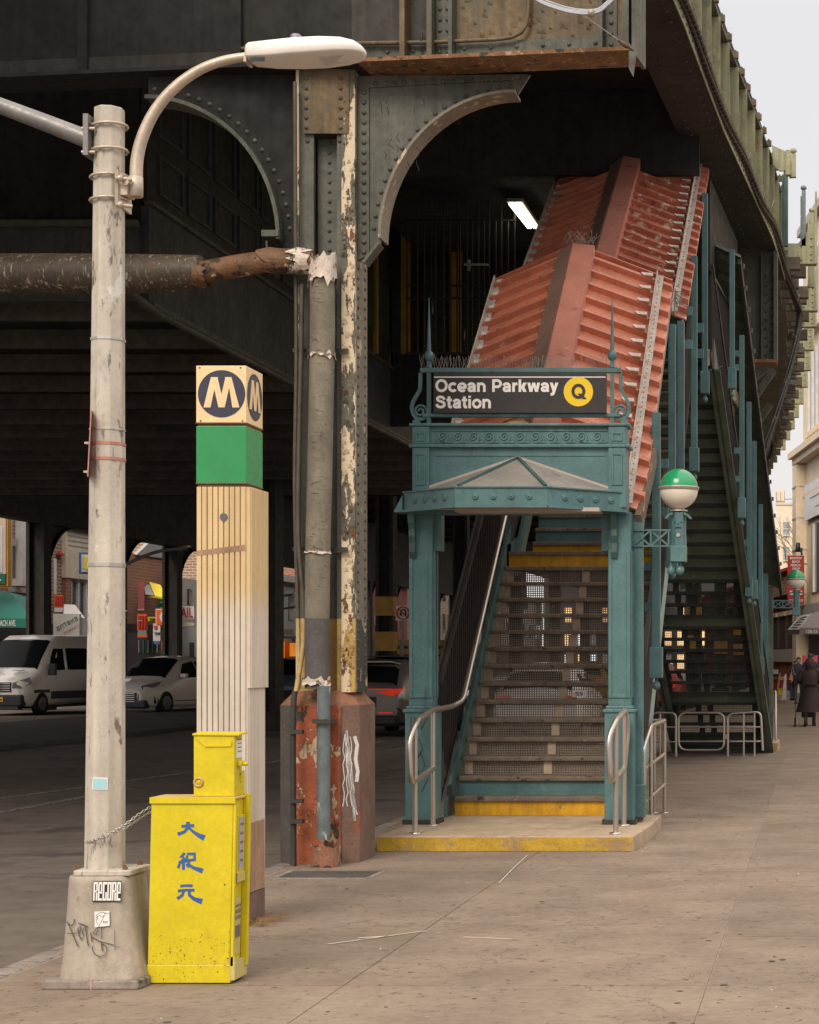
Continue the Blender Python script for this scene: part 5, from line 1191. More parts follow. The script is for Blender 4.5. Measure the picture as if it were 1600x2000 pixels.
for k in range(60):
    d = rr.uniform(24.5, 28.3); x = -1.49+(d-24.6)*.055; mb.tube([V((x, d, EYE+4.0)), V((x+rr.uniform(.02, .14), d, EYE+3.98+rr.uniform(-.02, .12)))], .004, 3)
mb.build('bird_spikes', 'spike', lp_, kind='stuff')
# side wall of dark sheet above the landing
MB().prism([V((-1.58, 25.6, EYE+5.5)), V((-1.36, 29.5, EYE+5.5)), V((-1.36, 29.5, EYE+6.9)), V((-1.58, 25.6, EYE+6.9))], (.02, 0, 0)).build('wall_sheet', 'sootshade', lp_)
# yellow kerb block under the far stair
yk = thing('yellow_plinth', 'small yellow painted concrete plinth at the foot of the far staircase', 'plinth', (px(1500, 31.5), 31.8, 0))
MB().box(px(1300, 31.6), px(1520, 31.6), 31.6, 33.0, -.02, .15).build('slab', 'slabtop', yk, bev=.01)
MB().box(px(1498, 31.6), px(1519, 31.6), 31.59, 31.6, .004, .14).build('yellow_edge', 'yellow_edge', yk)
MB().box(px(1490, 31.2), px(1500, 31.2), 31.2, 31.5, 0, .17).build('kerb_end', 'curb', yk)
# barriers
def barrier(name, label, pts_list, posts, r=.019):
    c = pts_list[0][0]; t = thing(name, label, 'barrier', (c[0], c[1], 0))
    for p, cl in pts_list: pass
    return t
bd = 29.9
def B_(x, y, d=bd): return P(x, y, d)
for k, (lab, frames, posts, rails) in enumerate((
    ('open stainless barrier panel left of the gate under the far stairs', [[(1274, 1466), (1274, 1392), (1321, 1392), (1321, 1476)]], [(1290, 1392, 1470)], [(1274, 1321, 1420), (1274, 1321, 1449)]),
    ('rounded stainless gate panel in the middle of the barrier under the far stairs', [[(1326, 1392), (1415, 1392), (1415, 1465), (1326, 1465)]], [], [(1326, 1415, 1420), (1326, 1415, 1448)]),
    ('stainless barrier panel at the right corner under the far stairs', [[(1422, 1476), (1422, 1394), (1486, 1390), (1490, 1466)]], [(1453, 1391, 1476), (1474, 1391, 1476)], [(1422, 1489, 1420), (1422, 1489, 1448)]))):
    t = thing('steel_barrier', lab, 'barrier', (px(frames[0][0][0], bd), bd, 0))
    for f in frames:
        pts = [B_(*p) for p in f]
        for p in pts:
            if abs(p.z) < .08: p.z = 0
        if k == 1: MB().tube(round_path(pts, .14, 5, True), .02, 8, closed=True).build('frame', 'stainless', t)
        else: MB().tube(round_path(pts, .1), .02, 8).build('frame', 'stainless', t)
    for x, ya, yb_ in posts: a = B_(x, ya); MB().tube([a, V((a.x, a.y, 0))], .016, 8).build('bar', 'stainless', t)
    for xa, xb_, y in rails: MB().tube([B_(xa, y), B_(xb_, y)], .015, 8).build('bar', 'stainless', t)
    if k == 1: MB().box(px(1416, bd), px(1421, bd), bd-.03, bd+.03, pz(1443, bd), pz(1435, bd)).build('latch', 'stainless', t)
t = thing('steel_barrier', 'near stainless barrier standing on the pavement right of the entrance plinth', 'barrier', (px(1280, 17.4), 17.4, 0))
for x, d in ((-1.56, 17.3), (-1.44, 17.35+.9), (-1.42, 17.1), (-1.52, 18.4)):
    pass
pA, pB, pC = V((px(1258, 17.0), 17.0, 0)), V((px(1272, 17.3), 17.3, 0)), V((px(1298, 18.8), 18.8, 0))
for q in (pB, pC, V((px(1278, 18.8), 18.8, 0))): MB().tube([q, q+V((0, 0, .95))], .02, 8).build('post', 'stainless', t); MB().lathe([(.045, 0), (.045, .008), (0, .009)], q, 10).build('foot_flange', 'stainless', t)
MB().tube(round_path([pA+V((0, 0, .35)), pA+V((0, 0, .78)), pB+V((0, 0, .97)), pC+V((0, 0, .97))], .08), .021, 8).build('rail', 'stainless', t)
for zz in (.62, .30): MB().tube([pA+V((0, 0, zz-.05)), pC+V((0, 0, zz))], .018, 8).build('rail', 'stainless', t)
MB().tube([pC+V((0, 0, .97)), V((px(1262, 18.8), 18.8, .97))], .018, 8).build('rail', 'stainless', t)
t = thing('steel_barrier', 'tall thin stainless railing post behind the last teal upright of the far stairs', 'barrier', (px(1516, 32.2), 32.2, 0))
MB().tube([V((px(1516, 32.2), 32.2, .15)), P(1515, 1352, 32.2), P(1514, 1350, 33)], .02, 8).tube([P(1515, 1388, 32.2), P(1514, 1387, 33)], .03, 8).build('post', 'stainless', t)
# ================================================================ GLOBE LAMPS
def globe(name, label, xc, yc, r_px, d, arm_x, arm_y0, arm_y1, yb_):
    x, z = px(xc, d), pz(yc, d); r = r_px*d/F; k = d/F
    t = thing(name, label, 'globe lamp', (x, d, pz(yb_, d)))
    MB().lathe([(r*1.0*math.cos(a), r*math.sin(a)) for a in [i*PI/2/10 for i in range(10)]]+[(0, r)], V((x, d, z)), 28).build('green_dome', 'globe_green', t)
    MB().lathe([(r*.28, -r*.97)]+[(r*math.cos(a), r*math.sin(a)) for a in [-PI/2*.82+i*PI/2*.82/9 for i in range(10)]], V((x, d, z-.10*r)), 28).build('white_bowl', 'globe_white', t)
    MB().lathe([(r*1.0, -.14*r), (r*1.05, -.11*r), (r*1.05, -.04*r), (r*1.07, -.02*r), (r*1.07, .04*r), (r*1.0, .06*r)], V((x, d, z)), 28).build('band', 'ring', t)
    MB().lathe([(.46*r, 0), (.46*r, .06*r), (.30*r, .07*r), (.30*r, .2*r)], V((x, d, z-1.22*r)), 18).build('collar', 'ring', t)
    zt_ = z-1.28*r; zb2 = pz(yb_, d); w = r*.36; mb = MB()
    MB().prism([V((x-w, d-w*.4, zb2)), V((x-w*.4, d-w, zb2)), V((x+w*.7, d-w, zb2)), V((x+w, d-w*.4, zb2)), V((x+w, d+w, zb2)), V((x-w, d+w, zb2))], (0, 0, zt_-zb2)).build('lamp_box', 'teal', t, bev=.004)
    MB().box(x-w*1.15, x+w*1.15, d-w*1.12, d+w, zb2, zb2+w*2.9*.8).build('lower_box', 'teal', t, bev=.006)
    for s in (-1, 1):
        MB().prism([V((x+s*w*.8, d-w*1.1, zt_)), V((x+s*w*1.5, d-w*1.1, zt_-.02)), V((x+s*w*2.0, d-w*1.1, zt_-w*.9)), V((x+s*w*1.6, d-w*1.1, zt_-w*1.0)), V((x+s*w*1.2, d-w*1.1, zt_-w*.45)), V((x+s*w*.8, d-w*1.1, zt_-w*.5))], (0, w*1.6, 0)).build('bracket_lip', 'teal', t)
        if r_px > 30: MB().lathe([(.012, 0), (.012, -.03), (.032, -.05), (.04, -.08), (.03, -.11), (0, -.12)], V((x+s*w*.6-.03, d, zb2)), 12).build('ball_finial', 'teal', t)
    if r_px > 30:
        f = MB()
        for dx_, dz_ in ((-.03, .0), (.03, 0)): f.prism([V((x+dx_-.012, d-w-.002, zt_-.10)), V((x+dx_+.012, d-w-.002, zt_-.10)), V((x+dx_, d-w-.002, zt_-.085))], (0, .002, 0))
        f.prism([V((x-.012, d-w-.002, zt_-.115)), V((x+.012, d-w-.002, zt_-.115)), V((x, d-w-.002, zt_-.10))], (0, .002, 0)).prism([V((x-.03, d-w-.002, zt_-.15)), V((x+.03, d-w-.002, zt_-.15)), V((x+.025, d-w-.002, zt_-.135)), V((x-.025, d-w-.002, zt_-.135))], (0, .002, 0))
        f.build('vent_cutout', 'black', t); MB().lathe([(.018, 0), (.018, .012), (0, .014)][::-1], V((x, d-w-.012, zt_-.21)), 10, 'y').build('lock', 'ring', t)
    xa = px(arm_x, d); za, zb_ = pz(arm_y1, d), pz(arm_y0, d); xe = x-w*1.1; f = MB(); e_ = .014 if r_px > 30 else .02
    f.box(xa, xe, d-.015, d+.015, zb_-e_, zb_).box(xa, xe, d-.015, d+.015, za, za+e_)
    n = 2
    for i in range(n+1):
        xx = xa+(xe-xa)*(.02+.9*i/n); f.box(xx, xx+e_, d-.013, d+.013, za+e_, zb_-e_)
    for i in range(n):
        x0_, x1_ = xa+(xe-xa)*(.02+.9*i/n)+e_, xa+(xe-xa)*(.02+.9*(i+1)/n)
        f.bar(V((x0_, d-.004, za+e_)), V((x1_, d-.004, zb_-e_)), .016, .012, (0, 1, 0)).bar(V((x0_, d+.006, zb_-e_)), V((x1_, d+.006, za+e_)), .016, .012, (0, 1, 0))
    f.build('lattice_arm', 'teal', t)
    MB().box(xa-.015, xa, d-.03, d+.03, za-.03, zb_+.03).build('wall_plate', 'teal', t)
    return t
globe('globe_lamp', 'near green and white globe lamp on a teal lattice arm beside the portal', 1326, 953, 37.5, 16.3, 1233, 1034, 1068, 1098)
globe('globe_lamp', 'far green and white globe lamp in front of the dark red medical sign', 1556, 1131, 17.6, 31.6, 1510, 1172, 1188, 1202)
# ================================================================ STREET LAMP
SL = 9.0
lampb = thing('street_lamp', 'worn pale octagonal street lamp pole with stickers on a flared cast base', 'street lamp', (px(204, 8.95), 8.95, 0))
MB().prism([V((px(80, 8.7), 8.70, 0)), V((px(270, 8.7), 8.70, 0)), V((px(272, 8.7)+.02, 9.2, 0)), V((px(84, 8.7)-.0, 9.25, 0))], (0, 0, .045)).build('stone_block', 'curb', lampb, bev=.008)
MB().box(px(178, 8.7)-.004, px(178, 8.7)+.004, 8.696, 8.75, .0, .047).build('stone_joint', 'joint', lampb)
def rsq(x0, x1, y0, y1, r, n=5):
    pts = []
    for cx_, cy_, a0 in ((x1-r, y0+r, -90), (x1-r, y1-r, 0), (x0+r, y1-r, 90), (x0+r, y0+r, 180)):
        for i in range(n+1):
            a = math.radians(a0+90*i/n); pts.append((cx_+r*math.cos(a), cy_+r*math.sin(a)))
    return pts
bx0, bx1 = px(107, 8.72), px(270, 8.72); tx0, tx1 = px(127, 8.79), px(250, 8.79); zt_ = pz(1712, 8.79)
mb = MB(); levels = [(0, .0), (.03, .0), (.2, .32), (.6, .72), (.93, .97), (.985, 1.03), (1.0, 1.13)]
for z, t in levels: mb.v += [(a, b, .045+z*(zt_-.045)) for a, b in rsq(bx0+(tx0-bx0)*t, bx1+(tx1-bx1)*t, 8.72+.055*t, 9.14-.055*t, .075)]
n = 24
for l in range(len(levels)-1):
    for i in range(n): mb.f.append((l*n+i, l*n+(i+1) % n, (l+1)*n+(i+1) % n, (l+1)*n+i)); mb.s.append(True)
mb.f.append(tuple(range(6*n, 7*n))); mb.s.append(False)
mb.build('cast_base', 'polebase', lampb)
MB().prism([V((a, b, zt_)) for a, b in rsq(px(141, 8.8), px(254, 8.8), 8.80, 9.09, .02)], (0, 0, .028)).build('base_flange', 'pole', lampb, bev=.006)
for a, b in ((148, 8.84), (246, 8.84), (150, 9.05), (244, 9.05)):
    x = px(a, 8.85); MB().lathe([(.014, 0), (.014, .012), (.007, .012), (.007, .022), (0, .022)], V((x, b, zt_+.028)), 6, smooth=False).build('anchor_nut', 'rustline', lampb)
# octagonal tapering shaft
pb, pt_top = V((px(205, 8.95), 8.95, zt_+.028)), V((px(214, 8.95), 8.95, pz(212, 8.95)))
rot = PI/8+.12
mb = MB(); NL = 12
for l in range(NL+1):
    t = l/NL; c_ = pb.lerp(pt_top, t); r = .098+(.073-.098)*t
    mb.v += [(c_.x+r*math.cos(rot+i*PI/4), c_.y+r*math.sin(rot+i*PI/4), c_.z) for i in range(8)]
for l in range(NL):
    for i in range(8): mb.f.append((l*8+i, l*8+(i+1) % 8, (l+1)*8+(i+1) % 8, (l+1)*8+i)); mb.s.append(False)
mb.f.append(tuple(range(NL*8, NL*8+8))); mb.s.append(False)
mb.build('shaft', 'pole', lampb, bev=.006)
def pole_c(y):
    z = pz(y, 8.95); t = (z-pb.z)/(pt_top.z-pb.z); return pb.lerp(pt_top, t), .098+(.073-.098)*t
def ringband(y, h, m, name='band', ex=.0035):
    c_, r = pole_c(y); hh = h*8.95/F; mb = MB()
    mb.prism([V((c_.x+(r+ex)*math.cos(rot+i*PI/4), c_.y+(r+ex)*math.sin(rot+i*PI/4), c_.z-hh/2)) for i in range(8)], (0, 0, hh)); mb.build(name, m, lampb)
for y, h, m in ((664, 5, 'silverband'), (868, 6, 'redfade'), (898, 6, 'redfade'), (1104, 7, 'silverband'), (840, 3, 'silverband')): ringband(y, h, m)
ringband(884, 24, 'pole', 'tape_residue', .0015)
# rods clamping the brackets
def hoop(y, name='clamp_rod'):
    c_, r = pole_c(y); pts = [V((c_.x+(r+.012)*math.cos(a), c_.y+(r+.012)*math.sin(a), c_.z+.006*math.cos(a))) for a in [i*PI/8 for i in range(16)]]
    MB().tube(pts, .0075, 6, closed=True).build(name, 'alu', lampb)
for y in (248, 296, 347, 392): hoop(y)
x = px(181, 8.95)
MB().box(x-.012, x+.012, 8.86, 9.04, pz(312, 8.95), pz(232, 8.95)).build('arm_plate', 'alu_grey', lampb)
for y in (251, 297): MB().tube([P(160, y, 8.88), P(186, y, 8.88)], .009, 6).tube([P(160, y, 9.02), P(186, y, 9.02)], .009, 6).build('bolt', 'alu', lampb)
MB().tube([P(172, 272, 8.95), P(90, 240, 8.95), P(0, 206, 8.95), P(-700, -30, 8.95), P(-1900, -320, 8.95)], [.046, .043, .040, .036, .03], 20).build('side_arm', 'alu_grey', lampb)
# right bracket plate and goose-neck arm
MB().prism([P(224, 329, 8.87), P(224, 397, 8.87), P(251, 418, 9.0), P(251, 345, 9.0)], (.012, .01, 0)).build('bracket_plate', 'alu', lampb)
MB().box(px(240, 8.95), px(256, 8.95), 8.90, 9.0, pz(386, 8.95), pz(350, 8.95)).build('bracket_block', 'alu', lampb, bev=.004)
for y in (348, 400): MB().tube([P(226, y, 8.86), P(258, y+3, 8.90)], .010, 6).lathe([(.018, -.008), (.018, .008), (0, .008)], P(236, y, 8.86), 6, 'x').build('bolt', 'alu', lampb)
MB().lathe([(.018, -.01), (.018, .0)][::-1], P(246, 356, 8.89), 6, 'y').build('bolt', 'alu', lampb)
cz0, cz1 = pz(385, 8.95), pz(345, 8.95); cxx = px(265, 8.95)
MB().lathe([(.030, 0), (.036, .003), (.036, cz1-cz0-.003), (.030, cz1-cz0)], V((cxx, 8.95, cz0)), 20).build('socket', 'alu', lampb)
neck = smooth([P(266, 350, 8.95), P(268, 310, 8.95), P(279, 266, 8.95), P(302, 218, 8.95), P(338, 174, 8.95), P(385, 139, 8.95), P(435, 119, 8.95), P(492, 109, 8.95)], 6)
MB().tube(neck, [.032-.010*i/(len(neck)-1) for i in range(len(neck))], 16).build('curved_arm', 'alu', lampb)
# LED head lofted along x
hx_ = [(484, 88, 124, .05), (492, 86, 131, .085), (530, 83, 134, .105), (580, 79, 133, .125), (630, 77, 130, .13), (670, 78, 124, .12), (695, 83, 118, .095), (708, 91, 112, .06), (714, 98, 107, .02)]
mb = MB(); k = 16
for xx, ya, yb_, w in hx_:
    x = px(xx, 8.95); za, zb_ = pz(ya, 8.95), pz(yb_, 8.95); zm_ = zb_+(za-zb_)*.30
    for i in range(k):
        a = 2*PI*i/k; cy_, sz = math.cos(a), math.sin(a)
        yy = w*math.copysign(abs(cy_)**.75, cy_); zz = (zm_+(za-zm_)*abs(sz)**.6) if sz >= 0 else (zm_-(zm_-zb_)*.30*abs(sz)**.5)
        mb.v.append((x, 8.95+yy, zz))
for l in range(len(hx_)-1):
    for i in range(k): mb.f.append((l*k+i, (l+1)*k+i, (l+1)*k+(i+1) % k, l*k+(i+1) % k)); mb.s.append(True)
mb.f.append(tuple(range(k))); mb.s.append(False); mb.f.append(tuple(range((len(hx_)-1)*k, len(hx_)*k))[::-1]); mb.s.append(False)
mb.build('lamp_head', 'lampwhite', lampb)
MB().prism([V((px(xx, 8.95), 8.95+s*w*.45, pz(yb_, 8.95)+.03)) for (xx, ya, yb_, w), s in [(h_, -1) for h_ in hx_[4:8]]+[(h_, 1) for h_ in hx_[4:8]][::-1]], (0, 0, -.008)).build('lens', 'lamplens', lampb)
MB().box(px(500, 8.95), px(528, 8.95), 8.858, 8.862, pz(131, 8.95), pz(124, 8.95)).build('label_plate', 'black', lampb)
MB().lathe([(.028, 0), (.028, .025), (.022, .032), (0, .032)], P(578, 80, 8.95), 16).build('photocell', 'alu_grey', lampb)
MB().box(px(482, 8.95), px(487, 8.95), 8.90, 9.0, pz(126, 8.95), pz(112, 8.95)).build('hinge', 'alu', lampb)
# edge-on street sign on the left
MB().prism([P(170, 930, 8.80), P(171, 932, 9.25), P(177, 800, 9.25), P(177, 802, 8.80)], (.006, 0, 0)).build('edge_on_sign', 'redfade', lampb)
MB().box(px(176, 9), px(184, 9), 8.93, 8.97, pz(870, 9), pz(866, 9)).box(px(174, 9), px(184, 9), 8.93, 8.97, pz(926, 9), pz(922, 9)).build('sign_bracket', 'alu', lampb)
# stickers and marks
c_, r = pole_c(1528); fr = -PI/2
def pole_map(yref):
    c_, r = pole_c(yref); a0 = rot+6*PI/4-PI/8*0
    # front-most face of the octagon: corners 5 and 6
    p5 = V((c_.x+r*math.cos(rot+5*PI/4), c_.y+r*math.sin(rot+5*PI/4), 0)); p6 = V((c_.x+r*math.cos(rot+6*PI/4), c_.y+r*math.sin(rot+6*PI/4), 0))
    u_ = (p6-p5).normalized(); nn = V((u_.y, -u_.x, 0)); 
    return lambda a, b, h: V((p5.x, p5.y, 0))+u_*a+V((0, 0, b))+nn*(h+.002), (p6-p5).length
mp, fw = pole_map(1528)
mb = MB(); z = pz(1541, 8.9); poly(mb, [(-.004, z), (fw*.98, z-.002), (fw*.99, z+.058), (0.0, z+.062)], mp, .001); mb.build('sticker_border', 'label', lampb)
mb = MB(); poly(mb, [(.002, z+.005), (fw*.92, z+.004), (fw*.92, z+.052), (.004, z+.056)], mp, .002); mb.build('blue_sticker', 'bluesticker', lampb)
# sticker on the base: block capitals
BY = 8.745
def basemap(z):  # depth of sloping front face
    t = max(0, min(1, (z-.045)/(zt_-.045))); return 8.72+.055*(t**.9)
bm = lambda a, b, h: V((a, basemap(b)-.0055-h*.5, b))
X_, Y_ = (lambda q: px(q, 8.75)), (lambda q: pz(q, 8.75))
mb = MB(); poly(mb, [(X_(179), Y_(1762)), (X_(235), Y_(1761)), (X_(235), Y_(1721)), (X_(179), Y_(1722))], bm, .0); mb.build('sticker_black', 'black', lampb)
mb = MB(); gw = 9.1
def blk(i, rects):
    for (a, b, c, d_) in rects:
        x0_ = 180.5+i*gw; _lift[0] = (_lift[0]+1) % 9; poly(mb, [(X_(x0_+a*8.2), Y_(1759.5-b*36)), (X_(x0_+c*8.2), Y_(1759.5-b*36)), (X_(x0_+c*8.2), Y_(1759.5-d_*36)), (X_(x0_+a*8.2), Y_(1759.5-d_*36))], bm, .002+_lift[0]*.00015)
Rr = [(0, 0, .38, 1), (.38, .88, 1, 1), (.66, .5, 1, .88), (.38, .45, .7, .55), (.62, 0, 1, .44)]
Ee = [(0, 0, .38, .88), (.1, .88, .95, 1), (.66, .5, .98, .88), (.38, .38, .98, .48), (.38, 0, .98, .12)]
Gg = [(0, 0, .38, 1), (.38, .86, 1, 1), (.38, 0, 1, .12), (.66, .12, 1, .45)]
Oo = [(0, 0, .36, 1), (.64, 0, 1, 1), (.36, .88, .64, 1), (.36, 0, .64, .12)]
for i, g in enumerate((Rr, Ee, Gg, Oo, Rr, Ee)): blk(i, g)
mb.build('sticker_letters', 'label', lampb, kind='stuff')
mb = MB(); poly(mb, [(X_(186), Y_(1811)), (X_(215), Y_(1808)), (X_(213), Y_(1779)), (X_(184), Y_(1781))], bm, .0); mb.build('bird_sticker', 'label', lampb)
mb = MB()
for s, w in (([(187, 1790), (192, 1784), (198, 1782), (204, 1783), (212, 1785)], .0015), ([(188, 1792), (194, 1788), (199, 1791), (203, 1788), (206, 1784)], .001), ([(204, 1788), (200, 1797), (195, 1806), (193, 1810)], .0012), ([(188, 1792), (189, 1800), (192, 1806)], .0012), ([(190, 1790), (192, 1797)], .0012)):
    ribbon(mb, [(X_(a), Y_(b)) for a, b in s], w, bm, .003)
for x0_ in (202.5, 205.8, 209): ribbon(mb, [(X_(x0_+1.8), Y_(1799)), (X_(x0_+.3), Y_(1799.5)), (X_(x0_), Y_(1801)), (X_(x0_+.5), Y_(1802.5)), (X_(x0_+1.9), Y_(1802))], .0016, bm, .003)
mb.build('bird_drawing', 'marker', lampb, kind='stuff')
mb = MB(); q = lambda a, b: (X_(100+a/6.25), Y_(1640+b/6.25))
for s, w in (([(190, 1000), (215, 1030), (245, 1090), (280, 1170), (320, 1250), (345, 1300)], .0045), ([(190, 1000), (230, 1040), (262, 1045), (285, 1010), (283, 968)], .005), ([(200, 1140), (290, 1142), (330, 1130)], .003),
             ([(330, 1100), (345, 1150), (370, 1110), (360, 1060), (335, 1080), (345, 1160), (380, 1215), (405, 1180)], .004), ([(335, 1020), (400, 1040), (455, 1065)], .005), ([(425, 1050), (440, 1150), (455, 1240), (470, 1295)], .005), ([(405, 1170), (390, 1120), (410, 1070)], .004),
             ([(490, 1130), (500, 1190), (510, 1240)], .004), ([(560, 1080), (520, 1140), (560, 1160), (575, 1090)], .003), ([(500, 1180), (600, 1235), (780, 1280)], .004), ([(620, 1060), (622, 1210)], .003), ([(625, 1240), (642, 1350)], .006),
             ([(640, 1270), (690, 1300), (700, 1350), (670, 1400), (610, 1418), (550, 1390), (520, 1340), (515, 1290)], .0035), ([(780, 1100), (785, 1200), (795, 1340)], .002), ([(790, 1300), (850, 1302)], .002), ([(330, 690), (300, 770)], .0015)):
    ribbon(mb, [q(*p) for p in s], w, bm, .0015)
mb.build('graffiti', 'marker', lampb, kind='stuff')
MB().prism([V((px(252, 8.72), 8.74, .045)), V((px(284, 8.8), 8.88, .05)), V((px(290, 8.95), 9.0, .075)), V((px(268, 8.9), 8.92, .06))], (0, .004, .005)).build('torn_sheet', 'ped_dark', lampb)
# chain from pole to box
ch = thing('chain', 'steel chain tying the yellow newspaper box to the lamp pole', 'chain', P(230, 1612, 8.85))
mb = MB()
def links(path, n, r=.0026):
    path = smooth(path, 10); L_ = [0]
    for a, b in zip(path, path[1:]): L_.append(L_[-1]+(b-a).length)
    def at(s):
        for i in range(len(path)-1):
            if s <= L_[i+1]: return path[i].lerp(path[i+1], (s-L_[i])/(L_[i+1]-L_[i]))
        return path[-1]
    T = L_[-1]; lk = T/n
    for k in range(n):
        c_ = at((k+.5)*lk); u_ = (at((k+.52)*lk)-at((k+.48)*lk)).normalized(); s_ = u_.cross(V((0, 1, 0))).normalized()
        w_ = s_ if k % 2 else u_.cross(s_)
        w_ = (w_+u_.cross(w_)*.4).normalized()
        mb.tube([c_+u_*(lk*.66*math.cos(a))+w_*(lk*.36*math.sin(a)) for a in [i*PI/5 for i in range(10)]], r, 5, closed=True)
c_, r = pole_c(1640)
links([P(166, 1640, 8.95), P(172, 1645, 8.88), P(190, 1640, 8.83), P(215, 1628, 8.82), P(245, 1610, 8.85), P(272, 1590, 8.9), P(293, 1577, 8.95)], 30)
links([P(204, 1634, 8.81), P(228, 1625, 8.83), P(250, 1614, 8.86), P(276, 1597, 8.92), P(294, 1586, 8.97)], 18)
mb.build('links', 'chain', ch)
# ================================================================ NEWSPAPER BOX
ND = 8.85
nb = thing('newspaper_box', 'yellow newspaper vending box with blue characters chained beside the lamp pole', 'newspaper box', (px(370, ND), ND+.18, 0))
xa, xb = px(288, ND), px(449, ND); zt_ = pz(1562, ND); yB = ND+.19
lean = .018
def nbx(x, z): return x+lean*z/zt_
MB().prism([V((xa, ND, .07)), V((xb, ND, .07)), V((nbx(xb, zt_)-.0, ND, zt_)), V((nbx(xa, zt_), ND, zt_))], (0, yB-ND, 0)).build('body', 'yellow', nb, bev=.006)
MB().box(xa-.002, xb+.002, ND-.003, yB, .006, .098).build('plinth', 'yellow_spk', nb, bev=.004)
MB().prism([V((xa+.004, ND-.002, .10)), V((xb-.004, ND-.002, .10)), V((xb-.002, ND-.002, .27)), V((xa+.006, ND-.002, .24))], (0, .003, 0)).build('splashed_skirt', 'yellow_spk', nb)
MB().prism([V((nbx(xa, zt_)-.004, ND-.006, zt_)), V((nbx(xb, zt_)+.012, ND-.006, zt_)), V((nbx(xb, zt_)+.012, yB+.01, zt_)), V((nbx(xa, zt_)-.004, yB+.01, zt_))], (0, 0, .012)).build('top_plate', 'yellow_dirt', nb, bev=.003)
MB().box(nbx(xa, zt_)-.004, nbx(xb, zt_)+.012, ND-.010, ND-.006, zt_-.018, zt_+.012).build('top_lip', 'yellow', nb)
# right-hand (serving) side
xs0 = xb+.001
def side(y0, y1, z0, z1, m, name, t=.004, dx=0., par=None):
    return MB().prism([V((nbx(xs0, z0)+dx, y0, z0)), V((nbx(xs0, z0)+dx, y1, z0)), V((nbx(xs0, z1)+dx, y1, z1)), V((nbx(xs0, z1)+dx, y0, z1))], (t, 0, 0)).build(name, m, par or nb)
side(ND+.03, yB-.05, .50, .83, 'yellow', 'door', .012)
side(ND+.05, yB-.07, .56, .82, 'paper', 'newspaper', .004, .0125)
side(ND+.03, yB-.05, .50, .545, 'yellow_panel', 'door_lip', .02)
side(ND+.03, yB-.06, .135, .42, 'yellow_panel', 'poster', .003)
side(ND+.035, yB-.065, .22, .28, 'ink', 'poster_band', .0015, .003)
for k, (a, b) in enumerate(((.37, .385), (.34, .36), (.31, .33))):
    for j in range(3): side(ND+.05+j*.03, ND+.07+j*.03, a, b, 'ink', 'poster_print', .001, .003)
for j in range(5): side(ND+.06, yB-.08, .78-j*.045, .79-j*.045, 'ink', 'headline', .001, .0166)
side(yB-.035, yB+.0, .07, .93, 'yellow', 'frame_edge', .028)
side(ND+.0, ND+.022, .09, zt_-.02, 'yellow', 'frame_edge', .012)
MB().prism([V((xs0, ND, .02)), V((xs0, yB, .02)), V((xs0, yB, .10)), V((xs0, ND, .135))], (.022, 0, 0)).build('kick_plate', 'yellow_panel', nb)
# coin box
c0, c1 = px(378, 8.88), px(458, 8.88); cz0, cz1 = zt_+.012, pz(1436, 8.88)
MB().box(c0, c1, 8.88, 9.0, cz0, cz1).build('coin_box', 'yellow', nb, bev=.005)
MB().prism([V((c0-.003, 8.872, cz1)), V((c1+.024, 8.872, cz1-.002)), V((c1+.024, 9.01, cz1+.004)), V((c0-.003, 9.01, cz1+.006))], (0, 0, .008)).build('coin_box_lid', 'yellow', nb)
mb = MB(); mp = mpXZ(0, 8.879, 0)
ribbon(mb, [(px(381, 8.88), pz(1440, 8.88)), (px(402, 8.88), pz(1458, 8.88)), (px(452, 8.88), pz(1457, 8.88)), (px(453, 8.88), pz(1447, 8.88))], .004, mp, .004); mb.build('pressed_rib', 'yellow', nb)
cc = P(388, 1528, 8.878)
MB().lathe([(.026, 0), (.026, -.004), (.020, -.010), (.016, -.006), (.013, 0)], cc, 20, 'y').build('lock_ring', 'yellow_dirt', nb)
MB().lathe([(.001, -.003), (.013, -.002), (.014, 0)][::-1], cc, 16, 'y').build('lock', 'yellow', nb)
MB().box(c1, c1+.004, 8.905, 8.985, pz(1480, 8.95), pz(1446, 8.95)).build('price_card', 'label', nb)
for k in range(4): MB().box(c1+.0042, c1+.005, 8.915, 8.975, 1.205-k*.02, 1.209-k*.02).build('price_print', 'ink', nb)
MB().box(c1, c1+.022, 8.92, 8.98, pz(1496, 8.95), pz(1486, 8.95)).lathe([(.010, 0), (.010, .035), (.006, .04), (0, .04)], V((c1+.005, 8.95, pz(1492, 8.95))), 10, 'x').build('coin_slot', 'yellow', nb, bev=.003)
x0_ = px(461, 8.98); MB().box(x0_, x0_+.028, 8.98, 9.035, pz(1578, 9.0), pz(1505, 9.0)).build('handle_bar', 'yellow', nb, bev=.004)
MB().box(x0_-.006, x0_+.032, 8.965, 8.98, pz(1525, 9.0), pz(1506, 9.0)).build('handle_plate', 'yellow', nb, bev=.003)
MB().tube([P(463, 1523, 8.963), P(471, 1510, 8.963)], .002, 5).build('handle_scratch', 'ink', nb)
MB().lathe([(.004, -.002), (0, -.003)], P(439, 1728, ND-.0), 8, 'y').build('bolt', 'black', nb)
mp = mpXZ(0, ND-.0006, 0)
Q = lambda a, b: (px(a/2.667, ND), pz(1400+b/2.667, ND))
W_ = .0051
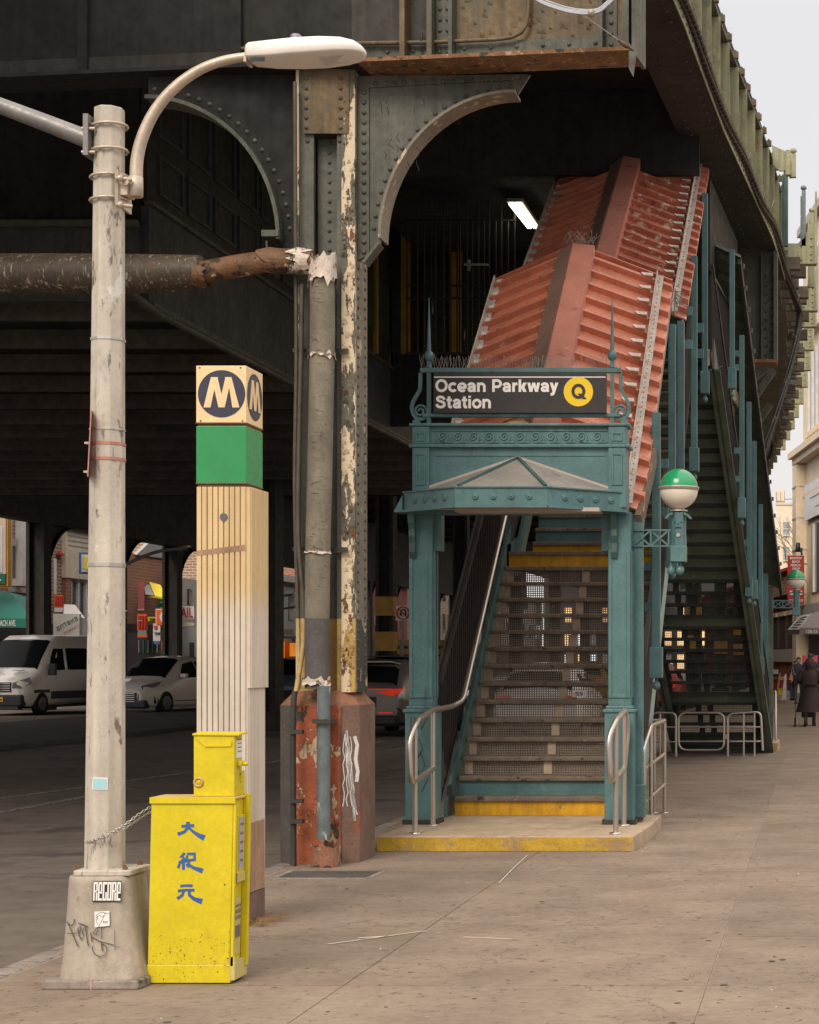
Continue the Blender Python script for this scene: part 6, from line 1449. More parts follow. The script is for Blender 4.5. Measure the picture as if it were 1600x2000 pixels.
CH = (
    ([(946, 571), (978, 567), (1011, 567)], [.013, .011, .015]), ([(980, 547), (977, 580), (960, 600), (926, 611)], [.016, .014, .012, .016]), ([(984, 577), (1005, 597), (1035, 618), (1066, 632)], [.009, .012, .018, .026]),
    ([(962, 709), (945, 731), (966, 740), (932, 765)], [.011, .012, .012, .011]), ([(932, 757), (980, 752)], .010), ([(956, 754), (956, 797)], .013), ([(935, 768), (929, 788)], .011), ([(972, 766), (984, 784)], .011), ([(975, 722), (972, 748)], .010),
    ([(975, 714), (1014, 714), (1014, 744), (984, 748), (984, 772), (1012, 788), (1056, 803)], [.010, .011, .011, .011, .012, .014, .023]),
    ([(940, 882), (970, 879), (1003, 880)], [.012, .010, .013]), ([(927, 908), (968, 903), (1014, 904)], [.013, .011, .013]), ([(958, 907), (950, 930), (924, 948)], [.012, .012, .014]), ([(986, 905), (988, 930), (1012, 949), (1053, 963)], [.012, .013, .016, .025]))
for ca, cb_ in ((0, 3), (3, 10), (10, 14)):
    mb = MB()
    for s, w in CH[ca:cb_]: ribbon(mb, [Q(*p) for p in s], [q_*1.12 for q_ in w] if isinstance(w, list) else w*1.12, mp, .0008)
    mb.build('character', 'blueink', nb)
# ================================================================ SUBWAY PYLON
PD2 = 10.77
py = thing('subway_pylon', 'tall cream fluted subway pylon topped by a green cube and an M cube', 'pylon', (px(432, PD2), PD2+.16, 0))
def cube(x0, x1, y0, y1, m, name, dep=.32, **k): return MB().box(px(x0, PD2), px(x1, PD2), PD2, PD2+dep, pz(y1, PD2), pz(y0, PD2)).build(name, m, py, bev=.004, **k)
mc = cube(383, 481, 714, 827, 'cube_cream', 'letter_cube'); gc = cube(383, 481, 832, 945, 'cube_green', 'green_cube')
for y0, y1 in ((827, 832), (945, 951)): MB().box(px(386, PD2), px(479, PD2), PD2+.01, PD2+.31, pz(y1, PD2), pz(y0, PD2)).build('seam', 'rustline', py)
for y in (826.5, 944.5): MB().box(px(383, PD2)-.002, px(481, PD2)+.002, PD2-.002, PD2+.322, pz(y+.6, PD2), pz(y-1.6, PD2)).build('bottom_trim', 'rustline', py)
def mdisc(mp, r):
    mb = MB(); poly(mb, [(r*math.cos(i*PI/28), r*math.sin(i*PI/28)) for i in range(56)], mp, .0025); mb.build('disc', 'cube_navy', mc)
    mb = MB(); k = r/.1425
    def pg(pts, h): poly(mb, [(a*k, b*k) for a, b in pts], mp, h)
    pg([(-.108, -.083), (-.066, -.083), (-.038, .052), (-.02, .10), (-.064, .10)], .0040)
    pg([(.108, -.083), (.066, -.083), (.044, .052), (.02, .10), (.060, .10)], .0041)
    pg([(-.060, .099), (-.024, .099), (.019, -.082), (-.018, -.082)], .0043)
    pg([(.060, .0985), (.024, .0985), (-.017, -.0825), (.020, -.0825)], .0045)
    mb.build('letter', 'cube_cream', mc)
cx_, cz_ = px(433, PD2), pz(769, PD2)
mdisc(lambda u, v, h: V((cx_+u, PD2-h, cz_+v)), .142)
xr_ = px(481, PD2); mdisc(lambda u, v, h: V((xr_+h, PD2+.16+u, cz_+v)), .142)
for a, b in ((390, 718), (470, 718), (392, 822), (474, 822)): MB().rivet(P(a, b, PD2-.001), r=.006).build('screw', 'rustline', py)
# fluted shaft
zt_, zb_ = pz(951, PD2), pz(1745, PD2); sx0, sx1 = px(384, PD2), px(488, PD2); zc = pz(1344, PD2)
for za, zbb, m, e_ in ((zt_, zc, 'pylon_shaft', 0), (zc, zb_, 'pylon_shaft', .014)):
    MB().box(sx0, sx1-e_, PD2+.006, PD2+.345-e_, zbb, za).build('shaft_core', m, py)
    nf = 9
    for k in range(nf):
        w = (sx1-.022-sx0)/nf; x = sx0+k*w
        MB().prism([V((x+.0015, PD2+.006, zbb)), V((x+.004, PD2-.008, zbb)), V((x+w-.004, PD2-.008, zbb)), V((x+w-.0015, PD2+.006, zbb))], (0, 0, za-zbb)).build('flute', m, py)
    nf = 11
    for k in range(nf):
        w = (.335-e_)/nf; y = PD2+.012+k*w; xx = sx1-e_
        if za < zc+.01 and za < 1.6: mm = m
        else: mm = m
        if zbb > .9 or k < 4: MB().prism([V((xx, y+.003, zbb)), V((xx+.007, y+.007, zbb)), V((xx+.007, y+w-.007, zbb)), V((xx, y+w-.003, zbb))], (0, 0, za-zbb)).build('flute', mm, py)
xx = sx1-.014
MB().box(xx+.0005, xx+.004, PD2+.14, PD2+.33, zb_, zc-.002).build('side_sheet', 'pylon_shaft', py)
MB().box(xx+.003, xx+.010, PD2+.002, PD2+.30, zb_, .62).build('side_stain', 'pylon_rust', py)
MB().box(sx0+.01, xx+.006, PD2+.01, PD2+.32, -.02, zb_-.006).build('plinth', 'ped_side', py)
cc = P(437, 1010, PD2-.010)
MB().lathe([(0, -.002), (.0235, -.002), (.024, .004)], cc, 20, 'y', smooth=False).build('peep_hole', 'peep', py)
mb = MB(); poly(mb, [(px(385, PD2), pz(1086, PD2)), (px(480, PD2), pz(1076, PD2)), (px(480, PD2), pz(1064, PD2)), (px(385, PD2), pz(1076, PD2))], lambda u, v, h: V((u, PD2-.0085-h, v)), .0005); mb.build('tape_mark', 'pylon_rust', py)
gs = thing('dry_weeds', 'tuft of dry straw-coloured weeds at the foot of the subway pylon', 'weeds', (px(512, 10.9), 10.9, 0))
mb = MB()
for k in range(110):
    p = V((px(495, 10.9)+rr.uniform(0, .11), 10.75+rr.uniform(0, .3), 0)); q_ = p+V((rr.uniform(-.05, .16), rr.uniform(-.1, .05), rr.uniform(.004, .07))); mb.tube([p, p.lerp(q_, .5)+V((0, 0, .012)), q_], .0013, 3)
mb.build('stalks', 'straw', gs, kind='stuff')
mb = MB()
for s, w in (([(640, 1846), (700, 1838), (765, 1829), (832, 1820)], .012), ([(700, 1834), (760, 1830)], .02), ([(1030, 1672), (1000, 1700), (975, 1726)], .008), ([(905, 1832), (1000, 1836)], .008)):
    pts = [G(*p) for p in s]
    for a, b in zip(pts, pts[1:]): mb.bar(a+V((0, 0, .006)), b+V((0, 0, .006)), w, .001)
mb.build('chalk_mark', 'tab', None, kind='structure')
mb = MB()
for k in range(150):
    x, y = rr.uniform(-3.9, 2.5), 7.8+22*rr.random()**1.6; r = rr.uniform(.008, .020); mb.lathe([(r, 0), (r*.7, .0015), (0, .002)], V((x, y, .0015)), 9)
mb.build('gum_spots', 'gum', None, kind='stuff')
mb = MB()
for k in range(40):
    x, y = rr.uniform(-3.9, 1.2), rr.uniform(7.9, 20); r = rr.uniform(.002, .006); mb.lathe([(r, 0), (r*.8, r*.5), (0, r*.6)], V((x, y, 0)), 6)
mb.build('litter_crumbs', 'tab', None, kind='stuff')
# ================================================================ BUILDINGS across the street
FX = -34.
def fd(x): return -FX*F/(PX-x)
def bld(name, label, ref): return thing(name, label, 'building', ref)
def fac(par, name, m, xa, xb_, ya, yb_, t=.1, off=0.):
    """box on the facade plane between two picture columns; heights from the left column"""
    da, db = fd(xa), fd(xb_); return MB().box(FX+off, FX+off+t, da, db, pz(yb_, da), pz(ya, da)).build(name, m, par)
def fro(par, name, m, xa, xb_, ya, yb_, d, t=.1): return MB().box(px(xa, d), px(xb_, d), d, d+t, pz(yb_, d), pz(ya, d)).build(name, m, par)
b1 = bld('brick_shop_building', 'brown brick shop building with white pilasters above a dark green awning', (FX, 75, 0))
MB().box(FX-8, FX, 60, 79.6, 0, 13).build('wall', 'brick', b1)
for xa, xb_ in ((30, 39), (48, 57), (66, 70)): fac(b1, 'pilaster', 'offwhite', xa, xb_, 960, 1141, .3)
for xa, xb_ in ((20, 27), (41, 46), (59, 65)): f = fac(b1, 'window', 'wind', xa, xb_, 1066, 1142, .06); fac(b1, 'lintel', 'stone', xa-1, xb_+1, 1052, 1066, .12)
fac(b1, 'cornice', 'stone', 15, 73, 1146, 1156, .25)
for xa, xb_, ya, yb_ in ((20, 29, 1130, 1144), (58, 68, 1138, 1152)): fac(b1, 'air_conditioner', 'offwhite', xa, xb_, ya, yb_, .5)
MB().box(FX, FX+.3, 66, 79.4, 0, 3.2).build('shop_front', 'darkshop', b1)
for k in range(6): MB().box(FX+.3, FX+.36, 70+k*1.5, 70.9+k*1.5, .4, 2.6).build('shop_window', 'wind', b1)
s1 = thing('projecting_sign', 'orange framed cream billboard cut by the left picture edge', 'sign', P(0, 1145, 70))
fro(s1, 'frame', 'signorange', -40, 15, 1000, 1145, 70, .3); fro(s1, 'face', 'cream', -40, 11, 1005, 1121, 69.9); fro(s1, 'lower_face', 'tealgreen', -40, 10, 1121, 1140, 69.88); fro(s1, 'light_panel', 'offwhite', -10, 5, 1030, 1118, 69.86); fro(s1, 'side_return', 'offwhite', 15.5, 22, 993, 1140, 70.3)
fro(s1, 'caption', 'offwhite', 15-20, 2, 1131, 1135, 69.85)
a1 = thing('awning', 'dark green awning with white street lettering beside the white van roof', 'awning', P(30, 1225, 69))
A = lambda x, y, d: P(x, y, d)
MB().prism([A(-60, 1157, 72), A(20, 1157, 72), A(60, 1208, 69), A(-60, 1208, 69)], (0, .05, -.03)).build('canopy', 'greenawn', a1)
MB().prism([A(20, 1157, 72), A(55, 1166, 75), A(72, 1190, 73), A(72, 1208, 72), A(60, 1208, 69)], (0, .03, -.03)).build('canopy_end', 'greenawn', a1)
MB().box(px(-60, 69), px(60, 69), 69, 69.05, pz(1226, 69), pz(1208, 69)).build('valance', 'greenawn', a1); MB().prism([A(60, 1208, 69.02), A(72, 1208, 72), A(72, 1225, 72), A(60, 1226, 69.02)], (-.03, .03, 0)).build('valance_end', 'greenawn', a1)
text('BRIGHTON BEACH AVE.', 'awning_lettering', 'white', a1, V((px(-46, 68.97), 68.97, pz(1223, 68.97))), (1, 0, 0), (0, 0, 1), 12*69/F, 77*69/F, off=.02)
b2 = bld('narrow_brick_building', 'narrow brick building with pale drain pipes between the awning shop and the cream block', (FX, 80, 0))
MB().box(FX-8, FX-.2, 79.6, 80.9, 0, 8.2).build('wall', 'brick', b2); fac(b2, 'pilaster', 'offwhite', 108, 115, 1090, 1160, .1, -.2); fac(b2, 'cornice', 'redsign', 117, 127, 1080, 1084, .2, -.2)
b3 = bld('cream_building', 'cream rendered building with a grooved cornice and mullioned windows seen through the first arch', (FX, 84, 0))
zc_ = 1.6+162*81/F
MB().box(FX-8, FX, 80.9, 88, zc_, 7.65).build('upper_wall', 'cream', b3); MB().box(FX-8, FX-.3, 80.9, 88, 0, zc_).build('lower_wall', 'stone', b3)
for k in range(3): MB().box(FX, FX+.02, 81.1, 88, 7.25-k*.22, 7.30-k*.22).build('groove', 'stone', b3)
MB().box(FX-.1, FX+.25, 80.9, 88, 7.6, 7.75).build('cornice', 'greywall', b3)
MB().box(FX-.3, FX-.05, 81, 81.6, 3., zc_).build('brick_pier', 'brick2', b3)
for k in range(7):
    y = 81.8+k*.85; MB().box(FX-.3, FX-.24, y, y+.72, 3.4, zc_-.15).build('window', 'wind', b3)
    MB().box(FX-.3, FX-.12, y-.12, y, 3.0, zc_).build('mullion', 'offwhite', b3)
    if k > 1: MB().box(FX-.24, FX-.2, y+.05, y+.65, 4.1, 4.6).build('blind', 'cream', b3)
s2_ = thing('box_sign', 'blue edged white box sign with a yellow mark on the cream building', 'sign', P(160, 1120, 80))
fro(s2_, 'box', 'bluesign', 154, 180, 1079, 1121, 80, .3); fro(s2_, 'face', 'offwhite', 159, 178, 1083, 1117, 79.95); fro(s2_, 'mark', 'yellowawn', 165, 173, 1088, 1112, 79.9); fro(s2_, 'panel', 'cream', 160, 165, 1087, 1110, 79.9)
s3 = thing('shop_sign', 'small bright red vertical-lettered shop sign beside the first far column', 'sign', P(114, 1186, 77))
fro(s3, 'face', 'orangesign', 106, 123, 1162, 1186, 77); [fro(s3, 'letter', 'redsign', 107.5+k*4, 110+k*4, 1165, 1182, 76.95) for k in range(4)]; fro(s3, 'lower_band', 'greybanner', 106, 123, 1187, 1195, 77)
s4 = thing('pharmacy_sign', 'white pharmacy panel with slanted teal Cyrillic lettering above the van', 'sign', P(130, 1236, 76))
fro(s4, 'panel', 'offwhite', 104, 155, 1199, 1245, 76, .2); fro(s4, 'end_panel', 'greywall', 155.5, 190, 1207, 1245, 76.2, .2)
MB().prism([A(124, 1180, 80), A(146, 1181, 80), A(165, 1207, 78), A(124, 1199, 78)], (0, .04, 0)).build('white_canopy', 'offwhite', s4)
ux = V((math.cos(math.radians(29)), 0, math.sin(math.radians(29)))); uy_ = V((-math.sin(math.radians(29)), 0, math.cos(math.radians(29))))
text('аптека', 'lettering', 'tealgreen', s4, P(113, 1233, 75.98), ux, uy_, 8.5*76/F, 46*76/F)
text('PHARMACY', 'small_lettering', 'pinksign', s4, P(126, 1240, 75.98), ux, uy_, 5*76/F, 34*76/F)
b4 = bld('brick_end_building', 'brick building with a curved grey roof edge seen through the second arch', (FX, 92, 0))
MB().box(FX-8, FX, 88, 94.2, 0, 6.9).build('wall', 'brick2', b4)
MB().prism([V((FX-.1, 89, 6.85)), V((FX-.1, 91, 7.7)), V((FX-.1, 93, 7.6)), V((FX-.1, 94.2, 6.9))], (.2, 0, 0)).build('curved_parapet', 'greywall', b4)
MB().box(FX, FX+.4, 88, 94.2, 0, 3.4).build('shop_front', 'darkshop', b4)
def sg(nm, label, boxes, cat='sign', extra=None):
    x0_, y0_, d_ = boxes[0][2], boxes[0][5], boxes[0][6]; t = thing(nm, label, cat, P(x0_, y0_, d_))
    for q in boxes: fro(t, q[0], q[1], q[2], q[3], q[4], q[5], q[6], q[7] if len(q) > 7 else .1)
    return t
sg('wall_poster', 'plain red wall panel high in the second arch', [('panel', 'redpanel', 311, 346, 1104, 1150, 93), ('line', 'offwhite', 330, 342, 1137, 1138, 92.9)], 'panel')
t = sg('shop_sign', 'green shop sign with white print under the red wall panel', [('face', 'greensign', 309, 350, 1151, 1192, 92)])
for k, y in enumerate((1176, 1180, 1186, 1189)): fro(t, 'print', 'offwhite', 312+(k % 2)*6, 345, y, y+1.8, 91.9)
t = thing('awning', 'small yellow awning jutting from the brick wall in the second arch', 'awning', P(305, 1170, 90))
MB().prism([A(291, 1136, 91), A(313, 1142, 91), A(326, 1168, 89), A(303, 1164, 89)], (0, .05, -.02)).build('canopy', 'yellowawn', t)
MB().prism([A(303, 1164, 89), A(326, 1168, 89), A(325, 1171, 89), A(289, 1166, 89)], (0, .1, 0)).build('valance', 'yellowawn', t); MB().prism([A(281, 1135, 91.2), A(291, 1136, 91.2), A(303, 1163, 89.2), A(284, 1161, 89.2)], (0, .05, 0)).build('side', 'greywall', t)
t = sg('shop_sign', 'square red shop sign with a round white double-ring emblem', [('frame', 'offwhite', 304, 346, 1189, 1222, 80, .15), ('face', 'orangesign', 305.5, 345, 1191, 1220.5, 79.95)])
cc = P(325, 1205, 79.9); kk = 80/F
for r0, m, h in ((13.2, 'offwhite', 0), (8.2, 'orangesign', .02), (7, 'offwhite', .04), (5.2, 'redsign', .06)):
    MB().lathe([(r0*kk, -h), (0, -h-.001)], cc, 24, 'y').build('emblem_ring', m, t)
for a in range(6): MB().bar(cc+V((1.2*kk*math.cos(a), -.075, 1.2*kk*math.sin(a))), cc+V((4*kk*math.cos(a*1.05), -.075, 4*kk*math.sin(a*1.05))), .03, .01).build('emblem_stroke', 'offwhite', t)
t = sg('shop_sign', 'orange-red neon style sign with vertical characters beside the second far column', [('face', 'orangesign', 268, 287, 1199, 1231, 82), ('lower_face', 'greywall', 269, 286, 1231, 1242, 82), ('trim', 'orangesign', 268, 287, 1241, 1245, 81.95)])
for k in range(3): fro(t, 'character', 'redsign', 270+k*5.5, 273.5+k*5.5, 1203, 1227, 81.9)
fro(t, 'bar', 'offwhite', 268, 278, 1212, 1213, 81.88)
sg('shop_sign', 'faded pink sign board on the brick wall left in the second arch', [('face', 'pinksign', 269.5, 281, 1136, 1191, 88), ('frame', 'offwhite', 269, 281, 1190, 1192, 87.9)])
sg('shop_sign', 'small yellow strip sign above the dark shop fronts', [('face', 'yellowawn', 287, 305, 1205, 1213, 86), ('print', 'black', 292, 303, 1208, 1210, 85.9)])
sg('poster_board', 'tall white menu poster beside the dark shop entrance', [('face', 'offwhite', 299, 313, 1218, 1252, 80.5), ('heading', 'redpanel', 300, 306, 1222, 1227, 80.4), ('print', 'ink', 301, 311, 1235, 1237, 80.4), ('foot', 'bluesign', 300, 312, 1252, 1258, 80.5)], 'poster')
t = sg('shop_sign', 'red NAIL sign low over the silver car', [('face', 'redsign', 315, 341, 1254, 1267, 78)])
text('NAIL', 'lettering', 'offwhite', t, P(317, 1263.5, 77.97), (1, 0, 0), (0, 0, 1), 7.5*78/F, 20*78/F, off=.03)
sg('storefront', 'row of dark shop fronts with small lit panes behind the silver car', [('wall', 'darkshop', 230, 350, 1236, 1310, 83, .3)]+[('pane', 'tealgreen' if k % 2 else 'wind_l', 270+k*9, 272+k*9, 1250, 1275, 82.9) for k in range(8)], 'shop front')
sg('hanging_sign', 'narrow red and blue hanging sign just right of the lamp pole', [('upper', 'redpanel', 238, 246, 1076, 1104, 72), ('lower', 'bluesign', 238, 246, 1104, 1148, 72), ('foot', 'cream', 238, 246, 1160, 1185, 72)])
sg('street_sign', 'small black street sign with a pale frame by the lamp pole', [('plate', 'offwhite', 236, 249, 1192, 1206, 68), ('face', 'black', 237, 248, 1193.2, 1204.8, 67.95)])
b5 = bld('pale_row_building', 'pale row building with a red nail salon sign seen through the third arch', (FX, 96, 0))
MB().box(FX-8, FX, 94.2, 103, 0, 6.).build('wall', 'stone', b5); fac(b5, 'window', 'wind', 366, 372, 1150, 1180, .1)
t = sg('shop_sign', 'white and red NAIL salon sign through the third arch', [('face', 'offwhite', 345, 379, 1184, 1209, 93), ('strip', 'cream', 360, 379, 1216, 1222, 93)])
text('NAIL', 'lettering', 'redsign', t, P(341, 1206, 92.95), (1, 0, 0), (0, 0, 1), 20*93/F, 36*93/F, off=.02)
sg('storefront', 'grey shop front under the pale nail salon sign', [('wall', 'greywall', 350, 392, 1224, 1310, 93, .3), ('door', 'darkshop', 370, 378, 1255, 1300, 92.9)], 'shop front')
rb = random.Random(12)
for k, (a, b, h, m) in enumerate(((103, 112, 9, 'brick'), (112, 122, 7, 'greywall'), (122, 134, 10, 'brick2'), (134, 148, 8, 'bricklow'), (148, 170, 11, 'brick'), (170, 220, 9, 'greywall'))):
    t = bld('row_building', ['brown brick row building seen past the third arch', 'low grey row building deep down the street', 'red brick row building deep down the street', 'dark red low building deep down the street', 'tall brown row building far down the street', 'long grey row building closing the street'][k], (FX, (a+b)/2, 0))
    MB().box(FX-8, FX, a, b, 0, h).build('wall', m, t); MB().box(FX, FX+.4, a, b, 0, 3.2).build('shop_front', 'darkshop', t)
    MB().box(FX, FX+.3, a, b, h-.4, h).build('cornice', 'stone', t)
    for j in range(int((b-a)/2.2)):
        for zz in (4.2, 7.):
            if zz+1.6 < h-.4: MB().box(FX, FX+.05, a+.6+j*2.2, a+1.7+j*2.2, zz, zz+1.6).build('window', 'wind' if rb.random() < .7 else 'wind_l', t)
t = bld('pink_building', 'pinkish brick building closing the view between the pylon and the column', P(550, 1290, 150))
fro(t, 'wall', 'orange_wall', 505, 640, 1150, 1305, 150, 1); [fro(t, 'window', 'wind_l' if k % 2 else 'cream', 525+k*11, 531+k*11, y, y+18, 149.9) for k in range(9) for y in (1172, 1205)]
t = bld('end_block', 'broad dark block with lit windows closing the far end of the street under the railway', (-15, 215, 0))
MB().box(-33, -9, 215, 220, 0, 12).build('wall', 'darkshop', t)
for k in range(15):
    for zz in (.6, 3.4, 6.2): MB().box(-32+k*1.5, -31.2+k*1.5, 214.9, 215, zz, zz+1.7).build('window', rb.choice(('litwin', 'litwarm', 'wind', 'wind_l', 'litwarm')), t)
# hanging street luminaires under the structure
for k, (x0_, y0_, x1_, y1_, d_, lab) in enumerate(((246, 1102, 365, 1070, 60, 'long curved lamp arm with a flat grey head crossing in front of the second arch'), (524, 1172, 572, 1162, 80, 'small lamp arm above the arch between pylon and column'), (530, 1200, 575, 1186, 84, 'lower small lamp arm with its pole between pylon and column'))):
    t = thing('lamp_arm', lab, 'street lamp', P(x0_, y0_, d_))
    MB().tube(smooth([P(x0_, y0_, d_), P(x0_+(x1_-x0_)*.5, y0_-(y0_-y1_)*.75, d_), P(x1_, y1_, d_)]), .06, 6).build('arm', 'alu_grey', t)
    MB().prism([P(x1_-(18 if k == 0 else 8), y1_+4, d_), P(x1_+2, y1_-2, d_), P(x1_+2, y1_-5, d_), P(x1_-(18 if k == 0 else 8), y1_-1, d_)], (0, .3, 0)).build('head', 'lampwhite', t)
    if k: MB().tube([P(x0_+1, y0_, d_), P(x0_+1, 1300, d_)], .05, 6).build('pole', 'alu_grey', t)
t = sg('truck', 'orange and white delivery truck glimpsed between the pylon and the column', [('orange_body', 'orangebox', 543, 556, 1254, 1285, 95, 2), ('cargo_box', 'lightbox', 524, 543, 1247, 1282, 95.5, 2.5), ('cab', 'orangebox', 566, 580, 1256, 1282, 95, 2), ('grille', 'cardark', 541, 550, 1260, 1268, 94.9)], 'truck')
t = sg('road_sign', 'small cream road sign by the column left edge', [('plate', 'cream', 551, 574, 1228, 1243, 60, .03), ('print', 'ink', 554, 571, 1232, 1233, 59.97, .01), ('print', 'ink', 554, 571, 1236, 1237.2, 59.97, .01)])
t = sg('no_u_turn_sign', 'white no U-turn sign with a red slashed circle left of the teal post', [('plate', 'white', 773, 802, 1183, 1212, 50, .03)])
cc = P(787.5, 1197.5, 49.97); kk = 50/F
mb = MB(); ribbon(mb, [(cc.x+12*kk*math.cos(a), cc.z+12*kk*math.sin(a)) for a in [i*PI/14 for i in range(29)]], 2.6*kk, lambda u, v, h: V((u, 49.97-h, v)), .01)
ribbon(mb, [(cc.x-8.5*kk, cc.z+8.5*kk), (cc.x+8.5*kk, cc.z-8.5*kk)], 2.2*kk, lambda u, v, h: V((u, 49.96-h, v)), .01); mb.build('red_ring', 'redsign', t)
mb = MB(); ribbon(mb, [(cc.x+a*kk, cc.z+b*kk) for a, b in ((5, -6), (5, 3), (3.5, 6), (0, 7), (-3, 5.5), (-4.5, 2), (-4.5, -2))], 2.4*kk, lambda u, v, h: V((u, 49.98-h, v)), .005)
poly(mb, [(cc.x+a*kk, cc.z+b*kk) for a, b in ((-8, -1), (-1, -1), (-4.5, -6.5))], lambda u, v, h: V((u, 49.98-h, v)), .006); mb.build('arrow', 'black', t)
MB().box(px(786, 50.1), px(789, 50.1), 50.05, 50.1, -.1, pz(1183, 50)).build('sign_post', 'alu_grey', t)
t = sg('no_u_turn_sign', 'tiny white no U-turn sign half hidden right of the teal post', [('plate', 'white', 846, 855, 1240, 1253, 70, .03), ('ring', 'redsign', 848, 853, 1243, 1250, 69.95, .02)])
for k, (x, d_) in enumerate(((776, 58), (793, 58), (736, 62), (858, 76), (866, 80), (873, 84))):
    t = thing('hazard_post', ('striped guard post below the no U-turn sign', 'striped guard post just right of the no U-turn sign pole', 'striped guard post behind the roof of the silver brown suv', 'first slim striped post right of the left teal post', 'middle slim striped post between the teal post and the stair rail', 'slim striped post nearest the dark stair rail')[k], 'post', P(x, 1290, d_), group='striped guard posts left of the teal post' if k < 3 else 'striped guard posts right of the teal post')
    MB().box(px(x-3.5, d_), px(x+3.5, d_), d_, d_+.12, -.12, pz(1250, d_)).build('post', 'ochrepaint', t)
    for y in (1262, 1278): MB().box(px(x-3.6, d_), px(x+3.6, d_), d_-.01, d_+.13, pz(y+5, d_), pz(y, d_)).build('black_band', 'black', t)
# ================================================================ RIGHT SIDE buildings
KR = 1.5
def rfx(d): return (-.5-.168*(d/KR-60.))*KR
def rf(par, name, m, da, db, za, zb_, t=.05, off=0.):
    n1 = V((-1, -.168, 0)).normalized(); da, db, za, zb_, t, off = da*KR, db*KR, (1.6+(za-1.6)*KR if za > 0 else 0), 1.6+(zb_-1.6)*KR, t*KR, off*KR; a, b = V((rfx(da), da, 0)), V((rfx(db), db, 0))
    return MB().prism([a+n1*off+V((0, 0, za)), b+n1*off+V((0, 0, za)), b+n1*off+V((0, 0, zb_)), a+n1*off+V((0, 0, zb_))], n1*t).build(name, m, par)
def rd(x):     # depth at which the facade meets picture column x
    return (-.5+.168*60)/((x-PX)/F+.168)
rb1 = bld('beige_corner_building', 'beige stone building with tall mullioned windows at the right picture edge', (rfx(82), 82, 0))
MB().prism([V((rfx(45), 45, 0)), V((rfx(90.3), 90.3, 0)), V((rfx(90.3)+18, 93.5, 0)), V((rfx(45)+18, 48, 0))], (0, 0, 23.)).build('wall', 'beige', rb1)
rf(rb1, 'cornice', 'beige', 40, 60.4, 8.15, 8.35, .35); rf(rb1, 'cornice', 'beige', 40, 60.4, 8.35, 8.55, .5); rf(rb1, 'string_course', 'beige', 40, 60, 7.0, 7.1, .12)
rf(rb1, 'pilaster', 'beige', 59.5, 60.3, 0, 8.1, .35); rf(rb1, 'roof_edge', 'stone', 40, 60.3, 15.8, 16.05, .2)
for zz in range(3, 8): rf(rb1, 'pilaster_groove', 'stone', 59.5, 60.3, zz*1.05, zz*1.05+.05, .37)
for k in range(5):
    d0_ = 58.6-k*3.2
    for z0_, z1_ in ((9., 11.6), (12.3, 14.9)):
        fr = rf(rb1, 'window', 'wind_l', d0_-2.5, d0_, z0_, z1_, .04)
        for j in range(4): rf(rb1, 'mullion', 'offwhite', d0_-2.5+j*.8, d0_-2.4+j*.8, z0_, z1_, .12)
        rf(rb1, 'sill', 'beige', d0_-2.7, d0_+.1, z0_-.15, z0_, .2)
    rf(rb1, 'window', 'wind', d0_-1.6, d0_-.2, 3.8, 6.0, .04); rf(rb1, 'window_frame', 'offwhite', d0_-1., d0_-.9, 3.8, 6.0, .1)
rf(rb1, 'signboard', 'stone', 40, 59.4, 2.9, 3.4, .3); rf(rb1, 'doorway', 'darkshop', 50, 58.8, 0, 2.7, .05)
bn = thing('banner', 'large pale grey printed banner on the beige corner building', 'banner', (rfx(86), 86, 8))
rf(bn, 'sheet', 'greybanner', 44, 59.2, 6.2-.0, 7.35, .06, .06); rf(bn, 'print', 'offwhite', 50, 58, 6.85, 7.0, .02, .12); rf(bn, 'print', 'offwhite', 50, 57, 6.5, 6.6, .02, .12)
lb = bld('low_brick_building', 'long low dark red brick building with square openings behind the far globe lamp', (rfx(99), 99, 0))
MB().prism([V((rfx(90.6), 90.6, 0)), V((rfx(138), 138, 0)), V((rfx(138)+12, 141, 0)), V((rfx(90.6)+12, 93, 0))], (0, 0, 5.9)).build('wall', 'bricklow', lb)
rf(lb, 'fascia', 'brick2', 60.4, 92, 3.9, 4.7, .25); rf(lb, 'coping', 'redsign', 60.4, 92, 4.7, 4.8, .35); rf(lb, 'concrete_band', 'stone', 60.4, 70, 1.55, 2.0, .05)
for k in range(4): rf(lb, 'opening', 'darkshop', 62.2+k*2.0, 63.4+k*2.0, 2.05, 3.2, .02); rf(lb, 'lintel', 'beige', 62.+k*2.0, 63.6+k*2.0, 3.2, 3.35, .08)
tw = bld('beige_tower_block', 'pale beige apartment block with two small windows beyond the red sign', P(1542, 1130, 180))
fro(tw, 'wall', 'tower', 1516, 1580, 985, 1310, 180, 10); 
for y in (1019, 1068): fro(tw, 'window', 'wind_l', 1530, 1542, y, y+26, 179.9); fro(tw, 'window_frame', 'cream', 1530, 1542, y+13, y+15, 179.85); fro(tw, 'sill', 'cream', 1529, 1543, y+26, y+28, 179.8)
fro(tw, 'parapet', 'cream', 1515, 1565, 982, 986, 179.9); fro(tw, 'antenna_box', 'tower', 1515, 1533, 956, 978, 181, 2); fro(tw, 'roof_rail', 'greywall', 1533, 1560, 974, 976, 181)
for x in (1516, 1524, 1532, 1559): fro(tw, 'mast', 'greywall', x, x+1.2, 960, 986, 180.8)
ob = bld('orange_brick_block', 'orange brick block peeping out left of the beige tower', P(1508, 1130, 195)); fro(ob, 'wall', 'orange_wall', 1480, 1517, 1036, 1310, 195, 8)
for y in (1050, 1075, 1100): fro(ob, 'window', 'wind_l', 1509, 1515, y, y+14, 194.9)
ms = thing('medical_sign', 'dark red vertical projecting sign with white lettering BRIGHTON BEACH MEDICAL GROUP', 'sign', P(1555, 1180, 87))
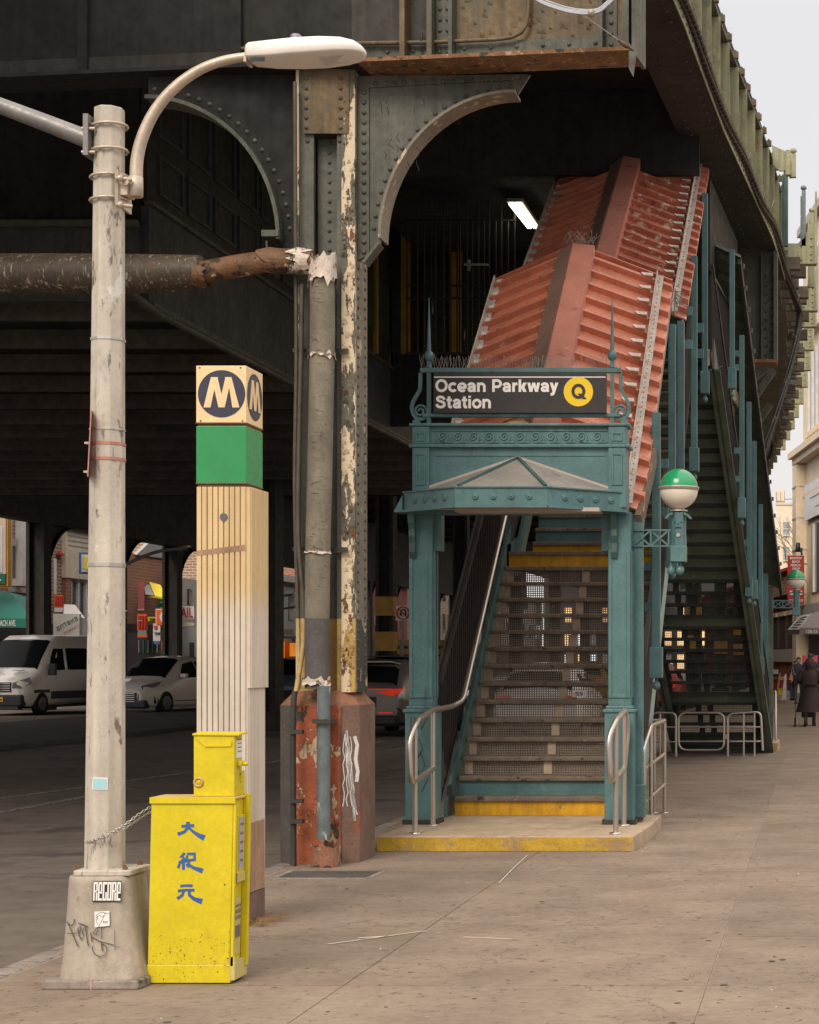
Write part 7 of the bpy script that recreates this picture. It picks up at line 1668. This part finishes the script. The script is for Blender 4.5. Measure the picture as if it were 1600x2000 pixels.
fro(ms, 'panel', 'banner', 1538.5, 1571, 1085, 1180, 87, .3)
for k, (s_, w) in enumerate((('BRIGHTON', 23), ('BEACH', 15), ('MEDICAL', 20), ('GROUP', 15))): text(s_, 'lettering', 'offwhite', ms, P(1555-w/2, 1092.5+k*6.8, 86.95), (1, 0, 0), (0, 0, 1), 4.6*87/F, w*87/F, off=.02)
fro(ms, 'print', 'offwhite', 1543, 1567, 1154, 1157, 86.95, .01); fro(ms, 'print', 'offwhite', 1543, 1567, 1159, 1162, 86.95, .01); text('718-1212', 'phone_lettering', 'offwhite', ms, P(1541.5, 1175, 86.95), (1, 0, 0), (0, 0, 1), 4.4*87/F, 27*87/F, off=.02)
fro(ms, 'mount', 'alu_grey', 1571, 1577, 1100, 1103, 87); fro(ms, 'mount', 'alu_grey', 1571, 1577, 1160, 1163, 87)
cmn = thing('security_light', 'pair of dark floodlights fixed above the red medical sign', 'floodlight', P(1562, 1083, 87))
MB().lathe([(.0, -.15), (.13, -.15), (.1, .3), (0, .3)], P(1559, 1072, 87), 8).build('lamp', 'cardark', cmn); MB().box(px(1564, 87), px(1568, 87), 87, 87.2, pz(1084, 87), pz(1070, 87)).build('lamp', 'cardark', cmn)
aw = thing('awning', 'dark shop awning with pale slanted print and street number at the right edge', 'awning', P(1570, 1240, 79))
a, b, c_, e_ = P(1540, 1231, 79), P(1574, 1231, 82), P(1584, 1198, 84), P(1560, 1202, 82)
MB().prism([P(1539, 1230, 79), P(1562, 1229, 76), P(1586, 1198, 79), P(1562, 1203, 83)], (0, .03, -.02)).build('side_slope', 'stone', aw)
MB().prism([P(1562, 1229, 76), P(1612, 1226, 76), P(1612, 1190, 79), P(1586, 1198, 79)], (0, .03, -.02)).build('front_slope', 'awningdark', aw)
MB().prism([P(1539, 1230, 79), P(1562, 1229, 76), P(1562, 1239, 76), P(1539, 1240, 79)], (0, .03, 0)).build('side_valance', 'awningdark', aw); MB().box(px(1562, 76), px(1612, 76), 76, 76.05, pz(1239, 76), pz(1226, 76)).build('front_valance', 'awningdark', aw)
text('128-13', 'number', 'offwhite', aw, P(1575, 1237, 75.95), (1, 0, 0), (0, 0, 1), 6.5*76/F, 21*76/F, off=.02)
mb = MB()
for k in range(5):
    t0 = .12+k*.17; p0 = P(1539, 1230, 79).lerp(P(1562, 1203, 83), t0); p1 = P(1562, 1229, 76).lerp(P(1586, 1198, 79), t0); mb.bar(p0.lerp(p1, .15)+V((0, -.03, .03)), p0.lerp(p1, .8)+V((0, -.03, .03)), .10, .01)
mb.build('slope_print', 'offwhite', aw)
tr = thing('bare_tree', 'bare winter tree reaching across the beige tower block', 'tree', V((px(1585, 115), 115, 0)))
def grow(mb, p, d_, L_, r, n):
    q_ = p+d_*L_; mb.tube([p, p.lerp(q_, .5)+V((rr.uniform(-.05, .05), 0, rr.uniform(-.03, .06)))*L_, q_], [r, r*.85, r*.7], 5)
    if n: 
        for k in range(rr.choice((2, 3))): grow(mb, q_, (d_+V((rr.uniform(-.7, .5), rr.uniform(-.4, .4), rr.uniform(-.25, .55)))).normalized(), L_*rr.uniform(.62, .85), r*.62, n-1)
mb = MB(); base = V((px(1592, 120), 120, 0)); mb.tube([base, base+V((-.1, 0, 3)), base+V((-.15, 0, 5.2))], [.25, .2, .16], 8); mb.build('trunk', 'bark', tr)
mb = MB(); 
for dr in ((-.9, 0, .6), (-.5, .1, .9), (-.2, -.1, 1), (-.95, .2, .25)): grow(mb, base+V((-.15, 0, 5.1)), V(dr).normalized(), 2.0, .08, 4)
mb.build('branches', 'bark', tr)
# ================================================================ VEHICLES
def shell(st_, W):
    """st_: (y, z_bottom, z_belt, z_top, half width belt, half width top)"""
    vs = []; n = 13
    for (y, zb_, zl, zt_, w, wt) in st_:
        half = [(0, zb_), (w-.10, zb_), (w-.02, zb_+.12), (w, zb_+.30), (w-.01, zl), (wt+(w-wt)*.06*0+.0, zt_-.07), (wt-.13, zt_)]
        ring = half+[(0, zt_+.025)]+[(-a, b) for a, b in half[:0:-1]]
        vs += [(a, y, b) for a, b in ring]
    m = 14; mb = MB(); N = len(st_)
    fs = [(j*m+i, j*m+(i+1) % m, (j+1)*m+(i+1) % m, (j+1)*m+i) for j in range(N-1) for i in range(m)]
    mb.add(vs, fs, True); mb.add(vs[:m], [tuple(range(m))[::-1]], False); mb.add(vs[-m:], [tuple(range(m))], False); return mb
def interp(st_, y, k):
    for a, b in zip(st_, st_[1:]):
        if y <= b[0]: return a[k]+(b[k]-a[k])*(y-a[0])/max(1e-6, b[0]-a[0])
    return st_[-1][k]
def sidex(st_, y, z):
    zl, zt_, w, wt = (interp(st_, y, k) for k in (2, 3, 4, 5))
    if z <= zl: return w
    return w+(wt-w)*min(1, (z-zl)/max(.01, zt_-.07-zl))
def car(name, label, cat, loc, rz, st_, paint, side_win, ws, wheels, sc=1., W=.9, extra=None, group=None):
    t = thing(name, label, cat, loc, group, rz=rz); t.scale = (sc, sc, sc)
    o_ = recalc(shell(st_, W).build('body', paint, t)); o_.data.polygons.foreach_set('use_smooth', [True]*len(o_.data.polygons))
    for poly_ in side_win:
        for s in (1, -1): MB().prism([V((s*(sidex(st_, y, z)+.004), y, z)) for y, z in poly_], (s*.012, 0, 0)).build('side_window', 'glass_side', t)
    for (y0_, z0_, w0, y1_, z1_, w1, nm) in ws:
        ys = [y0_]+[q[0] for q in st_ if y0_ < q[0] < y1_]+[y1_]; rows = []
        for y in ys:
            zt_, wt = interp(st_, y, 3), interp(st_, y, 5)
            rows.append([V((x, y-.012, z)) for x, z in ((-(wt-.03), zt_-.045), (-(wt-.13), zt_+.012), (0, zt_+.037), (wt-.13, zt_+.012), (wt-.03, zt_-.045))])
        g_ = MB()
        for ra, rb_ in zip(rows, rows[1:]): g_.add(ra+rb_, [(i, i+1, 6+i, 5+i) for i in range(4)], True)
        g_.build(nm, 'glass', t)
    for (y, r, wd) in wheels:
        for s in (1, -1):
            x = s*(wd)
            MB().lathe([(r+.07, 0), (r+.07, .02), (0, .02)] if s > 0 else [(0, -.02), (r+.07, -.02), (r+.07, 0)], V((x, y, r+.02)), 24, 'x').build('wheel_arch', 'cardark', t)
            wh = MB().lathe([(r*.6, -.10), (r*.96, -.10), (r, -.06), (r, .06), (r*.96, .10), (r*.6, .10)], V((x-s*.04, y, r)), 24, 'x').build('wheel', 'tyre', t)
            MB().lathe([(r*.62, 0), (r*.5, s*.03), (r*.2, s*.01), (0, s*.02)] if s > 0 else [(0, s*.02), (r*.2, s*.01), (r*.5, s*.03), (r*.62, 0)], V((x+s*.055, y, r)), 20, 'x').build('rim', 'rim', wh)
            for a in range(5): MB().bar(V((x+s*.075, y, r)), V((x+s*.075, y+r*.55*math.cos(a*2*PI/5+.3), r+r*.55*math.sin(a*2*PI/5+.3))), .05, .03, (1, 0, 0)).build('rim_spoke', 'rim', wh)
    MB().box(-W+.15, W-.15, st_[0][0]+.4, st_[-1][0]-.4, .22, .4).build('underbody', 'cardark', t)
    return t
def bx(t, name, m, x0, x1, y0, y1, z0, z1, **k): return MB().box(x0, x1, y0, y1, z0, z1).build(name, m, t, **k)
RZ = -.12
# van, front towards the camera
vst = [(0, .38, .75, 1.0, .80, .72), (.10, .30, .95, 1.12, .93, .82), (.5, .28, 1.12, 1.25, 1.0, .88), (.98, .28, 1.25, 1.42, 1.02, .86), (1.35, .30, 1.32, 1.85, 1.03, .84), (1.75, .30, 1.36, 2.32, 1.03, .86), (2.2, .30, 1.38, 2.52, 1.03, .88), (5.3, .32, 1.38, 2.55, 1.03, .88), (5.5, .5, 1.38, 2.45, 1.0, .85)]
vx = px(45, 56)-.72
vt = car('van', 'white passenger van with a high roof facing left of the lamp pole', 'van', (vx, 55.6, RZ), -.10, vst, 'vanwhite',
    [[(1.42, 1.40), (1.62, 1.80), (1.85, 2.10), (2.35, 2.10), (2.35, 1.42)], [(2.55, 1.42), (2.55, 2.12), (3.9, 2.12), (3.9, 1.42)], [(4.0, 1.42), (4.0, 2.12), (5.2, 2.12), (5.2, 1.42)]],
    [(1.03, 1.40, .86, 1.85, 2.14, .76, 'windshield')], [(.98, .36, .97), (4.4, .36, .97)], 1.0, 1.03)
bx(vt, 'grille', 'cardark', -.56, .56, -.03, .06, .74, 1.04); [bx(vt, 'grille_bar', 'chrome', -.54, .54, -.045, -.03, .78+k*.07, .80+k*.07) for k in range(4)]
MB().lathe([(.11, 0), (.11, -.02), (0, -.02)], V((0, -.045, .9)), 16, 'y').build('badge', 'chrome', vt)
bx(vt, 'bumper', 'cardark', -.92, .92, -.08, .25, .30, .66, bev=.05); bx(vt, 'lower_bumper', 'cardark', -.8, .8, -.05, .2, .18, .30)
bx(vt, 'number_plate', 'plate', .02, .34, -.10, -.08, .44, .58); bx(vt, 'plate_print', 'black', .05, .31, -.104, -.10, .48, .53)
for s in (1, -1):
    MB().prism([V((s*.62, -.02, .86)), V((s*.62, .0, 1.02)), V((s*.98, .35, 1.20)), V((s*1.01, .38, 1.0)), V((s*.86, .05, .86))], (0, -.03, 0)).build('headlight', 'headlamp', vt)
    bx(vt, 'side_moulding', 'cardark', s*1.0 if s > 0 else -1.05, s*1.05 if s < 0 and False else (1.05 if s > 0 else -1.0), 1.5, 5.3, .50, .74)
    bx(vt, 'door_mirror', 'cardark', *(sorted((s*1.04, s*1.28))), 1.30, 1.42, 1.25, 1.62, bev=.03)
    bx(vt, 'wheel_flare', 'cardark', *(sorted((s*1.0, s*1.04))), .55, 1.42, .70, .80)
bx(vt, 'bonnet_vent', 'cardark', .25, .6, .62, .72, 1.40, 1.42); bx(vt, 'bonnet_vent', 'cardark', -.6, -.25, .62, .72, 1.40, 1.42)
for k, dd in enumerate((.35, 1.0)): pass
# pearl hatchback
cst = [(0, .30, .55, .70, .66, .60), (.12, .22, .68, .82, .82, .72), (.5, .20, .82, .92, .89, .76), (1.05, .20, .92, 1.04, .91, .74), (1.45, .20, .96, 1.30, .91, .70), (1.95, .20, .99, 1.58, .91, .64), (2.6, .20, 1.01, 1.64, .91, .62), (3.3, .22, 1.04, 1.60, .91, .60), (3.9, .25, 1.06, 1.42, .90, .58), (4.3, .30, 1.05, 1.12, .86, .62), (4.4, .42, .9, 1.0, .78, .6)]
hx2 = px(318, 57)-1.12
ct = car('hatchback_car', 'pearl white hatchback parked facing left between lamp pole and pylon', 'car', (hx2, 56.4, RZ), -.20, cst, 'carwhite',
    [[(1.55, 1.02), (2.0, 1.42), (2.55, 1.50), (2.6, 1.04)], [(2.66, 1.04), (2.64, 1.50), (3.2, 1.46), (3.4, 1.08)], [(3.46, 1.09), (3.3, 1.44), (3.75, 1.28), (3.8, 1.12)]],
    [(1.08, 1.05, .72, 1.93, 1.55, .58, 'windshield')], [(.85, .33, .86), (3.6, .33, .86)], 1.13, .9)
bx(ct, 'grille', 'carnavy', -.50, .50, -.03, .08, .34, .62); [bx(ct, 'grille_bar', 'chrome', -.46, .46, -.04, -.03, .37+k*.055, .385+k*.055) for k in range(5)]
bx(ct, 'bumper', 'carnavy', -.74, .78, -.035, .25, .18, .42, bev=.05); MB().prism([V((.52, .0, .30)), V((.56, .02, .58)), V((.84, .30, .66)), V((.88, .40, .32))], (0, -.03, 0)).build('bumper_corner', 'carnavy', ct)
for s in (1, -1):
    MB().prism([V((s*.45, .06, .66)), V((s*.60, .10, .80)), V((s*.88, .62, .93)), V((s*.86, .45, .78)), V((s*.66, .08, .66))], (0, -.03, .01)).build('headlight', 'headlamp', ct)
    bx(ct, 'door_mirror', 'carwhite', *(sorted((s*.90, s*1.10))), 1.52, 1.66, 1.02, 1.15, bev=.03)
bx(ct, 'sill_trim', 'rim', .905, .93, 1.3, 3.2, .36, .39); bx(ct, 'door_seam', 'cardark', .912, .92, 2.60, 2.615, .35, 1.02)
# silver suv from behind
sst = [(0, .42, .85, .98, .84, .74), (.12, .30, 1.0, 1.10, .92, .78), (.5, .28, 1.06, 1.44, .94, .68), (.9, .26, 1.06, 1.60, .94, .66), (2.0, .25, 1.04, 1.66, .94, .66), (2.9, .25, 1.0, 1.52, .94, .68), (3.5, .25, .98, 1.10, .93, .76), (4.2, .25, .88, .98, .90, .76), (4.6, .32, .7, .82, .8, .68)]
sx_ = px(786, 40)-.94
su = car('suv_car', 'silver brown suv with red tail lights driving away behind the orange pedestal', 'car', (sx_, 40., RZ), -.16, sst, 'carsilver',
    [[(.75, 1.14), (.95, 1.42), (1.6, 1.50), (1.6, 1.10)], [(1.68, 1.10), (1.68, 1.50), (2.6, 1.46), (3.1, 1.08)]],
    [(.14, 1.14, .72, .52, 1.50, .60, 'rear_window')], [(.85, .37, .88), (3.7, .37, .88)], 1.08, .93)
MB().prism([V((-.7, .46, 1.50)), V((.7, .46, 1.50)), V((.62, .18, 1.55)), V((-.62, .18, 1.55))], (0, 0, .03)).build('roof_spoiler', 'carsilver', su)
bx(su, 'light_bar', 'taillamp', -.7, .7, -.03, .0, .985, 1.01)
for s in (1, -1):
    MB().prism([V((s*.38, -.05, .93)), V((s*.70, -.03, .86)), V((s*.86, .0, .92)), V((s*.90, .12, 1.02)), V((s*.70, .0, 1.0))], (0, -.02, 0)).build('tail_light', 'taillamp', su)
    MB().prism([V((s*.80, -.0, .62)), V((s*.86, .04, .60)), V((s*.93, .2, .34)), V((s*.88, .10, .32))], (0, -.03, 0)).build('bumper_slot', 'cardark', su)
bx(su, 'plate_recess', 'cardark', -.35, .35, -.02, .02, .62, .84, bev=.01); bx(su, 'bumper', 'cardark', -.78, .78, -.04, .2, .26, .46, bev=.04); bx(su, 'reflector', 'taillamp', .42, .72, -.05, -.03, .50, .53)
bx(su, 'roof_panel', 'cardark', -.52, .52, .9, 2.4, 1.665, 1.69)
MB().lathe([(.0, 0), (.05, 0), (.05, -.02), (0, -.02)], V((.0, -.02, .90)), 10, 'y').build('badge', 'chrome', su)
# more cars, simple bodies but complete
def simple_car(label, x, d, paint, sc=1.0, rear=False, group=None, cat='car', name='parked_car'):
    t = car(name, label, cat, (x, d, RZ), PI if False else 0, sst if rear else cst, paint, [[(1.6, 1.06), (2.0, 1.40), (3.2, 1.42), (3.4, 1.08)]] if not rear else [[(.8, 1.14), (1.0, 1.42), (2.6, 1.44), (3.0, 1.1)]],
        [(1.08, 1.05, .72, 1.93, 1.55, .58, 'windshield')] if not rear else [(.14, 1.14, .72, .52, 1.50, .60, 'rear_window')], [(.85, .34, .86), (3.6, .34, .86)], sc, .9, group=group)
    if rear: [bx(t, 'tail_light', 'taillamp', *(sorted((s*.55, s*.85))), -.02, .02, .85, .98) for s in (1, -1)]
    else: bx(t, 'grille', 'cardark', -.5, .5, -.03, .05, .35, .6); [bx(t, 'headlight', 'headlamp', *(sorted((s*.5, s*.8))), -.02, .2, .66, .78) for s in (1, -1)]
    return t
simple_car('blue-grey suv parked facing the viewer between pylon and column', px(555, 64)-.0, 64, 'carblue', 1.1)
simple_car('dark blue car half hidden behind the thick median column', px(529, 68), 68, 'carnavy', 1.1)
simple_car('white car behind the pearl hatchback left of the pylon', px(372, 70), 70, 'vanwhite')
simple_car('red car parked behind the station stairs', -5.5, 58, 'carred', rear=True)
simple_car('white car seen through the mesh of the lower stair risers', -6.0, 38, 'vanwhite', rear=True)
simple_car('pale grey car parked far down the curb behind the stairs', -6., 60, 'carsilver', rear=True)
simple_car('orange taxi far down the street behind the stairs', -9.5, 72, 'plate', rear=True, cat='taxi', name='taxi')
# ================================================================ PEOPLE
def skin_body(t, joints, edges, m, name, sub=2):
    me = bpy.data.meshes.new(name); me.from_pydata([j[0] for j in joints], edges, []); o_ = bpy.data.objects.new(name, me); COL.objects.link(o_); o_.parent = t
    md = o_.modifiers.new('skin', 'SKIN'); me.materials.append(M[m])
    for i, j in enumerate(joints): me.skin_vertices[0].data[i].radius = (j[1], j[1] if len(j) < 3 else j[2]); me.skin_vertices[0].data[i].use_root = (i == 0)
    s = o_.modifiers.new('sub', 'SUBSURF'); s.levels = sub; s.render_levels = sub; o_['kind'] = 'x'; del o_['kind']; WL[o_.name] = (0, 0, 0)
    return o_
def person(label, x, d, H, face, coat, coatlen, legs='jeans', hair='hair', lean=0., arms='down', cap=None, fur=False, shoe='shoe', stride=.12):
    t = thing('person', label, 'person', (x, d, 0), rz=face); k = H/1.7
    j = [((0, 0, .95*k), .13, .10), ((0, lean*.3, 1.15*k), .13, .10), ((0, lean*.7, 1.38*k), .15, .10), ((0, lean, 1.48*k), .06), ((0, lean*1.1, 1.54*k), .05),
         ((.09, 0, .90*k), .095), ((.10, stride*.4, .50*k), .062), ((.10, stride, .10*k), .045), ((.10, stride-.12, .04*k), .035),
         ((-.09, 0, .90*k), .095), ((-.10, -stride*.4, .50*k), .062), ((-.10, -stride, .10*k), .045), ((-.10, -stride-.12, .04*k), .035)]
    e = [(0, 1), (1, 2), (2, 3), (3, 4), (0, 5), (5, 6), (6, 7), (7, 8), (0, 9), (9, 10), (10, 11), (11, 12)]
    if arms == 'down': A_ = [((.20, lean, 1.40*k), .06), ((.26, lean+.02, 1.15*k), .048), ((.25, lean-.08, .90*k), .038), ((.25, lean-.10, .82*k), .028)]
    else: A_ = [((.20, lean, 1.40*k), .06), ((.27, lean-.02, 1.16*k), .048), ((.16, lean-.26, 1.10*k), .038), ((.14, lean-.32, 1.10*k), .028)]
    for s in (1, -1):
        b = len(j); j += [((s*a[0][0], a[0][1], a[0][2]), a[1]) for a in A_]; e += [(2, b), (b, b+1), (b+1, b+2), (b+2, b+3)]
    skin_body(t, j, e, legs, 'body')
    # coat as a lofted garment
    mb = MB(); n = 16; lv = [(1.50, .075, .07), (1.45, .15, .10), (1.40, .22, .125), (1.25, .225, .14), (1.05, .19, .135), (.92, .215, .15)]
    if coatlen < .85: lv += [(.92-(.92-coatlen)*f, .215+.05*f+(.06*f if fur else 0), .15+.05*f+(.04*f if fur else 0)) for f in (.33, .66, 1)]
    for z, a, b in lv:
        fl = lean*max(0, (z-.9)/.6)
        for i in range(n):
            an = 2*PI*i/n; w = 1+(.04*math.sin(i*3.9+z*4) if fur else .015*math.sin(5*an)); mb.v.append((a*w*math.cos(an), fl+b*w*math.sin(an), z*k))
    for l in range(len(lv)-1):
        for i in range(n): mb.f.append((l*n+i, l*n+(i+1) % n, (l+1)*n+(i+1) % n, (l+1)*n+i)); mb.s.append(True)
    mb.build('coat', coat, t)
    for s in (1, -1):
        pts = [V((s*a[0][0]*.98, a[0][1], a[0][2])) for a in A_[:3]]; MB().tube(smooth([V((s*.14, lean, 1.42*k))]+pts, 4), [.075]+[.078]*4+[.07]*4+[.055]*4, 10).build('sleeve', coat, t)
        p = V((s*A_[3][0][0], A_[3][0][1], A_[3][0][2])); dr = (p-V((s*A_[2][0][0], A_[2][0][1], A_[2][0][2]))).normalized(); side_ = V((s, 0, 0))
        hb = MB().tube([p-dr*.03, p+dr*.03], [.026, .034], 8)
        for q_ in range(4): o2 = dr.cross(side_).normalized()*(q_-1.5)*.018; hb.tube([p+dr*.03+o2, p+dr*.07+o2-side_*.008, p+dr*.095+o2*.9-side_*.02], [.009, .008, .006], 5)
        hb.tube([p+dr*.0+dr.cross(side_).normalized()*.03, p+dr*.04+dr.cross(side_).normalized()*.045-side_*.01], [.010, .007], 5); hb.build('hand', 'skin', t)
    # head
    hz = 1.605*k; hy = lean*1.15; mb = MB(); mb.grid(lambda u, v: V((.078*math.sin(PI*v)*math.cos(2*PI*u)*(1-.12*(v > .6)), hy+.095*math.sin(PI*v)*math.sin(2*PI*u), hz+.115*math.cos(PI*v))), 16, 12)
    mb.lathe([(.018, -.02), (.013, .015), (0, .02)], V((0, hy-.098, hz-.015)), 6); [mb.lathe([(.02, -.03), (.024, 0), (.016, .03)], V((s*.079, hy, hz-.005)), 6) for s in (1, -1)]
    hd = mb.build('head', 'skin', t)
    [MB().box(s*.03-.013, s*.03+.013, hy-.099, hy-.085, hz+.005, hz+.018).build('eye', 'black', hd) for s in (1, -1)]; MB().box(-.022, .022, hy-.096, hy-.08, hz-.055, hz-.045).build('mouth', 'redcloth', hd)
    if hair:
        mb = MB(); mb.grid(lambda u, v: V((.088*math.sin(PI*v*.62)*math.cos(2*PI*u), hy+.012+.103*math.sin(PI*v*.62)*math.sin(2*PI*u)*(1 if math.sin(2*PI*u) > 0 else .86), hz+.01+.122*math.cos(PI*v*.62)*(1 if True else 0)+(.07*v if math.sin(2*PI*u) < -.3 else 0))), 18, 8); mb.build('hair', hair, t)
    for s, yy in ((1, stride), (-1, -stride)): MB().box(s*.10-.05, s*.10+.05, yy-.19, yy+.07, 0, .09).build('shoe', shoe, t, bev=.02)
    if cap: MB().lathe([(.10, -.01), (.098, .05), (.07, .10), (0, .12)], V((0, hy+.01, hz+.035)), 16).box(-.07, .07, hy-.19, hy-.06, hz+.03, hz+.045).build('cap', cap, t)
    return t
w1 = person('woman seen from behind in a long dark fur coat and hat pushing a small cart', px(1582, 43.7), 43.7, 1.60, PI, 'fur', .36, legs='cardark', hair='fur', fur=True, cap='fur', arms='up', stride=.05)
MB().lathe([(.10, -.14), (.125, -.06), (.13, .02), (.10, .09), (.0, .12)], V((0, .01, 1.52)), 16).build('fur_hood', 'fur', w1); MB().lathe([(.228, -.012), (.232, 0), (.228, .012)], V((0, 0, 1.02)), 16).build('belt_line', 'hair', w1)
person('long-haired woman in a navy coat walking towards the viewer', px(1560, 66), 66, 1.68, 0, 'navycoat', .75, arms='up', stride=.15)
m2 = person('man in a dark cap and navy jacket walking towards the viewer behind the fur coat', px(1584, 58), 58, 1.78, 0, 'navycoat', .80, cap='cap', stride=.15)
person('shopper in a dark red coat bending over the pavement stall', px(1548, 72), 72, 1.55, .6, 'redcloth', .72, lean=-.22, stride=.1)
ctt = thing('shopping_cart', 'small black wheeled shopping cart pushed by the woman in fur', 'cart', (px(1566, 43.2), 43.2, 0))
for s in (-.12, .12):
    for yy in (43.1, 43.5): MB().lathe([(.085, -.015), (.11, -.02), (.11, .02), (.085, .015)], V((px(1563, 43.2)+s, yy, .11)), 16, 'x').build('wheel', 'tyre', ctt)
MB().box(px(1578, 43.2)-.16, px(1578, 43.2)+.16, 44.05, 44.3, .2, .8).build('bag', 'black', ctt); MB().tube([V((px(1563, 43.2)-.12, 43.5, .11)), V((px(1563, 43.2)-.12, 44.1, .2)), V((px(1563, 43.2)-.12, 44.0, .98)), V((px(1563, 43.2)+.25, 44.0, .98))], .012, 6).tube([V((px(1563, 43.2)+.12, 43.1, .11)), V((px(1563, 43.2)+.12, 44.1, .25))], .012, 6).build('frame', 'alu_grey', ctt)
hbg = thing('handbag', 'tan handbag carried on the arm of the woman in navy', 'handbag', P(1546, 1325, 65.8)); MB().prism([P(1541, 1327, 65.8), P(1549, 1330, 65.8), P(1551, 1314, 65.8), P(1546, 1314, 65.8)], (0, .1, 0)).build('bag', 'bag', hbg); MB().tube([P(1546, 1314, 65.85), P(1549, 1300, 65.85), P(1551, 1314, 65.85)], .012, 5).build('strap', 'bag', hbg)
pkb = thing('pink_box', 'bright pink display box behind the walking man', 'box', P(1584, 1295, 72)); fro(pkb, 'panel', 'pinkbox', 1567, 1598, 1280, 1330, 72, .3); fro(pkb, 'leg', 'cardark', 1568, 1570, 1330, 1368, 72); fro(pkb, 'leg', 'cardark', 1595, 1597, 1330, 1368, 72)
stl = thing('market_stall', 'low pavement stall with a tilted table of goods beyond the last teal upright', 'stall', P(1520, 1365, 70))
fro(stl, 'table', 'wood', 1508, 1536, 1322, 1327, 70, 1.0); fro(stl, 'cloth', 'redcloth', 1509, 1524, 1327, 1350, 70.1); [fro(stl, 'leg', 'wood', x, x+1.2, 1327, 1370, 70) for x in (1509, 1534)]
for k, (x, y, w, h, m, lab) in enumerate(((1511, 1309, 9, 7, 'offwhite', 'white box on the pavement stall'), (1510, 1318, 12, 4, 'cardark', 'dark tray on the pavement stall'), (1523, 1323, 9, 5, 'signorange', 'orange crate on the pavement stall'), (1520, 1345, 7, 12, 'yellowawn', 'yellow crate under the pavement stall'), (1526, 1338, 6, 6, 'redpanel', 'red crate under the pavement stall'))):
    t = thing('crate', lab, 'crate', P(x, y+h, 69.8)); fro(t, 'side', m, x, x+w, y, y+h, 69.8, .5); fro(t, 'rim', m, x-.3, x+w+.3, y-.8, y, 69.75, .6)
asg = thing('sandwich_board', 'white folding sign board standing by the pavement stall', 'sign board', P(1533, 1366, 67)); MB().prism([P(1527, 1367, 67), P(1536, 1367, 67), P(1536.5, 1317, 67.3), P(1533, 1317, 67.3)], (0, .05, 0)).prism([P(1528, 1363, 67.9), P(1536, 1363, 67.9), P(1536.5, 1317, 67.4), P(1533, 1317, 67.4)], (0, .05, 0)).build('board', 'offwhite', asg)
pkt = thing('leaning_plank', 'pale wooden plank leaning at the pavement stall', 'plank', P(1518, 1352, 66)); MB().bar(P(1516, 1372, 66), P(1524, 1314, 66.4), .06, .03).build('plank', 'wood', pkt)
bpy.context.view_layer.update()
